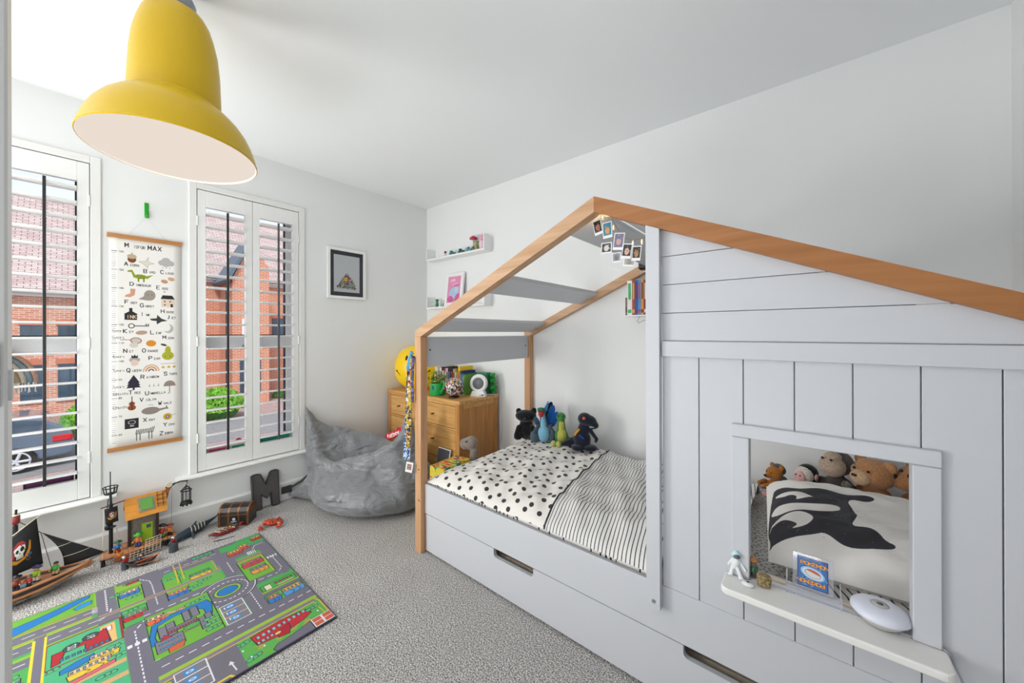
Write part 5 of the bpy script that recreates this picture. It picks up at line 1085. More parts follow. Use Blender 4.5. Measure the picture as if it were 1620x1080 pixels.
# black dinosaur
plush('black_dinosaur_plush', 'dark navy-black plush dinosaur with small white teeth, last in the row', (-1.115, 2.035, .470), R_(35), '#1d2230',
      [((0, 0, .06), (.055, .055, .062)), ((0, -.005, .09), (.015, -.01, .15), .042, .034), ((.018, -.015, .190), (.046, .046, .040), (0, .35, 0)), ((.050, -.022, .180), (.042, .038, .034), (0, .6, 0)), ((.070, -.026, .160), (.032, .032, .024), (0, .5, 0)), ((.062, -.026, .145), (.026, .026, .012), (0, .2, 0)), ((-.03, -.04, .02), (.04, .045, .02)), ((.045, -.045, .02), (.045, .04, .02)), ((.05, -.03, .12), (.085, -.045, .075), .014, .011), ((.085, -.045, .075), (.078, -.05, .062), .011, .009), ((-.04, .02, .04), (-.12, -.01, .03), .034, .012)],
      parts=[('stripe', flat('#d89a1e', .8), [((-.022, -.032, .128), (-.045, -.035, .098), .007, .008)]), ('stripe', flat('#2a3aa0', .8), [((-.020, -.045, .098), (.004, -.052, .080), .006, .006)]), ('eye', flat('#d8524a', .3), [((.006, -.058, .205), (.010, .005, .010))]),
             ('teeth', flat('#e8e4d8', .5), [((.044+.010*k, -.0545+.0015*k*k*.4, .152-.0005*k), (.003, .003, .005)) for k in range(5)])])
# grey long-neck behind the foot of the bed
plush('long_necked_plush', 'grey plush long-necked dinosaur peeping over the end of the bed beside the oak chest', (-1.80, 1.745, 0), R_(-75), '#93877d',
      [((0, .0, .16), (.085, .10, .10)), ((0, -.0, .20), (0, .015, .39), .045, .028), ((0, -.008, .445), (.046, .048, .046)), ((0, -.050, .432), (.042, .048, .040)), ((-.05, -.05, .0301), (-.05, -.05, .12), .03, .035), ((.05, -.05, .0301), (.05, -.05, .12), .03, .035), ((-.05, .06, .0301), (-.05, .06, .12), .03, .035), ((.05, .06, .0301), (.05, .06, .12), .03, .035)],
      vox=.008, parts=[('eye', flat('#6f8490', .3), [((.041, -.020, .462), (.006, .010, .010))]), ('eye', flat('#6f8490', .3), [((-.041, -.020, .462), (.006, .010, .010))]), ('pupil', EYE, [((.046, -.021, .463), (.003, .006, .006))])])
# toys seen through the bed opening
plush('bear_plush', 'small brown and grey plush bear sitting at the left behind the bed opening', (-.128, 2.06, .452), R_(-38), '#a86a2a',
      [((0, 0, .035), (.038, .034, .040)), ((0, -.01, .10), (.034, .034, .030)), ((0, -.042, .092), (.014, .020, .012)), ((-.022, .004, .13), (.012, .008, .014)), ((.024, .004, .13), (.012, .008, .014)), ((-.03, -.03, .055), (-.03, -.06, .05), .012, .011), ((.03, -.03, .055), (.0, -.065, .048), .012, .011)],
      parts=[('hood', '#57524e', [((0, .012, .115), (.032, .026, .026)), ((.022, .008, .06), (.026, .026, .035))]), ('nose', EYE, [((0, -.062, .095), (.007, .005, .005))]), ('eye', EYE, [((-.012, -.040, .108), .003)]), ('eye', EYE, [((.012, -.040, .108), .003)])])
plush('monkey_plush', 'black plush monkey with a white ruff and pink face behind the bed opening', (-.020, 2.035, .462), R_(-32), '#131315',
      [((0, 0, .05), (.052, .045, .055)), ((0, .008, .122), (.038, .040, .040)), ((-.03, -.03, .03), (-.10, -.09, .0), .020, .015), ((.03, -.04, .03), (-.02, -.12, .0), .020, .015), ((-.05, -.02, .02), (-.16, -.04, .01), .018, .014)],
      parts=[('ruff', '#d8d0c6', [((0, -.012, .118), (.036, .032, .036)), ((0, -.012, .075), (.034, .03, .014))]), ('face', flat('#d8a8a4', .8), [((0, -.040, .112), (.022, .014, .026)), ((0, -.048, .098), (.016, .014, .014))]), ('eye', EYE, [((-.008, -.053, .122), .003)]), ('eye', EYE, [((.009, -.053, .122), .003)]), ('ear', flat('#c89a94', .8), [((.040, .0, .118), (.006, .010, .014))]),
             ('foot', flat('#c8918a', .8), [((-.105, -.095, .0), (.022, .018, .014))]), ('foot', flat('#c8918a', .8), [((-.025, -.125, .0), (.022, .018, .014))]), ('foot', flat('#c8918a', .8), [((-.165, -.04, .01), (.018, .014, .012))])])
plush('grey_monkey_plush', 'dark grey plush monkey with a big beige muzzle and a speckled arm', (.085, 2.05, .462), R_(-30), '#57504d',
      [((0, 0, .06), (.065, .055, .075)), ((0, .01, .185), (.046, .05, .050)), ((-.045, -.03, .10), (-.02, -.075, .03), .02, .018)],
      parts=[('muzzle', '#b5a08c', [((-.004, -.035, .178), (.046, .046, .044)), ((-.004, -.030, .215), (.030, .03, .022))]), ('eye', EYE, [((-.02, -.070, .212), .005)]), ('eye', EYE, [((.012, -.072, .212), .005)]), ('ear', '#b89e88', [((.052, -.0, .180), (.010, .012, .020))]), ('arm', mat('speckled_fur', s2l('#7a746c'), .95, noise=(190, .8), bump=(240, .8, .004)), [((.045, -.03, .115), (.065, -.075, .035), .019, .018)]), ('foot', '#c99a70', [((-.0, -.10, .028), (.036, .026, .016))]), ('mouth', flat('#6a5648', .8), [((-.024, -.076, .160), (.018, -.078, .160), .0014, .0014)])])
plush('teddy_bear', 'ginger plush teddy bear with a checked ribbon beside the grey monkey', (.188, 2.045, .462), R_(-38), '#b8855a',
      [((0, 0, .055), (.075, .062, .070)), ((0, 0, .168), (.070, .066, .058)), ((.050, .010, .205), (.022, .014, .026)), ((-.050, .010, .215), (.022, .014, .024)), ((-.06, -.04, .05), (-.06, -.09, .02), .028, .026), ((.06, -.04, .05), (.07, -.09, .02), .028, .026)],
      parts=[('muzzle', '#d6b28e', [((-.004, -.058, .158), (.034, .034, .030))]), ('nose', EYE, [((-.006, -.090, .170), (.010, .006, .006))]), ('eye', EYE, [((-.026, -.060, .190), .005)]), ('eye', EYE, [((.024, -.062, .190), .005)]),
             ('ribbon', mat('checked_ribbon', s2l('#cfc8bb'), .8, noise=(50, .25)), [((-.035, -.075, .098), (.028, .008, .020), (0, .6, 0)), ((.012, -.080, .090), (.020, .008, .028), (0, -.7, 0)), ((-.02, -.08, .07), (.012, .006, .034), (0, .2, 0))])])
plush('brown_bear_plush', 'second ginger plush bear at the right edge of the bed opening, partly hidden', (.325, 2.035, .462), R_(-42), '#a8754c',
      [((0, 0, .06), (.075, .06, .075)), ((-.005, -.01, .178), (.068, .060, .050)), ((-.03, -.05, .162), (.040, .03, .030)), ((-.045, .01, .215), (.018, .012, .022)), ((.045, .01, .215), (.018, .012, .022)), ((-.05, -.05, .06), (-.05, -.09, .025), .03, .026)],
      parts=[('nose', EYE, [((-.050, -.072, .182), (.014, .010, .014))]), ('eye', EYE, [((.0, -.066, .200), .008)]), ('eye', EYE, [((-.035, -.055, .208), .006)])])

# ================================================================ ITEMS ON THE BED SHELF
zt = .4995
fg = thing('astronaut_figure', 'small white toy astronaut figure at the left end of the bed shelf', 'figurine', (-.168, 1.214, zt))
FW = mat('toy_white_plastic', s2l('#e4e6e8'), .35, bump=(60, .02, .001))
mb = MB(); mb.cap((-.005, 0, .028), (.001, 0, .044), .008, .010, 10); mb.cap((-.009, 0, .026), (-.014, -.004, .004), .0055, .006, 8); mb.cap((.002, -.002, .026), (.012, -.008, .004), .0055, .006, 8); mb.cap((-.010, 0, .046), (-.020, -.002, .028), .0042, .0038, 8); mb.cap((.008, 0, .046), (.022, -.003, .026), .0042, .0038, 8); mb.ball((.013, -.010, .0035), (.009, .006, .0035), 8); mb.ball((-.015, -.006, .0035), (.008, .006, .0035), 8)
obj('body', fuse(mb, .0016, [FW], 'fig', 1), None, fg)
mb = MB(); mb.ball((-.001, -.001, .062), (.0125, .012, .0125), 14); obj('helmet', mb, mat('pale_blue_plastic', s2l('#bfdfe2'), .2, bump=(60, .02, .001)), fg, label='pale blue helmet')
mb = MB(); mb.ball((.001, -.009, .061), (.009, .0055, .007), 12); obj('visor', mb, flat('#5a5d66', .15), fg)
mb = MB(); mb.add(*(lambda n: ([(0, 0, 0)]+[(.017*math.cos(2*PI*i/n)*(1 if i % 2 else .9), .012*math.sin(2*PI*i/n), 0) for i in range(n)]+[(0, 0, .009)]+[(.013*math.cos(2*PI*i/n), .009*math.sin(2*PI*i/n), .0075) for i in range(n)], [(0, 1+(i+1) % n, 1+i) for i in range(n)]+[(1+i, 1+(i+1) % n, n+2+(i+1) % n, n+2+i) for i in range(n)]+[(n+1, n+2+i, n+2+(i+1) % n) for i in range(n)]))(14), smooth=True)
mb.m = 1; mb.box((-.004, -.001, .0092), (.004, .001, .0100)); mb.box((-.001, -.004, .0092), (.001, .003, .0100))
single('white_pebble', 'small white stone with a tiny star mark in front of the astronaut figure', 'stone', mb, [FW, DARK], (-.138, 1.190, zt))
bt = thing('glass_bottle', 'tiny corked glass bottle of green stones on the bed shelf', 'bottle', (-.1305, 1.243, zt))
mb = MB(); mb.lathe([(0, .0005), (.0112, .0005), (.012, .002), (.012, .030), (.0075, .036), (.0075, .041), (.0068, .041), (.0068, .036), (.0108, .030), (.0108, .002), (0, .002)], n=20); obj('glass', mb, GLASS, bt)
mb = MB(); mb.lathe([(0, .0025), (.0103, .0025), (.0103, .027), (.004, .0295), (0, .0295)], n=16)
obj('green_filling', mb, mat('green_chips', s2l('#2f6f46'), .4, noise=(220, .8)), bt); mb = MB(); mb.lathe([(0, .0022), (.0106, .0022), (.0106, .009), (0, .009)], n=16); obj('red_filling', mb, flat('#8a3a34', .5), bt)
mb = MB(); mb.lathe([(.0065, .036), (.0066, .043), (.0098, .044), (.0098, .052), (0, .0525)], n=16); obj('cork', mb, mat('cork', s2l('#cb8f5c'), .8, noise=(200, .2)), bt)
rk2 = random.Random(11); bm = bmesh.new(); bmesh.ops.create_icosphere(bm, subdivisions=3, radius=1)
for v in bm.verts:
    c = v.co; q = Vector((round(c.x*2.4)/2.4, round(c.y*2.4)/2.4, round(c.z*2.4)/2.4)); v.co = c.lerp(q, .65)*(1+rk2.uniform(-.08, .08)); v.co = Vector((v.co.x*.019, v.co.y*.014, v.co.z*.019+.017)); v.co.z = max(v.co.z, .0005)
me = bpy.data.meshes.new('rock'); bm.to_mesh(me); bm.free(); me.materials.append(mat('pyrite', s2l('#94825a'), .35, metal=.35, noise=(150, .6), bump=(240, 1, .004)))
o = link('mineral_rock', me); o.location = (-.1035, 1.212, zt); o['label'] = 'rough golden-brown mineral rock on the bed shelf'; o['category'] = 'rock'
# acrylic card stand and card
ACR = bpy.data.materials.new('clear_acrylic'); ACR.use_nodes = True; nn = ACR.node_tree.nodes; LL = ACR.node_tree.links; nn.remove(nn['Principled BSDF'])
a_ = nn.new('ShaderNodeBsdfTransparent'); a_.inputs[0].default_value = (.93, .94, .97, 1); b_ = nn.new('ShaderNodeBsdfGlossy'); b_.inputs['Roughness'].default_value = .06; b2 = nn.new('ShaderNodeBsdfDiffuse'); b2.inputs[0].default_value = (.8, .82, .9, 1); m1 = nn.new('ShaderNodeMixShader'); m1.inputs[0].default_value = .30; m2 = nn.new('ShaderNodeMixShader'); m2.inputs[0].default_value = .22
LL.new(b2.outputs[0], m1.inputs[1]); LL.new(b_.outputs[0], m1.inputs[2]); LL.new(a_.outputs[0], m2.inputs[1]); LL.new(m1.outputs[0], m2.inputs[2]); LL.new(m2.outputs[0], nn['Material Output'].inputs[0])
st = thing('display_stand', 'clear acrylic display stand on the bed shelf holding the boxed card', 'display stand', (0, 1.245, zt), (0, 0, R_(1)))
mb = MB()
for x in (-.056, .054): 
    mb = MB(); mb.prism([(-.022, 0), (-.018, 0), (.004, .020), (.022, .040), (.022, .046), (.016, .046), (.002, .026), (-.012, .024), (-.022, .022)], x, x+.003, 'yz'); obj('side_plate', mb, ACR, st)
mb = MB(); mb.box((-.056, -.014, .014), (.057, .006, .0165)); obj('ledge', mb, ACR, st)
mb = MB(); mb.box((-.056, -.020, .003), (.057, -.017, .022)); obj('front_plate', mb, ACR, st)
cc_ = thing('trading_card', 'boxed trading card with a blue back lettered in orange, in the clear stand', 'card', (.0, 1.240, zt+.019), (R_(-8), 0, R_(1)))
mb = MB(); mb.box((-.042, -.003, 0), (.042, .003, .087), .0015); obj('clear_case', mb, ACR, cc_)
im = Img(6.3, 8.8, 100, '#26386e'); im.rect(.25, .25, 6.05, 8.55, '#2f68a8'); rc = random.Random(5)
for k in range(90): im.ell(rc.uniform(.4, 5.9), rc.uniform(.4, 8.4), rc.uniform(.15, .7), rc.uniform(.04, .14), rc.choice(['#4a86c0', '#234a86', '#6aa0d0', '#1c3a74']), rot=rc.uniform(0, 180))
im.ell(3.15, 4.4, 2.55, 1.75, '#8fb8dc', rot=-18); im.ell(3.15, 4.4, 2.2, 1.4, '#c9d8e6', rot=-18); im.ell(3.2, 4.4, 1.7, 1.15, '#2a2f4a', rot=-18); im.ell(3.2, 4.4, 1.6, 1.06, '#d0cfca', rot=-18); im.ell(3.3, 4.7, 1.45, .7, '#c8503a', a0=0, a1=180, rot=-18)
for (y, ro) in ((6.6, 0), (1.2, 180)):
    for lw, c in ((.42, '#2a2f66'), (.22, '#e89a2c')):
        im.text('POKEMON', .75 if not ro else 5.55, y if not ro else y+1.0, 1.0, c, lw, sp=1.12, wd=.78, rot=ro)
CARD = print_mat('card_print', im, .35, coat=.4)
mb = MB(); mb.box((-.0315, -.0036, .006), (.0315, -.0031, .0800)); me = mb.mesh('card', [CARD]); uv_planar(me, lambda c: ((c.x+.0315)/.063, (c.z-.006)/.074)); obj('card_face', me, None, cc_)
mb = MB(); mb.cyl((0, -.004, .0835), (0, -.0031, .0835), .0012, 8); obj('magnet', mb, STEEL, cc_)
# round white lamp
nl = thing('night_light', 'white saucer-shaped night light with a grey centre button on the bed shelf', 'lamp', (.125, 1.238, zt), (0, 0, 0))
nl.scale = (.95, .95, .97)
mb = MB(); mb.lathe([(0, .0005), (.030, .0005), (.036, .004), (.045, .014), (.049, .0185), (.040, .0195), (0, .0195)], n=48); obj('base', mb, flat('#c3c3bf', .4), nl)
mb = MB(); mb.lathe([(.040, .0195), (.052, .021), (.0565, .026), (.0555, .032), (.049, .0385), (.036, .0435), (.020, .0462), (.017, .0462), (.017, .0458), (0, .0458)], n=56); obj('diffuser_dome', mb, mat('frosted_white', s2l('#dfe2ef'), .35, bump=(60, .01, .001)), nl)
mb = MB(); mb.lathe([(.0165, .0459), (.0165, .0468), (.007, .0472), (0, .0472)], n=32); obj('button_plate', mb, flat('#bdbbb4', .4), nl)
mb = MB(); mb.lathe([(.0065, .0472), (.0062, .0482), (0, .0484)], n=20); obj('button', mb, flat('#5c6068', .2), nl)
mb = MB(); mb.tube([(.192, 1.245, zt+.006), (.205, 1.232, zt+.0035), (.222, 1.218, zt+.003), (.2305, 1.213, zt+.001), (.234, 1.210, .485), (.245, 1.213, .455), (.262, 1.216, .40), (.27, 1.218, .33)], .0020, 6)
single('lamp_cable', 'thin pale cable running off the right end of the bed shelf', 'cable', mb, flat('#9a9da6', .5))

# ================================================================ PHOTO STRING inside the gable
YQ = 1.27
def pq(x, z): return (x*YQ/1.35, 1.2+(z-1.2)*YQ/1.35)
sl_ = thing('photo_string', 'string of small warm lights hanging under the roof ridge of the bed', 'fairy lights', (-.56, YQ, 1.6))
pts = [pq(*p) for p in ((-.655, 1.69), (-.628, 1.668), (-.606, 1.655), (-.588, 1.612), (-.566, 1.575), (-.548, 1.560), (-.522, 1.547), (-.487, 1.551), (-.455, 1.556))]
mb = MB(); mb.tube([(x, YQ, z) for x, z in pts], .0012, 6); obj('wire', mb, flat('#8a7a5a', .6), sl_, world=True)
LIT = mat('lit_bulb', s2l('#ffe9b8'), .4, emit=(1, .78, .38, 3.0)); CLIP = mat('clear_clip', s2l('#e6dcc0'), .4, emit=(1, .8, .45, .25))
for x, z in ((-.643, 1.662), (-.598, 1.612), (-.521, 1.538), (-.487, 1.538)):
    x, z = pq(x, z); mb = MB(); mb.box((x-.0028, YQ-.003, z-.010), (x+.0028, YQ+.003, z+.009), .001); obj('clip', mb, CLIP, sl_, world=True); mb = MB(); mb.ball((x, YQ-.004, z-.001), (.002, .002, .004), 8); obj('bulb', mb, LIT, sl_, world=True)
l = bpy.data.lights.new('string_glow', 'POINT'); l.energy = .12; l.color = (1, .75, .35); l.shadow_soft_size = .02; lo = bpy.data.objects.new('string_glow', l); COL.objects.link(lo); lo.location = (-.62, 1.285, 1.615)
pol = [((-.662, 1.622), .034, .056, 12, '#1a1614', '#a86a50', 'portrait on black, first from the ridge'), ((-.622, 1.605), .037, .060, 3, '#2a7a90', '#c8905a', 'face on teal, second from the ridge'), ((-.576, 1.553), .040, .062, -8, '#6a6a86', '#c09a90', 'lilac photo with a reddish shape, middle of the string'), ((-.627, 1.535), .042, .040, -2, '#2a2a2c', '#c9c4bd', 'pale round shape on black, lowest at the left'),
       ((-.543, 1.510), .036, .054, -10, '#1c1a20', '#c8a08a', 'pale figure on black'), ((-.507, 1.497), .032, .052, -6, '#1c1614', '#a87a4a', 'orange and brown photo beside the white post'), ((-.585, 1.492), .032, .036, -1, '#8a8a90', '#6a6a72', 'grey photo, lowest in the middle'), ((-.535, 1.468), .044, .030, -9, '#a8a49a', '#8a867e', 'wide pale photo hanging lowest at the right')]
for i, (c, w_, h_, tilt, bgc, fc, lab) in enumerate(pol):
    x, z = pq(*c); im = Img(5.4, 8.6*h_/.058, 14, '#e4e4e6'); H_ = 8.6*h_/.058
    im.rect(.4, 1.5 if H_ > 6 else .8, 5.0, H_-.5, bgc); cy = (H_+1)/2
    im.ell(2.7, cy-.6, 1.3, min(1.9, H_*.28), fc); im.ell(2.7, cy+.9, .75, min(.95, H_*.15), fc); im.ell(2.7, cy+1.4, .8, min(.5, H_*.08), bgc)
    for k in range(12): im.ell(rnd.uniform(.8, 4.6), rnd.uniform(2, H_-1), .3, .2, rnd.choice([fc, bgc, '#9a8a80']))
    m_ = print_mat(f'photo_print_{i}', im, .3, coat=.3)
    mb = MB(); mb.box((-w_/2, -.0004, -h_/2), (w_/2, .0004, h_/2)); me = mb.mesh('photo', [m_]); uv_planar(me, lambda c: ((c.x+w_/2)/w_, (c.z+h_/2)/h_))
    o = link('instant_photo', me); o.location = (x, YQ-.007+.002*(i % 3)+(.004 if i in (3, 6, 7) else 0), z); o.rotation_euler = (0, R_(-tilt), 0); o['label'] = 'small instant photo, '+lab; o['category'] = 'photo'; o['group'] = 'instant photos clipped to the light string'
# small wall shelf of books inside the bed, and the black gadget on the rafter
ws = thing('book_rack', 'small white wall rack of books above the head of the bed', 'shelf', (-.72, 2.235, 1.30))
mb = MB(); mb.box((-.865, 2.10, 1.296), (-.56, 2.236, 1.303)); obj('base_plate', mb, WHITE, ws, world=True)
mb = MB(); mb.box((-.868, 2.135, 1.296), (-.864, 2.236, 1.40)); obj('end_plate', mb, WHITE, ws, world=True)
x = -.862
for i, (nm, c, c2, w_, h_) in enumerate((('short brown', '#5a3a34', '#8a6a5a', .010, .105), ('white with green lettering', '#e4e2dc', '#2fae6a', .030, .205), ('red and yellow striped', '#a83a2c', '#d8b03a', .016, .205), ('blue and purple', '#2a4aa0', '#4a2a7a', .016, .205), ('sky blue', '#2a8ac8', '#c8301e', .016, .205), ('orange', '#d88a2a', '#5a2a1a', .016, .205), ('dark red', '#8a2a2a', '#d8d0c0', .02, .2), ('teal', '#2a7a7a', '#e0d8c8', .02, .2))):
    mb = MB(); mb.box((-w_/2+.001, -.05, .002), (w_/2-.001, .05, h_-.002)); mb.m = 1; mb.box((-w_/2, -.053, 0), (-w_/2+.0012, .05, h_)); mb.box((w_/2-.0012, -.053, 0), (w_/2, .05, h_)); mb.box((-w_/2, -.0545, 0), (w_/2, -.053, h_)); mb.m = 2; mb.box((-w_*.25, -.0551, h_*.45), (w_*.25, -.0544, h_*.92)); mb.box((-w_*.35, -.0551, h_*.06), (w_*.35, -.0544, h_*.16))
    single('book', nm+' book in the wall rack inside the bed', 'book', mb, [MATS['book_pages'], flat(c, .45), flat(c2, .5)], (x+w_/2, 2.165, 1.3035), None, 'books in the wall rack inside the bed'); x += w_+.001
mb = MB(); mb.tube([(-.79, 2.15, 1.296), (-.80, 2.14, 1.27), (-.79, 2.13, 1.255), (-.76, 2.13, 1.27), (-.74, 2.14, 1.275)], .0012, 5); single('loose_wire', 'thin dark wire dangling under the wall book rack', 'cable', mb, DARK)
gp = thing('clip_fan', 'small black clip-on gadget on the rear pine rafter beside the middle post', 'gadget', (-.765, 2.17, 1.585))
mb = MB(); mb.box((-.80, 2.15, 1.575), (-.73, 2.188, 1.65), .008); obj('body', mb, BLACK, gp, world=True)
mb = MB(); mb.tube([(-.80, 2.148, 1.568), (-.78, 2.146, 1.558), (-.75, 2.146, 1.560), (-.73, 2.148, 1.568)], .003, 6); obj('clip', mb, STEEL, gp, world=True)

# ================================================================ FLOOR THINGS beside the chest
bxm = speck('game_box_print', '#d8c43a', ['#c83a6a', '#e87a2a', '#3a8a5a', '#8a2a6a', '#e8d8c0'], 28)
mb = MB(); mb.box((-.062, -.12, 0), (.062, .12, .072), .002); mb.m = 1
for k in range(7): mb.box((-.052, -.116+.033*k, .0722), (.052, -.116+.033*k+.016, .0730))
for i in range(5):
    o = single('game_box', ['lowest box of the stack between chest and bed', 'box just above the lowest one between chest and bed', 'middle box of the stack between chest and bed', 'box just under the topmost one between chest and bed', 'bright patterned game box on top of the stack by the bed post'][i], 'box', mb, [bxm, speck('stripe_print', '#c83a5a', ['#e8a02a', '#d8d03a', '#3a9a6a'], 40)], (-1.795, 1.545, .001+.074*i), (0, 0, R_(2*i-3)), 'game boxes stacked between chest and bed')
mb = MB(); mb.box((-.07, -.005, 0), (.07, .005, .34), .003); mb.m = 1; mb.box((-.065, -.0058, .006), (.065, -.0052, .334)); single('tablet', 'dark grey flat board with a white edge leaning on the chest front behind the boxes', 'board', mb, [WHITE, flat('#5a5c62', .4)], (-2.12, 1.70, .002), (R_(-12), 0, 0))

# ================================================================ FLOOR TOYS
def minifig(label, loc, rz, hat, coat, legs, skin='#d8a080', hatkind='tricorn', s=1.0, lie=None, name='pirate_figure'):
    t = thing(name, label, 'figurine', loc, lie or (0, 0, rz)); s *= 1.0
    for sx in (-1, 1):
        mb = MB(); mb.box((sx*.0065*s-.0055*s, -.006*s, .004*s), (sx*.0065*s+.0055*s, .005*s, .028*s), .0015*s); mb.m = 1; mb.box((sx*.0065*s-.006*s, -.010*s, 0), (sx*.0065*s+.006*s, .006*s, .007*s), .0015*s); obj('leg', mb, [flat(legs, .5), BLACK], t)
    mb = MB(); mb.lathe([(0, .026*s), (.0125*s, .026*s), (.013*s, .036*s), (.010*s, .048*s), (.005*s, .051*s), (0, .051*s)], n=14); obj('torso', mb, flat(coat, .5), t)
    for sx in (-1, 1):
        mb = MB(); mb.cap((sx*.011*s, 0, .046*s), (sx*.018*s, -.010*s, .032*s), .0042*s, .0038*s, 8, 4); mb.m = 1; mb.ball((sx*.0185*s, -.012*s, .030*s), .0040*s, 8); obj('arm', mb, [flat(coat, .5), flat(skin, .5)], t)
    mb = MB(); mb.ball((0, 0, .059*s), (.0095*s, .0095*s, .0095*s), 14); obj('head', mb, flat(skin, .5), t)
    mb = MB()
    for sx in (-1, 1): mb.ball((sx*.0035*s, -.0088*s, .061*s), .0014*s, 6)
    mb.tube([(-.003*s, -.0088*s, .056*s), (0, -.0096*s, .0553*s), (.003*s, -.0088*s, .056*s)], .0005*s, 4); obj('face', mb, BLACK, t)
    mb = MB()
    if hatkind == 'tricorn': mb.lathe([(.0, .062*s), (.0215*s, .066*s), (.019*s, .070*s), (.0095*s, .068*s), (.008*s, .077*s), (0, .079*s)], n=3 if False else 16)
    elif hatkind == 'bicorn': mb.T = Matrix.Translation((0, 0, .070*s)); mb.ball((0, 0, 0), (.024*s, .010*s, .008*s), 14); mb.ball((0, 0, .003*s), (.012*s, .008*s, .009*s), 12)
    else: mb.ball((0, .001*s, .0635*s), (.0103*s, .0103*s, .008*s), 12)
    obj('hat', mb, flat(hat, .5), t); return t
BRN = mat('toy_brown_plastic', s2l('#9a5a34'), .45, noise=(30, .15)); DBR = mat('toy_dark_brown_plastic', s2l('#3a2a24'), .5, noise=(30, .15)); GRY = mat('toy_grey_plastic', s2l('#5a5f64'), .5, noise=(30, .2)); GST = mat('toy_stone_plastic', s2l('#8a8378'), .6, noise=(40, .3)); ORG = mat('toy_orange_plastic', s2l('#d08a2c'), .5, noise=(25, .12)); TAN = mat('toy_tan_plastic', s2l('#b98058'), .5, noise=(30, .12)); CRM = flat('#d8cdb4', .5); BLK = mat('toy_black_plastic', s2l('#1b1b1e'), .45, bump=(80, .05, .001))
# ---- pirate ship
sh = thing('pirate_ship', 'toy pirate ship with black sails and a brown hull at the left', 'toy ship', (-2.75, -.16, 0))
S_ = lambda nm, mb, m, **k: obj(nm, mb, m, sh, world=True, **k)
YA, YBW = -.50, .052
def hull_pt(u, v, inset=0):
    # u along the length 0 stern..1 bow, v around: 0 left rail, .5 keel, 1 right rail
    y = YA+(YBW-YA)*u; taper = (1-max(0, (u-.45)/.55)**2.0); hw = (.085*taper+.004)-inset; rail = .068+.012*abs(u-.4)+.0*u; keel = .002+.052*max(0, (u-.72)/.28)**1.3
    a = PI*v; x = -math.cos(a); d = abs(math.sin(a))**.75
    return (-2.755+hw*x, y-.02*math.sin(a)*max(0, (u-.7)/.3), rail-(rail-keel)*d)
mb = MB(); mb.grid(36, 18, lambda u, v: hull_pt(u, v)); o = S_('hull', mb, DBR); q = o.modifiers.new('s', 'SOLIDIFY'); q.thickness = .004; q.offset = -1
for sgn in (0, 1):
    mb = MB(); mb.tube([Vector(hull_pt(i/30, sgn))+Vector((0, 0, 0)) for i in range(31)], .0055, 8); mb.tube([Vector(hull_pt(i/30, .10 if sgn == 0 else .90)) for i in range(31)], .007, 8); S_('gunwale', mb, TAN, label='lighter brown rail')
    for k in range(4):
        v0 = (.17+.05*k) if sgn == 0 else (.83-.05*k); mb = MB(); mb.tube([Vector(hull_pt(.5+.42*i/14, v0))+Vector((.002*(1 if sgn else -1), 0, .004*math.sin(i*.9+k))) for i in range(15)], .0035, 6); S_('carved_wave', mb, GST, label='grey carved wave')
mb = MB()
mb.grid(20, 2, lambda u, v: ((-2.755+(2*v-1)*(.080*(1-max(0, (u*.96-.45)/.55)**2.0)), YA+(YBW-YA)*u*.96, .054))); o = S_('deck', mb, TAN); q = o.modifiers.new('s', 'SOLIDIFY'); q.thickness = .004
mb = MB(); mb.box((-2.78, -.20, .0585), (-2.73, -.12, .060)); S_('hatch', mb, flat('#6a8296', .5), label='blue-grey hatch')
mb = MB(); mb.box((-2.825, -.33, .044), (-2.685, -.24, .085), .003); S_('cabin', mb, BRN)
mb = MB(); mb.cyl((-2.775, -.172, .04), (-2.79, -.170, .33), .011, 12, .008); mb.cyl((-2.79, -.170, .33), (-2.792, -.168, .40), .004, 8); S_('mast', mb, BLK)
mb = MB(); mb.lathe([(.010, .335), (.014, .345), (.014, .372), (.010, .372)], (-2.79, -.170, 0), 12); S_('masthead', mb, flat('#8a2a2a', .5))
mb = MB(); mb.lathe([(.013, .374), (.013, .378), (0, .378)], (-2.79, -.170, 0), 12); S_('mast_collar', mb, CRM)
# sail: bulging sheet with printed skull
im = Img(24, 26, 22, '#1b1b1e')
im.ell(12, 15.2, 3.6, 3.8, '#e8e6e0'); im.rect(10, 9.8, 14, 12.6, '#e8e6e0'); im.ell(10.6, 14.6, .95, 1.1, '#1b1b1e'); im.ell(13.6, 15, 1.2, 1.3, '#1b1b1e'); im.poly([(12, 13.6), (11.6, 12.6), (12.6, 12.6)], '#1b1b1e')
for k in range(4): im.line([(10.6+k*.9, 10), (10.6+k*.9, 11.6)], .2, '#1b1b1e')
im.poly([(8, 16), (8.6, 18.6), (11, 20), (14, 19.4), (15.9, 17.4), (15.8, 16.4), (12, 17.8), (9, 16.8)], '#a82a34'); im.poly([(8.2, 16.4), (7.4, 12), (8.6, 10), (9.2, 14)], '#a82a34'); im.line([(13, 17.4), (15.6, 13)], .35, '#1b1b1e')
im.poly([(5.4, 11.4), (6.2, 8.4), (10, 6.6), (15, 8), (16.4, 10), (14.6, 9.6), (11, 8.8), (8, 10.2), (6.6, 12)], '#dc9328', '#6a3a10', .2); im.poly([(14.4, 9.4), (17, 13), (18, 17.4), (19, 16.6), (18.6, 12.4), (16.4, 8.6)], '#dc9328', '#6a3a10', .2); im.ell(17.6, 9.6, 1.3, .8, '#3a6aa0'); im.ell(16.6, 7.4, 1.2, 1.2, '#8a6a4a'); im.ell(16.6, 7.4, .8, .8, '#1b1b1e')
SKU = print_mat('skull_print', im, .75)
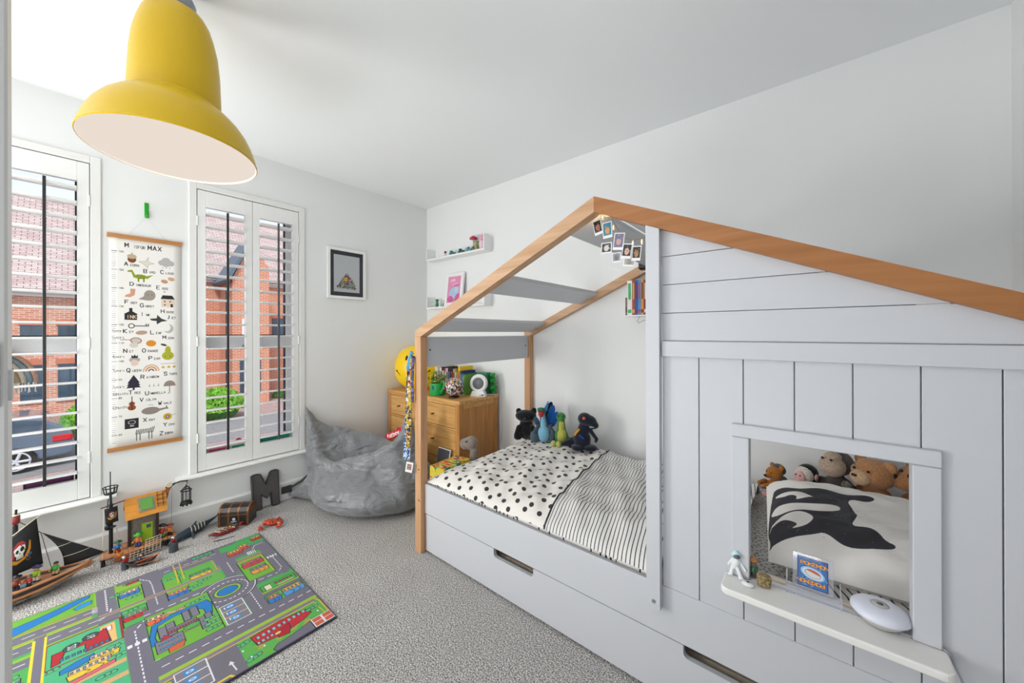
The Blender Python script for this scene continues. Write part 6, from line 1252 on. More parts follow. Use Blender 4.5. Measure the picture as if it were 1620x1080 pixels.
mb = MB(); c4 = [Vector((-2.745, -.215, .115)), Vector((-2.775, -.092, .125)), Vector((-2.79, -.112, .345)), Vector((-2.765, -.205, .262))]
def sail(u, v):
    p = c4[0].lerp(c4[1], u).lerp(c4[3].lerp(c4[2], u), v); return tuple(p+Vector((.022*math.sin(PI*u)*math.sin(PI*v), 0, 0)))
mb.grid(14, 14, sail); me = mb.mesh('sail', [SKU]); uv = me.uv_layers.new(name='UVMap')
for l in me.loops: i = l.vertex_index; uv.data[l.index].uv = ((i % 15)/14, (i//15)/14)
o = obj('sail', me, None, sh, world=True, label='black sail with a skull and crossed cutlasses'); q = o.modifiers.new('s', 'SOLIDIFY'); q.thickness = .001
mb = MB(); mb.cyl((-2.758, -.215, .262), (-2.79, -.100, .352), .002, 6); S_('yard', mb, CRM)
mb = MB(); mb.cyl((-2.79, -.168, .352), (-2.783, -.099, .270), .0016, 6); mb.cyl((-2.783, -.099, .270), (-2.77, -.065, .075), .0012, 5); S_('rigging', mb, DBR)
mb = MB(); A, Bq, Cq = Vector((-2.783, -.098, .270)), Vector((-2.783, .100, .088)), Vector((-2.775, -.030, .084))
def jib(u, v): 
    p = A.lerp(Bq, u); q_ = A.lerp(Cq, u) + Vector((.008, .018, 0))*math.sin(PI*u)*1.0; return tuple(p.lerp(q_, v)+Vector((.012*math.sin(PI*v)*u, 0, 0)))
mb.grid(14, 8, jib); o = S_('jib_sail', mb, BLK, label='black triangular foresail'); q = o.modifiers.new('s', 'SOLIDIFY'); q.thickness = .001
for f in (.45, .75):
    mb = MB(); mb.tube([Vector(jib(f, v_/5))+Vector((.003, 0, 0)) for v_ in range(6)], .0013, 5); S_('sail_batten', mb, CRM)
mb = MB(); mb.tube([(-2.756, -.06, .052), (-2.765, .02, .068), (-2.785, .108, .090)], [.006, .005, .003], 8); S_('bowsprit', mb, GST)
mb = MB(); mb.ball((-2.757, .046, .062), (.010, .020, .012), 10, rot=(.5, 0, 0)); S_('figurehead', mb, TAN)
minifig('purple-hatted toy pirate in lime green on the ship deck', (-2.762, -.110, .0585), R_(50), '#3a3560', '#9ab82a', '#d8d0c8', hatkind='bicorn', s=.95)
minifig('toy pirate in a green shirt standing at the bow of the ship', (-2.768, -.055, .0585), R_(60), '#3a2a20', '#3aa84a', '#d8b48a', hatkind='cap', s=.85)
minifig('black-hatted toy pirate in a red and brown coat on the ship deck', (-2.735, -.165, .0585), R_(70), '#23262a', '#8a3a2a', '#1e2236', hatkind='tricorn', s=.85)
minifig('red toy pirate with a grey hat near the mast on the ship', (-2.735, -.130, .0585), R_(40), '#4a6a6a', '#a83a3a', '#3a3a3a', hatkind='cap', s=.72)
# ---- pirate hideout on stilts
isl = thing('pirate_hideout', 'toy pirate hideout hut with orange roof on a stilted wooden deck', 'playset', (-2.85, .23, 0))
I_ = lambda nm, mb, m, **k: obj(nm, mb, m, isl, world=True, **k)
for y0, y1, x0, x1, z in ((.085, .165, -2.90, -2.80, .043), (.165, .300, -2.925, -2.775, .048), (.300, .378, -2.895, -2.815, .040)):
    n_ = max(2, int((y1-y0)/.018)); 
    for k in range(n_):
        a = y0+(y1-y0)*k/n_; mb = MB(); mb.box((x0+rnd.uniform(-.003, .003), a+.0006, z-.006), (x1+rnd.uniform(-.003, .003), a+(y1-y0)/n_-.0006, z), .001); I_('deck_plank', mb, TAN)
for x, y, z in ((-2.885, .095, .037), (-2.815, .095, .037), (-2.905, .20, .042), (-2.79, .235, .042), (-2.88, .30, .034), (-2.825, .335, .034), (-2.86, .37, .034)):
    mb = MB(); mb.cyl((x, y, 0), (x, y, z), .009, 8, .007); I_('stilt', mb, BLK)
mb = MB(); mb.box((-2.795, .13, .018), (-2.775, .20, .045), .003); I_('front_beam', mb, BRN)
mb = MB(); mb.box((-2.905, .192, .048), (-2.855, .302, .19), .001); I_('hut_wall', mb, mat('toy_grey_wall', s2l('#7d7268'), .6, noise=(60, .2)))
for y in (.190, .300): mb = MB(); mb.box((-2.858, y-.005, .048), (-2.845, y+.006, .20), .001); I_('corner_post', mb, DBR)
mb = MB(); mb.box((-2.853, .238, .052), (-2.848, .282, .150), .001); d_ = I_('door', mb, flat('#9cc42a', .5), label='lime green door')
mb = MB(); mb.box((-2.849, .256, .122), (-2.8465, .274, .140)); obj('door_window', mb, flat('#5a5f58', .4), isl, world=True)
mb = MB(); mb.box((-2.854, .234, .150), (-2.846, .286, .155)); mb.box((-2.854, .284, .05), (-2.846, .288, .155)); I_('door_frame', mb, GST)
for k in range(3):
    mb = MB(); z0, z1 = .205+.033*k, .205+.033*(k+1)-.001; x0, x1 = -2.805-.022*k, -2.805-.022*(k+1)
    mb.add([(x0, .172, z0), (x0, .338, z0), (x1, .336, z1), (x1, .174, z1), (x0-.004, .172, z0-.002), (x0-.004, .338, z0-.002), (x1-.004, .336, z1-.002), (x1-.004, .174, z1-.002)], [(0, 1, 2, 3), (4, 7, 6, 5), (0, 4, 5, 1), (1, 5, 6, 2), (2, 6, 7, 3), (3, 7, 4, 0)]); I_('roof_board', mb, ORG)
mb = MB(); mb.add([(-2.871, .174, .303), (-2.871, .336, .303), (-2.935, .336, .22), (-2.935, .174, .22), (-2.875, .174, .301), (-2.875, .336, .301), (-2.931, .336, .222), (-2.931, .174, .222)], [(0, 3, 2, 1), (4, 5, 6, 7), (0, 4, 7, 3), (1, 2, 6, 5)]); I_('back_roof', mb, ORG)
def rp(y, k, off=.002): return (-2.805-.066*k+off*.85, y, .205+.099*k+off*.55)
def slab(y0, y1, k0, k1, off, th=.003):
    mb = MB(); P = [rp(y0, k0, off), rp(y1, k0, off), rp(y1, k1, off), rp(y0, k1, off)]; Q = [rp(y0, k0, off+th), rp(y1, k0, off+th), rp(y1, k1, off+th), rp(y0, k1, off+th)]; mb.add(P+Q, [(0, 3, 2, 1), (4, 5, 6, 7), (0, 1, 5, 4), (1, 2, 6, 5), (2, 3, 7, 6), (3, 0, 4, 7)]); return mb
I_('hatch_frame', slab(.225, .288, .22, .86, .0), GST); I_('roof_hatch', slab(.232, .281, .29, .80, .003), flat('#5f9a3e', .5), label='green roof hatch')
for y in (.300, .322): I_('ladder_rail', slab(y-.0012, y+.0012, .25, .95, .002), DBR)
for k in (.4, .6, .8): I_('ladder_rung', slab(.295, .330, k-.01, k+.01, .004), DBR)
mb = MB(); mb.prism([(.325, .29), (.345, .318), (.362, .316), (.350, .285), (.338, .235), (.33, .20)], -2.875, -2.862, 'yz'); I_('gable_figurehead', mb, BRN)
mb = MB(); mb.cyl((-2.86, .349, .330), (-2.848, .349, .330), .014, 16); I_('winch_drum', mb, CRM)
mb = MB(); mb.tube([(-2.86, .335, .315), (-2.86, .36, .326), (-2.86, .40, .332), (-2.86, .432, .326)], .004, 8); mb.tube([(-2.86, .352, .31), (-2.86, .38, .330)], .003, 6); I_('crane_arm', mb, DBR)
mb = MB(); mb.cyl((-2.86, .362, .32), (-2.85, .358, .10), .0008, 5); I_('hoist_line', mb, flat('#6a8aa8', .5))
cg = thing('hanging_cage', 'black toy cage hanging from the crane arm of the pirate hideout', 'toy cage', (-2.86, .424, .20))
mb = MB(); mb.lathe([(.020, -.008), (.027, -.004), (.027, .004), (.020, .008), (0, .008), (0, -.008)][::-1], n=16); 
for k in range(8): a = 2*PI*k/8; mb.ball((.024*math.cos(a), .024*math.sin(a), -.009), (.006, .006, .006), 6)
obj('floor_ring', mb, BLK, cg)
for k in range(8):
    a = 2*PI*k/8; mb = MB(); mb.cyl((.021*math.cos(a), .021*math.sin(a), .008), (.021*math.cos(a), .021*math.sin(a), .072), .0018, 6); mb.tube([(.021*math.cos(a), .021*math.sin(a), .072), (.015*math.cos(a), .015*math.sin(a), .086), (.003*math.cos(a), .003*math.sin(a), .096)], .0018, 6); obj('bar', mb, BLK, cg)
mb = MB(); mb.tube([(.024*math.cos(2*PI*k/20), .024*math.sin(2*PI*k/20), .072) for k in range(20)], .003, 6, closed=True); obj('top_ring', mb, BLK, cg)
mb = MB(); mb.cyl((0, 0, .094), (0, 0, .106), .004, 8, .002); mb.tube([(0, 0, .104), (0, .004, .112), (0, .003, .122), (0, 0, .126)], .0018, 6); obj('hook', mb, BLK, cg)
# lookout mast with banner
mb = MB(); mb.cyl((-2.85, .124, .043), (-2.855, .124, .30), .008, 10); mb.cyl((-2.855, .124, .30), (-2.86, .123, .36), .005, 8); mb.cyl((-2.86, .123, .34), (-2.862, .1225, .47), .0022, 6); I_('lookout_mast', mb, BLK)
mb = MB()
for sgn in (-1, 1): mb.tube([(-2.855, .108, .24), (-2.855, .115, .33)], .002, 6)
I_('stay', mb, BLK)
mb = MB(); mb.lathe([(0, .352), (.020, .352), (.022, .356), (0, .357)], (-2.86, .1225, 0), 16); I_('crows_nest_floor', mb, BLK)
for k in range(10): a = 2*PI*k/10; mb = MB(); mb.cyl((-2.86+.022*math.cos(a), .1225+.022*math.sin(a), .355), (-2.86+.027*math.cos(a), .1225+.027*math.sin(a), .386), .0022, 6); I_('crows_nest_bar', mb, BLK)
mb = MB(); mb.tube([(-2.86+.028*math.cos(2*PI*k/20), .1225+.028*math.sin(2*PI*k/20), .388) for k in range(20)], .0028, 6, closed=True); I_('crows_nest_rail', mb, BLK)
mb = MB(); mb.cyl((-2.85, .088, .291), (-2.86, .175, .300), .003, 8); I_('spar', mb, flat('#6a2a2a', .5))
mb = MB(); P_ = lambda u, v: (-2.843+.006*math.sin(u*5), .104+.047*u-.003*v, .203+.082*v); mb.grid(8, 10, P_); me = mb.mesh('banner', [SKU]); uv = me.uv_layers.new(name='UVMap')
for l in me.loops: i = l.vertex_index; uv.data[l.index].uv = ((i % 9)/8*.8+.08, (i//9)/10*.95+.03)
o = obj('banner', me, None, isl, world=True, label='black banner with a skull'); q = o.modifiers.new('s', 'SOLIDIFY'); q.thickness = .001
mb = MB(); mb.ball((-2.845, .112, .185), (.010, .012, .016), 10); mb.ball((-2.845, .130, .182), (.008, .014, .006), 10); I_('cannon_pod', mb, BLK)
mb = MB(); mb.cyl((-2.80, .092, .047), (-2.845, .100, .28), .0016, 6); mb.cyl((-2.84, .165, .05), (-2.85, .142, .17), .0016, 6); I_('rope', mb, CRM)
for k in range(9):
    mb = MB(); y = .186+.0145*k; mb.cyl((-2.768+.0*k, y, .008+.0012*k), (-2.772, y+.004, .044+(.045 if k >= 4 else 0)), .0013, 6); I_('net_cord', mb, CRM)
for k in range(7):
    mb = MB(); z = .012+.0125*k; y0 = .186 if z < .046 else .244; mb.cyl((-2.770, y0, z), (-2.770, .308, z+.006), .0013, 6); I_('net_cord', mb, CRM)
minifig('green-hatted toy pirate standing in front of the hut door', (-2.815, .222, .0485), R_(60), '#3aa83a', '#c8742a', '#2a4a9a', hatkind='tricorn', s=.95)
minifig('black-hatted toy pirate with a red beard on the right deck of the hideout', (-2.855, .322, .0405), R_(50), '#1e1e20', '#a83028', '#4a8a3a', hatkind='bicorn', s=.95)
minifig('orange toy pirate with a red hat on the right deck of the hideout', (-2.850, .352, .0405), R_(50), '#a84a2a', '#d87a28', '#1e1e20', hatkind='tricorn', s=.85)
minifig('blue-coated toy pirate under the banner on the left deck', (-2.835, .148, .0435), R_(70), '#2a5a4a', '#2a7ab8', '#a82a2a', hatkind='tricorn', s=.8)
minifig('blue-capped toy sailor climbing out of the orange roof', (-2.862, .224, .236), R_(60), '#2a5ab0', '#e0d8d0', '#2a5ab0', hatkind='cap', s=.7)
mb = MB()
for k in range(10): a = k*2.1; mb.cyl((.006*math.cos(a), .006*math.sin(a), 0), (.012*math.cos(a), .012*math.sin(a), .018+.004*(k % 3)), .005, 6, .001)
single('toy_campfire', 'orange and yellow toy flames on the front edge of the hideout deck', 'toy', mb, mat('toy_flame', s2l('#e88a1e'), .4, noise=(80, .3)), (-2.79, .152, .0455))
def stump(loc, lab, s=1):
    mb = MB(); mb.lathe([(0, 0), (.021*s, 0), (.019*s, .02*s), (.018*s, .045*s), (0, .046*s)], n=12, smooth=False); single('rock_stump', lab, 'toy', mb, mat('toy_slate', s2l('#3f474d'), .6, noise=(60, .3), bump=(90, .4, .003)), loc)
stump((-2.715, .350, 0), 'dark grey toy rock stump in front of the shark', 1.0); stump((-2.700, .165, 0), 'dark grey toy rock stump beside the little rowing boat', .7)
def parrot(loc, rz, lab, c='#a8242e'):
    t = thing('toy_parrot', lab, 'toy bird', loc, (0, 0, rz)); mb = MB(); mb.ball((0, 0, .014), (.008, .010, .015), 12, rot=(.3, 0, 0)); obj('body', mb, flat(c, .5), t); mb = MB(); mb.ball((0, -.007, .030), .0075, 10); obj('head', mb, flat('#e8e4dc', .5), t); mb = MB(); mb.ball((0, -.015, .029), (.003, .004, .005), 8); obj('beak', mb, flat('#2a2a2a', .4), t)
    for sx in (-1, 1): mb = MB(); mb.ball((sx*.008, .003, .013), (.002, .008, .012), 8, rot=(.4, 0, 0)); obj('wing', mb, flat(c, .5), t)
parrot((-2.715, .350, .0465), R_(60), 'red and white toy parrot perched on the stump in front of the shark'); parrot((-2.700, .165, .0325), R_(40), 'red and white toy parrot perched on the stump by the rowing boat')
def boat(name, loc, rz, c, L_, lab, deep=.022, w=.026):
    t = thing(name, lab, 'toy boat', loc, (0, 0, rz)); mb = MB()
    def fn(u, v): a = PI*v; k = max(0.03, 1-abs(2*u-1)**2.4); return ((u-.5)*L_, -math.cos(a)*w*k, deep+.010*abs(2*u-1)**2-math.sin(a)*(deep-.001)*(k**.5))
    mb.grid(22, 10, fn); o = obj('hull', mb, c, t); q = o.modifiers.new('s', 'SOLIDIFY'); q.thickness = .003; q.offset = 1
    mb = MB(); mb.tube([fn(i/22, 0) for i in range(23)], .002, 6); mb.tube([fn(i/22, 1) for i in range(23)], .002, 6); obj('rim', mb, c, t)
    mb = MB(); mb.box((-.006, -w*.9, deep-.004), (.006, w*.9, deep-.001)); obj('bench', mb, DBR, t); return t
b1 = boat('rowing_boat', (-2.678, .225, 0), R_(80), DBR, .115, 'small dark brown toy rowing boat at the rug edge, with an orange paddle'); 
mb = MB(); mb.cyl((-.02, -.012, .026), (.055, -.004, .036), .0022, 6); mb.ball((.050, -.005, .036), (.016, .007, .002), 8, rot=(0, -.15, 0)); obj('paddle', mb, flat('#d85a2a', .5), b1)
mb = MB(); mb.cyl((-.015, -.030, .020), (.055, -.020, .014), .0018, 6); mb.ball((.058, -.020, .014), (.012, .006, .002), 8); obj('oar', mb, TAN, b1)
minifig('navy toy pirate with a barrel lying in the small dark rowing boat', (-2.683, .198, .014), 0, '#23283a', '#2a3a5a', '#23283a', hatkind='cap', s=.75, lie=(R_(-50), 0, R_(40)))
b2 = boat('canoe', (-2.715, .583, 0), R_(98), flat('#a82430', .4), .175, 'long red toy rowing boat filled with brown and green pieces near the treasure chest', .020, .024)
for k in range(12): mb = MB(); x = -.05+.009*k; mb.cyl((x, -.012, .018+.003*(k % 3)), (x+.02*(1 if k % 2 else -1), .012, .024+.002*(k % 4)), .0028, 6); obj('cargo', mb, [TAN, flat('#3a7a44', .5), CRM, DBR][k % 4], b2)
mb = MB(); mb.ball((-.07, 0, .024), (.020, .010, .008), 10); obj('bow_cover', mb, flat('#4a5a4a', .5), b2); mb = MB(); mb.ball((.05, 0, .026), (.016, .010, .009), 10); obj('green_bundle', mb, flat('#2a5a4a', .5), b2)
mb = MB(); mb.cyl((.0, .0, .002), (.06, 0, .004), .0022, 6); mb.ball((-.01, 0, .003), (.020, .008, .0025), 8); mb.m = 1; mb.cyl((-.028, 0, .003), (-.034, 0, .003), .0045, 6); single('toy_oar', 'grey toy oar with a red tip lying beside the red boat', 'toy oar', mb, [GRY, flat('#a83a34', .5)], (-2.645, .545, 0), (0, 0, R_(75)))
# ---- shark
shk = thing('toy_shark', 'dark blue-grey toy shark tied with cream rope by the skirting', 'toy shark', (-2.850, .450, 0), (0, 0, R_(-64)))
shk.scale = (.85, .85, .85)
BL = mat('shark_blue', s2l('#2f4250'), .45, noise=(30, .15))
mb = MB(); pr = [(-.15, .004, .010), (-.12, .018, .020), (-.08, .026, .026), (-.02, .031, .030), (.04, .028, .030), (.08, .020, .034), (.12, .011, .040), (.155, .006, .048), (.17, .004, .054)]
pr = [(-x, r, z) for x, r, z in pr]
for a, b in zip(pr, pr[1:]): mb.cap((a[0], 0, a[2]), (b[0], 0, b[2]), a[1], b[1], 14, 5)
mb.cap((.01, .02, .02), (.045, .075, .006), .012, .004, 8); mb.cap((.01, -.02, .02), (.045, -.075, .006), .012, .004, 8)
mb2 = mb; mb2.prism([(.02, .05), (-.02, .052), (-.028, .088)], -.004, .004, 'xz'); mb2.prism([(-.165, .055), (-.20, .115), (-.183, .062), (-.20, .024)], -.003, .003, 'xz')
obj('body', fuse(mb2, .0032, [BL], 'shark', 1), None, shk)
mb = MB(); mb.ball((.06, 0, .014), (.075, .022, .012), 14); obj('pale_belly', mb, flat('#c8ccca', .5), shk)
for sx in (-1, 1): mb = MB(); mb.ball((.115, sx*.019, .027), .0035, 8); obj('eye', mb, BLACK, shk)
for k in range(5): 
    mb = MB(); x = -.075+.022*k; mb.tube([(x+.01*math.cos(a), .032*math.cos(a)*(1-.3*abs(k-3)/3), .032+.032*math.sin(a)) for a in [PI*j/10 for j in range(11)]], .0028, 6); obj('rope_loop', mb, CRM, shk)
# ---- treasure chest
tch = thing('treasure_chest', 'black-brown toy treasure chest with copper bands in front of the letter M', 'toy chest', (-2.815, .665, 0), (0, 0, R_(49)))
TB = mat('chest_black', s2l('#231d1a'), .35, noise=(40, .3), coat=.4); CPR = mat('chest_copper', s2l('#7a5230'), .35, metal=.5, noise=(60, .3))
mb = MB(); mb.box((-.083, -.050, 0), (.083, .050, .072), .003); obj('box', mb, TB, tch)
mb = MB(); pts = [(-.052, .0735), (-.050, .088), (-.038, .110), (-.012, .122), (.012, .122), (.038, .110), (.050, .088), (.052, .0735)]; mb.prism(pts, -.085, .085, 'yz'); obj('lid', mb, TB, tch)
for x in (-.080, -.027, .027, .080):
    mb = MB(); ps = [(y*1.03, .0735+(z-.0735)*1.03) for y, z in pts]; mb.prism(ps, x-.006, x+.006, 'yz'); obj('lid_band', mb, CPR, tch); mb = MB(); mb.box((x-.006, -.0515, 0), (x+.006, -.0502, .072)); obj('front_band', mb, CPR, tch)
for z in (.066, .002): mb = MB(); mb.box((-.085, -.0520, z), (.085, -.0505, z+.006)); obj('rim_band', mb, CPR, tch)
mb = MB(); mb.box((-.022, -.053, .010), (.026, -.0515, .062)); mb.m = 1; mb.ball((.004, -.0535, .044), (.009, .0012, .009), 12); mb.box((-.012, -.0542, .028), (.020, -.0532, .032)); mb.m = 2; mb.box((-.020, -.0545, .006), (.004, -.0532, .026), .0005); obj('skull_lock_plate', mb, [BLACK, flat('#b8c0d8', .5), CPR], tch)
# ---- letter M
lm = thing('letter_m', 'dark grey fabric letter M leaning against the skirting board', 'letter', (-2.900, .845, .0), (0, R_(-8), 0))
mb = MB(); Mp = [(-.078, 0), (-.031, 0), (-.030, .095), (0, .062), (.030, .095), (.031, 0), (.078, 0), (.082, .232), (.070, .238), (.042, .238), (.030, .232), (0, .158), (-.030, .232), (-.042, .238), (-.070, .238), (-.082, .232)]
mb.prism(Mp, -.020, .015, 'yz'); o = obj('letter_body', mb, mat('grey_velour', s2l('#545050'), .9, noise=(60, .12), bump=(200, .3, .002)), lm); bv = o.modifiers.new('b', 'BEVEL'); bv.width = .006; bv.segments = 2
mb = MB(); mb.tube([(.017, y*.96, .004+z*.975) for y, z in Mp], .0030, 6, closed=True); obj('seam_piping', mb, flat('#3a3636', .8), lm, label='darker seam piping')
# ---- crab
cb = thing('toy_crab', 'orange-red striped toy crab on the carpet near the treasure chest', 'toy crab', (-2.605, .790, 0), (0, 0, R_(60)))
CRB = mat('crab_orange', s2l('#c8421e'), .45, noise=(40, .45)); mb = MB(); mb.ball((0, 0, .020), (.038, .026, .015), 18); obj('shell', mb, CRB, cb)
for k in range(9): mb = MB(); x = -.032+.008*k; mb.cyl((x, .004, .030), (x*1.15, .008, .046-.012*abs(k-4)/4), .003, 6, .0006); obj('spine', mb, flat('#6a2018', .5), cb)
for sx in (-1, 1):
    for k in range(4):
        mb = MB(); a = R_(-35+28*k); d1 = Vector((sx*math.cos(a), math.sin(a), 0)); mb.tube([d1*.028+Vector((0, 0, .018)), d1*.046+Vector((0, 0, .028)), d1*.062+Vector((0, 0, .004))], [.0045, .004, .0018], 6); obj('leg', mb, CRB, cb)
    mb = MB(); mb.tube([(sx*.028, -.016, .018), (sx*.052, -.028, .022), (sx*.056, -.044, .018)], [.006, .007, .008], 8); mb.ball((sx*.050, -.056, .017), (.011, .016, .010), 10, rot=(0, 0, sx*.4)); mb.ball((sx*.038, -.066, .017), (.005, .012, .006), 8, rot=(0, 0, sx*.6)); obj('claw', mb, CRB, cb)
    mb = MB(); mb.ball((sx*.045, -.036, .022), (.008, .006, .007), 8); obj('claw_band', mb, flat('#6fb0a8', .5), cb, label='pale blue claw band')
    mb = MB(); mb.cyl((sx*.008, -.024, .026), (sx*.010, -.030, .036), .0015, 6); mb.ball((sx*.010, -.031, .037), .003, 8); obj('eye_stalk', mb, BLACK, cb)
# ================================================================ THINGS ON THE WINDOW LEDGES (behind the shutters)
rb = thing('rainbow_hanging', 'pastel rainbow wall hanging with a white fringe seen through the left shutter', 'decoration', (-3.045, -.30, .93))
for k, c in enumerate(['#7d95a6', '#c8a08a', '#e6ded0', '#d8a890', '#b8a88a', '#ddd2bd', '#8ea4b0', '#c9a08c']):
    r0 = .045+.019*k; mb = MB(); mb.tube([(-3.045, -.30+r0*math.cos(PI*j/18), .955+r0*math.sin(PI*j/18)) for j in range(19)], .0098, 8); obj('cord_arch', mb, mat('cord_'+c, s2l(c), .9, noise=(120, .15)), rb, world=True)
mb = MB(); rq = random.Random(2)
for k in range(60): y = -.30+rq.choice((-1, 1))*rq.uniform(.04, .185); mb.cyl((-3.045+rq.uniform(-.006, .006), y, .957), (-3.045+rq.uniform(-.01, .01), y+rq.uniform(-.008, .008), .957-rq.uniform(.03, .055)), .0022, 4)
obj('fringe', mb, mat('cord_fringe', s2l('#e8e2d6'), .9, noise=(120, .1)), rb, world=True, kind='stuff')
mb = MB(); mb.cyl((-3.045, -.30, 1.11), (-3.06, -.30, 1.175), .001, 5); obj('loop', mb, CRM, rb, world=True)
def ledge_box(lab, y0, y1, z0, z1, c, c2, x0=-3.06, x1=-2.998, txt=None):
    t = thing('game_box', lab, 'box', ((x0+x1)/2, (y0+y1)/2, z0)); mb = MB(); mb.box((x0, y0, z0), (x1, y1, z1), .001); obj('carton', mb, flat(c, .5), t, world=True); mb = MB(); mb.box((x1, y0+.01, z0+.006), (x1+.0006, y1-.01, z1-.006)); obj('printed_band', mb, flat(c2, .5), t, world=True)
    return t
ledge_box('pale blue box lying on the left window ledge behind the shutter', -.28, -.02, .3355, .40, '#cfe0ea', '#8ab4d0'); ledge_box('dark box with a purple band lying on the pale blue box', -.16, .0, .401, .462, '#2a2630', '#6a2a5a'); ledge_box('grey paper box at the far left of the left window ledge', -.45, -.29, .3355, .44, '#aeb8c0', '#6a8098')
ledge_box('pink box on the ledge of the second window', .545, .655, .3355, .452, '#f0a8b4', '#d85a78'); ledge_box('white and green box beside the pink box on the second window ledge', .665, .765, .3355, .452, '#e8e8e0', '#3ab07a'); ledge_box('mint green box on the right half of the second window ledge', .80, 1.03, .3355, .462, '#8ad8c4', '#3aa890')
mb = MB(); mb.ball((0, 0, .016), (.018, .018, .016), 10); single('red_toy', 'small red toy on the white and green box in the second window', 'toy', mb, flat('#d8402a', .5), (-3.03, .72, .4525))

# ================================================================ OUTSIDE
def brick(name, c1, c2, mortar, sc, w=.5, h=.16):
    m = bpy.data.materials.new(name); m.use_nodes = True; n = m.node_tree.nodes; L = m.node_tree.links; b = n['Principled BSDF']; b.inputs['Roughness'].default_value = .9
    t = n.new('ShaderNodeTexCoord'); mp = n.new('ShaderNodeMapping'); br = n.new('ShaderNodeTexBrick'); br.inputs['Color1'].default_value = (*s2l(c1), 1); br.inputs['Color2'].default_value = (*s2l(c2), 1); br.inputs['Mortar'].default_value = (*s2l(mortar), 1)
    br.inputs['Scale'].default_value = sc; br.inputs['Mortar Size'].default_value = .018; br.inputs['Brick Width'].default_value = w; br.inputs['Row Height'].default_value = h; br.inputs['Bias'].default_value = -.1
    L.new(t.outputs['UV'], mp.inputs[0]); L.new(mp.outputs[0], br.inputs['Vector']); L.new(br.outputs['Color'], b.inputs['Base Color']); return m
RBR = brick('red_brick', '#c07860', '#d29a80', '#d6cabd', 2.0); RBR2 = brick('orange_brick', '#d0805e', '#c07050', '#dac8b8', 2.0); TILE = brick('roof_tiles', '#bba29e', '#d0bfba', '#6c5a5a', 1.6, .5, .26); PAVE = brick('brick_paving', '#b89a92', '#a88a86', '#8a7e7a', 2.2, .5, .25)
def ext(name, mb, m, uvf, parent=None, **k):
    me = mb.mesh(name, [m]) ; uv_planar(me, uvf) if uvf else None
    o = link(name, me, parent)
    if parent is not None: o.matrix_parent_inverse = parent.matrix_basis.inverted()
    for a, b in k.items(): o[a] = b
    return o
ext('ground', (lambda mb: mb.box((-60, -40, -2.6), (-3.4, 50, -2.5)))(MB()), PAVE, lambda c: (c.y, c.x), kind='structure')
ext('road', (lambda mb: mb.box((-19.5, -40, -2.498), (-15.6, 50, -2.49)))(MB()), mat('asphalt', s2l('#8a8786'), .9, noise=(8, .12)), None, kind='structure')
SH = flat('#d8d4cc', .7); WG = mat('dark_window_glass', s2l('#3f5364'), .15, noise=(1.2, .35)); WF = flat('#eef0f0', .5); NAVY = flat('#3c4c5c', .5)
def house_ext(name, lab, x, y0, y1, zb, ze, zr, depth, bm_, wins, door=None):
    t = thing(name, lab, 'house', (x, (y0+y1)/2, zb)); uvw = lambda c: (c.y+c.x, c.z)
    ext('wall', (lambda mb: mb.box((x-depth, y0, zb), (x, y1, ze)))(MB()), bm_, uvw, t)
    mb = MB(); mb.prism([(x+.35, ze-.12), (x+.35, ze+.05), (x-depth*.5, zr), (x-depth-.35, ze+.05), (x-depth-.35, ze-.12), (x-depth*.5, zr-.2)], y0-.15, y1+.15, 'xz'); ext('roof', mb, TILE, lambda c: (c.y, (c.z-ze)*1.9+c.x*.01), t)
    mb = MB(); mb.box((x+.05, y0-.1, ze-.25), (x+.12, y1+.1, ze-.05)); obj('fascia', mb, WF, t, world=True)
    mb = MB(); mb.cyl((x+.30, y0-.1, ze-.05), (x+.30, y1+.1, ze-.05), .06, 8); obj('gutter', mb, flat('#2a2c30', .5), t, world=True)
    for wy0, wy1, wz0, wz1 in wins:
        mb = MB(); mb.box((x-.02, wy0, wz0), (x+.02, wy1, wz1)); f = obj('window', mb, NAVY, t, world=True)
        mb = MB(); ym = (wy0+wy1)/2
        for a, b in ((wy0+.04, ym-.02), (ym+.02, wy1-.04)): mb = MB(); mb.box((x+.02, a, wz0+.05), (x+.03, b, wz1-.05)); obj('pane', mb, WG, f, world=True)
        mb = MB(); mb.box((x, wy0-.06, wz0-.12), (x+.08, wy1+.06, wz0)); obj('stone_sill', mb, SH, t, world=True)
        mb = MB(); mb.box((x, wy0-.06, wz1), (x+.03, wy1+.06, wz1+.22)); obj('lintel', mb, flat('#c07458', .8), t, world=True)
    if door:
        dy0, dy1 = door; mb = MB(); mb.box((x-.02, dy0, zb), (x+.04, dy1, zb+2.1), .01); dq = obj('door', mb, flat('#5a6a78', .5), t, world=True, label='grey-blue door'); mb = MB(); mb.box((x+.04, dy1-.15, zb+1.0), (x+.08, dy1-.09, zb+1.15)); obj('handle', mb, STEEL, dq, world=True)
        mb = MB(); mb.box((x, dy0-.3, zb+2.25), (x+.7, dy1+.3, zb+2.37)); obj('porch_canopy', mb, SH, t, world=True)
    return t
house_ext('terrace_house', 'red brick house with tiled roof seen through the left shutter', -24, -8, 3.4, -2.5, 2.95, 7.6, 7, RBR, [(-1.35, -.78, -1.45, -.05), (-.42, .25, -1.45, -.05), (.9, 1.6, -1.45, -.05), (-1.35, -.78, .85, 1.55), (-.42, .25, .85, 1.55), (.9, 1.6, .85, 1.55), (-3.4, -2.6, -1.45, -.05), (-3.4, -2.6, .85, 1.55)])
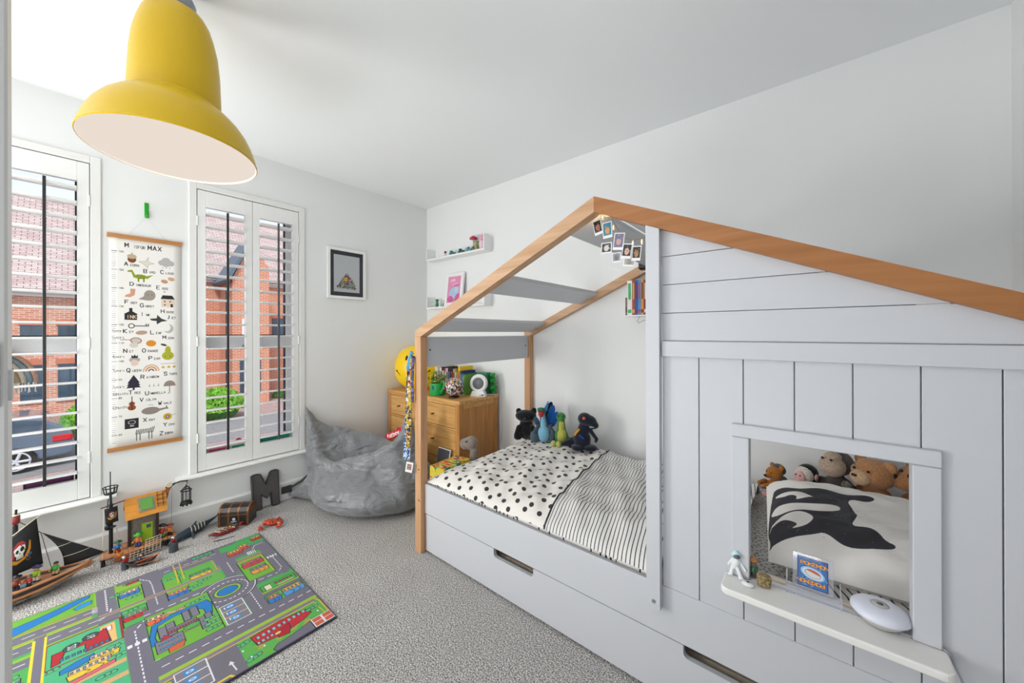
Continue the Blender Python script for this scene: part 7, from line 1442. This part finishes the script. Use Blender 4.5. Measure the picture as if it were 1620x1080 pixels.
bh = house_ext('brick_house', 'tall orange brick house with a gable seen through the second shutter', -25, 3.8, 13.5, -2.5, 4.2, 8.6, 8, RBR2, [(5.3, 5.95, .6, 1.9), (7.6, 8.3, .8, 2.1), (5.3, 5.95, -1.6, -.2), (9.6, 10.4, .8, 2.1)], door=(8.5, 9.35))
gh = bh
mb = MB(); mb.prism([(5.1, -2.5), (6.7, -2.5), (6.7, 4.7), (5.9, 5.9), (5.1, 4.0)], -24.9, -22.5, 'yz'); ext('gable_wall', mb, RBR2, lambda c: (c.y+c.x, c.z), gh)
mb = MB(); mb.prism([(4.9, 3.75), (5.9, 5.95), (5.9, 6.15), (4.75, 3.85)], -24.9, -22.3, 'yz'); obj('verge', mb, flat('#5a6a7a', .6), gh, world=True)
mb = MB(); mb.box((-22.5, 5.5, .55), (-22.45, 6.2, 1.95)); f = obj('window', mb, WF, gh, world=True); mb = MB(); mb.box((-22.45, 5.58, .62), (-22.43, 6.12, 1.88)); obj('pane', mb, WG, f, world=True)
mb = MB(); mb.box((-22.5, 5.4, -1.9), (-22.45, 6.3, -.1)); f = obj('window', mb, NAVY, gh, world=True); mb = MB(); mb.box((-22.45, 5.48, -1.8), (-22.43, 6.22, -.2)); obj('pane', mb, WG, f, world=True)
mb = MB(); mb.cyl((-22.4, 4.85, -2.5), (-22.4, 4.85, 3.8), .05, 8); obj('drainpipe', mb, flat('#26282c', .5), gh, world=True)
# hedges
def bushy(name, lab, c, rads, n, leafcol, seed):
    t = thing(name, lab, 'bush', (c[0], c[1], -2.5)); rr1 = random.Random(seed); mb = MB()
    for k in range(n):
        d = Vector((rr1.gauss(0, 1), rr1.gauss(0, 1), rr1.gauss(0, 1))).normalized(); p = Vector((c[0]+d.x*rads[0], c[1]+d.y*rads[1], c[2]+abs(d.z)*rads[2]-.2))*1.0; s = rr1.uniform(.06, .12)
        q = Euler((rr1.uniform(0, 6), rr1.uniform(0, 6), rr1.uniform(0, 6))).to_matrix(); mb.add([p+q @ Vector(v)*s for v in ((-1, 0, 0), (0, -.5, .1), (1, 0, 0), (0, .5, .1))], [(0, 1, 2, 3)])
    o = obj('leaves', mb, mat('leaf_'+leafcol, s2l(leafcol), .7, noise=(6, .35)), t, world=True, kind='stuff')
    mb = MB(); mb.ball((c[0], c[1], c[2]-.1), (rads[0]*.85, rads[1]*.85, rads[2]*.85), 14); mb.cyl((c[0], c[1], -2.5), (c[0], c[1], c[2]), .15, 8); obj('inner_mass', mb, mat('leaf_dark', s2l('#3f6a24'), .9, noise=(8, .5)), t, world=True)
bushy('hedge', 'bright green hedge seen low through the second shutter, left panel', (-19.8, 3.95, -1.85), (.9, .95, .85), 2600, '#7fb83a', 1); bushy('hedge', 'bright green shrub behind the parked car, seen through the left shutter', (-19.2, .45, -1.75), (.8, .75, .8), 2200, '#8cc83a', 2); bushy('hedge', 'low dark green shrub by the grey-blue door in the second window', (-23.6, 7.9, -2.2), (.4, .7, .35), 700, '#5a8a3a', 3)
# car
car = thing('parked_car', 'parked blue-grey estate car with a red tail light outside the left window', 'car', (-17.0, -2.4, -2.5))
CARP = mat('car_paint', s2l('#5e7286'), .25, coat=1.0, metal=.3, noise=(.6, .1)); V_ = lambda nm, mb, m, p=car, **k: obj(nm, mb, m, p, world=True, **k)
yr = -.02; prof = [(yr, -2.15), (yr+.04, -1.85), (yr-.02, -1.55), (yr-.18, -1.38), (yr-.55, -1.10), (yr-.8, -1.045), (yr-2.6, -1.03), (yr-3.2, -1.35), (yr-4.35, -1.55), (yr-4.5, -1.9), (yr-4.45, -2.2)]
arch = []
for cy in (yr-3.65, yr-.95): arch += [(cy+.36*math.cos(PI*(1+k/8.0)) if False else cy-.36*math.cos(PI*k/8), -2.2+.36*math.sin(PI*k/8)) for k in range(9)]
mb = MB(); mb.prism(prof+arch, -17.85, -16.1, 'yz'); o = V_('body', mb, CARP); bv = o.modifiers.new('b', 'BEVEL'); bv.width = .05; bv.segments = 3
mb = MB(); mb.prism([(yr-.62, -1.50), (yr-.50, -1.17), (yr-.8, -1.10), (yr-1.5, -1.085), (yr-1.5, -1.5)], -16.11, -16.085, 'yz'); V_('side_window', mb, WG); mb = MB(); mb.prism([(yr-1.56, -1.5), (yr-1.56, -1.085), (yr-2.5, -1.09), (yr-3.0, -1.38), (yr-3.0, -1.5)], -16.11, -16.085, 'yz'); V_('side_window', mb, WG)
for cy in (yr-.95, yr-3.65):
    mb = MB(); mb.cyl((-16.35, cy, -2.17), (-16.12, cy, -2.17), .33, 28); wv = V_('wheel', mb, BLACK); mb = MB()
    for k in range(5): a = 2*PI*k/5; mb.cyl((-16.115, cy, -2.17), (-16.10, cy+.22*math.cos(a), -2.17+.22*math.sin(a)), .035, 6)
    mb.tube([(-16.105, cy+.23*math.cos(2*PI*k/24), -2.17+.23*math.sin(2*PI*k/24)) for k in range(24)], .02, 6, closed=True); obj('rim', mb, flat('#c8ccd0', .3), wv, world=True)
mb = MB(); mb.box((-16.35, yr-.36, -1.78), (-16.07, yr-.0, -1.60), .03); V_('tail_light', mb, flat('#c01e26', .2), label='red tail light'); mb = MB(); mb.box((-16.10, yr-1.75, -1.66), (-16.06, yr-1.50, -1.62), .01); V_('door_handle', mb, CARP)
mb = MB(); mb.box((-16.6, yr+.015, -1.95), (-17.35, yr+.04, -1.83)); V_('number_plate', mb, flat('#d8c04a', .5))
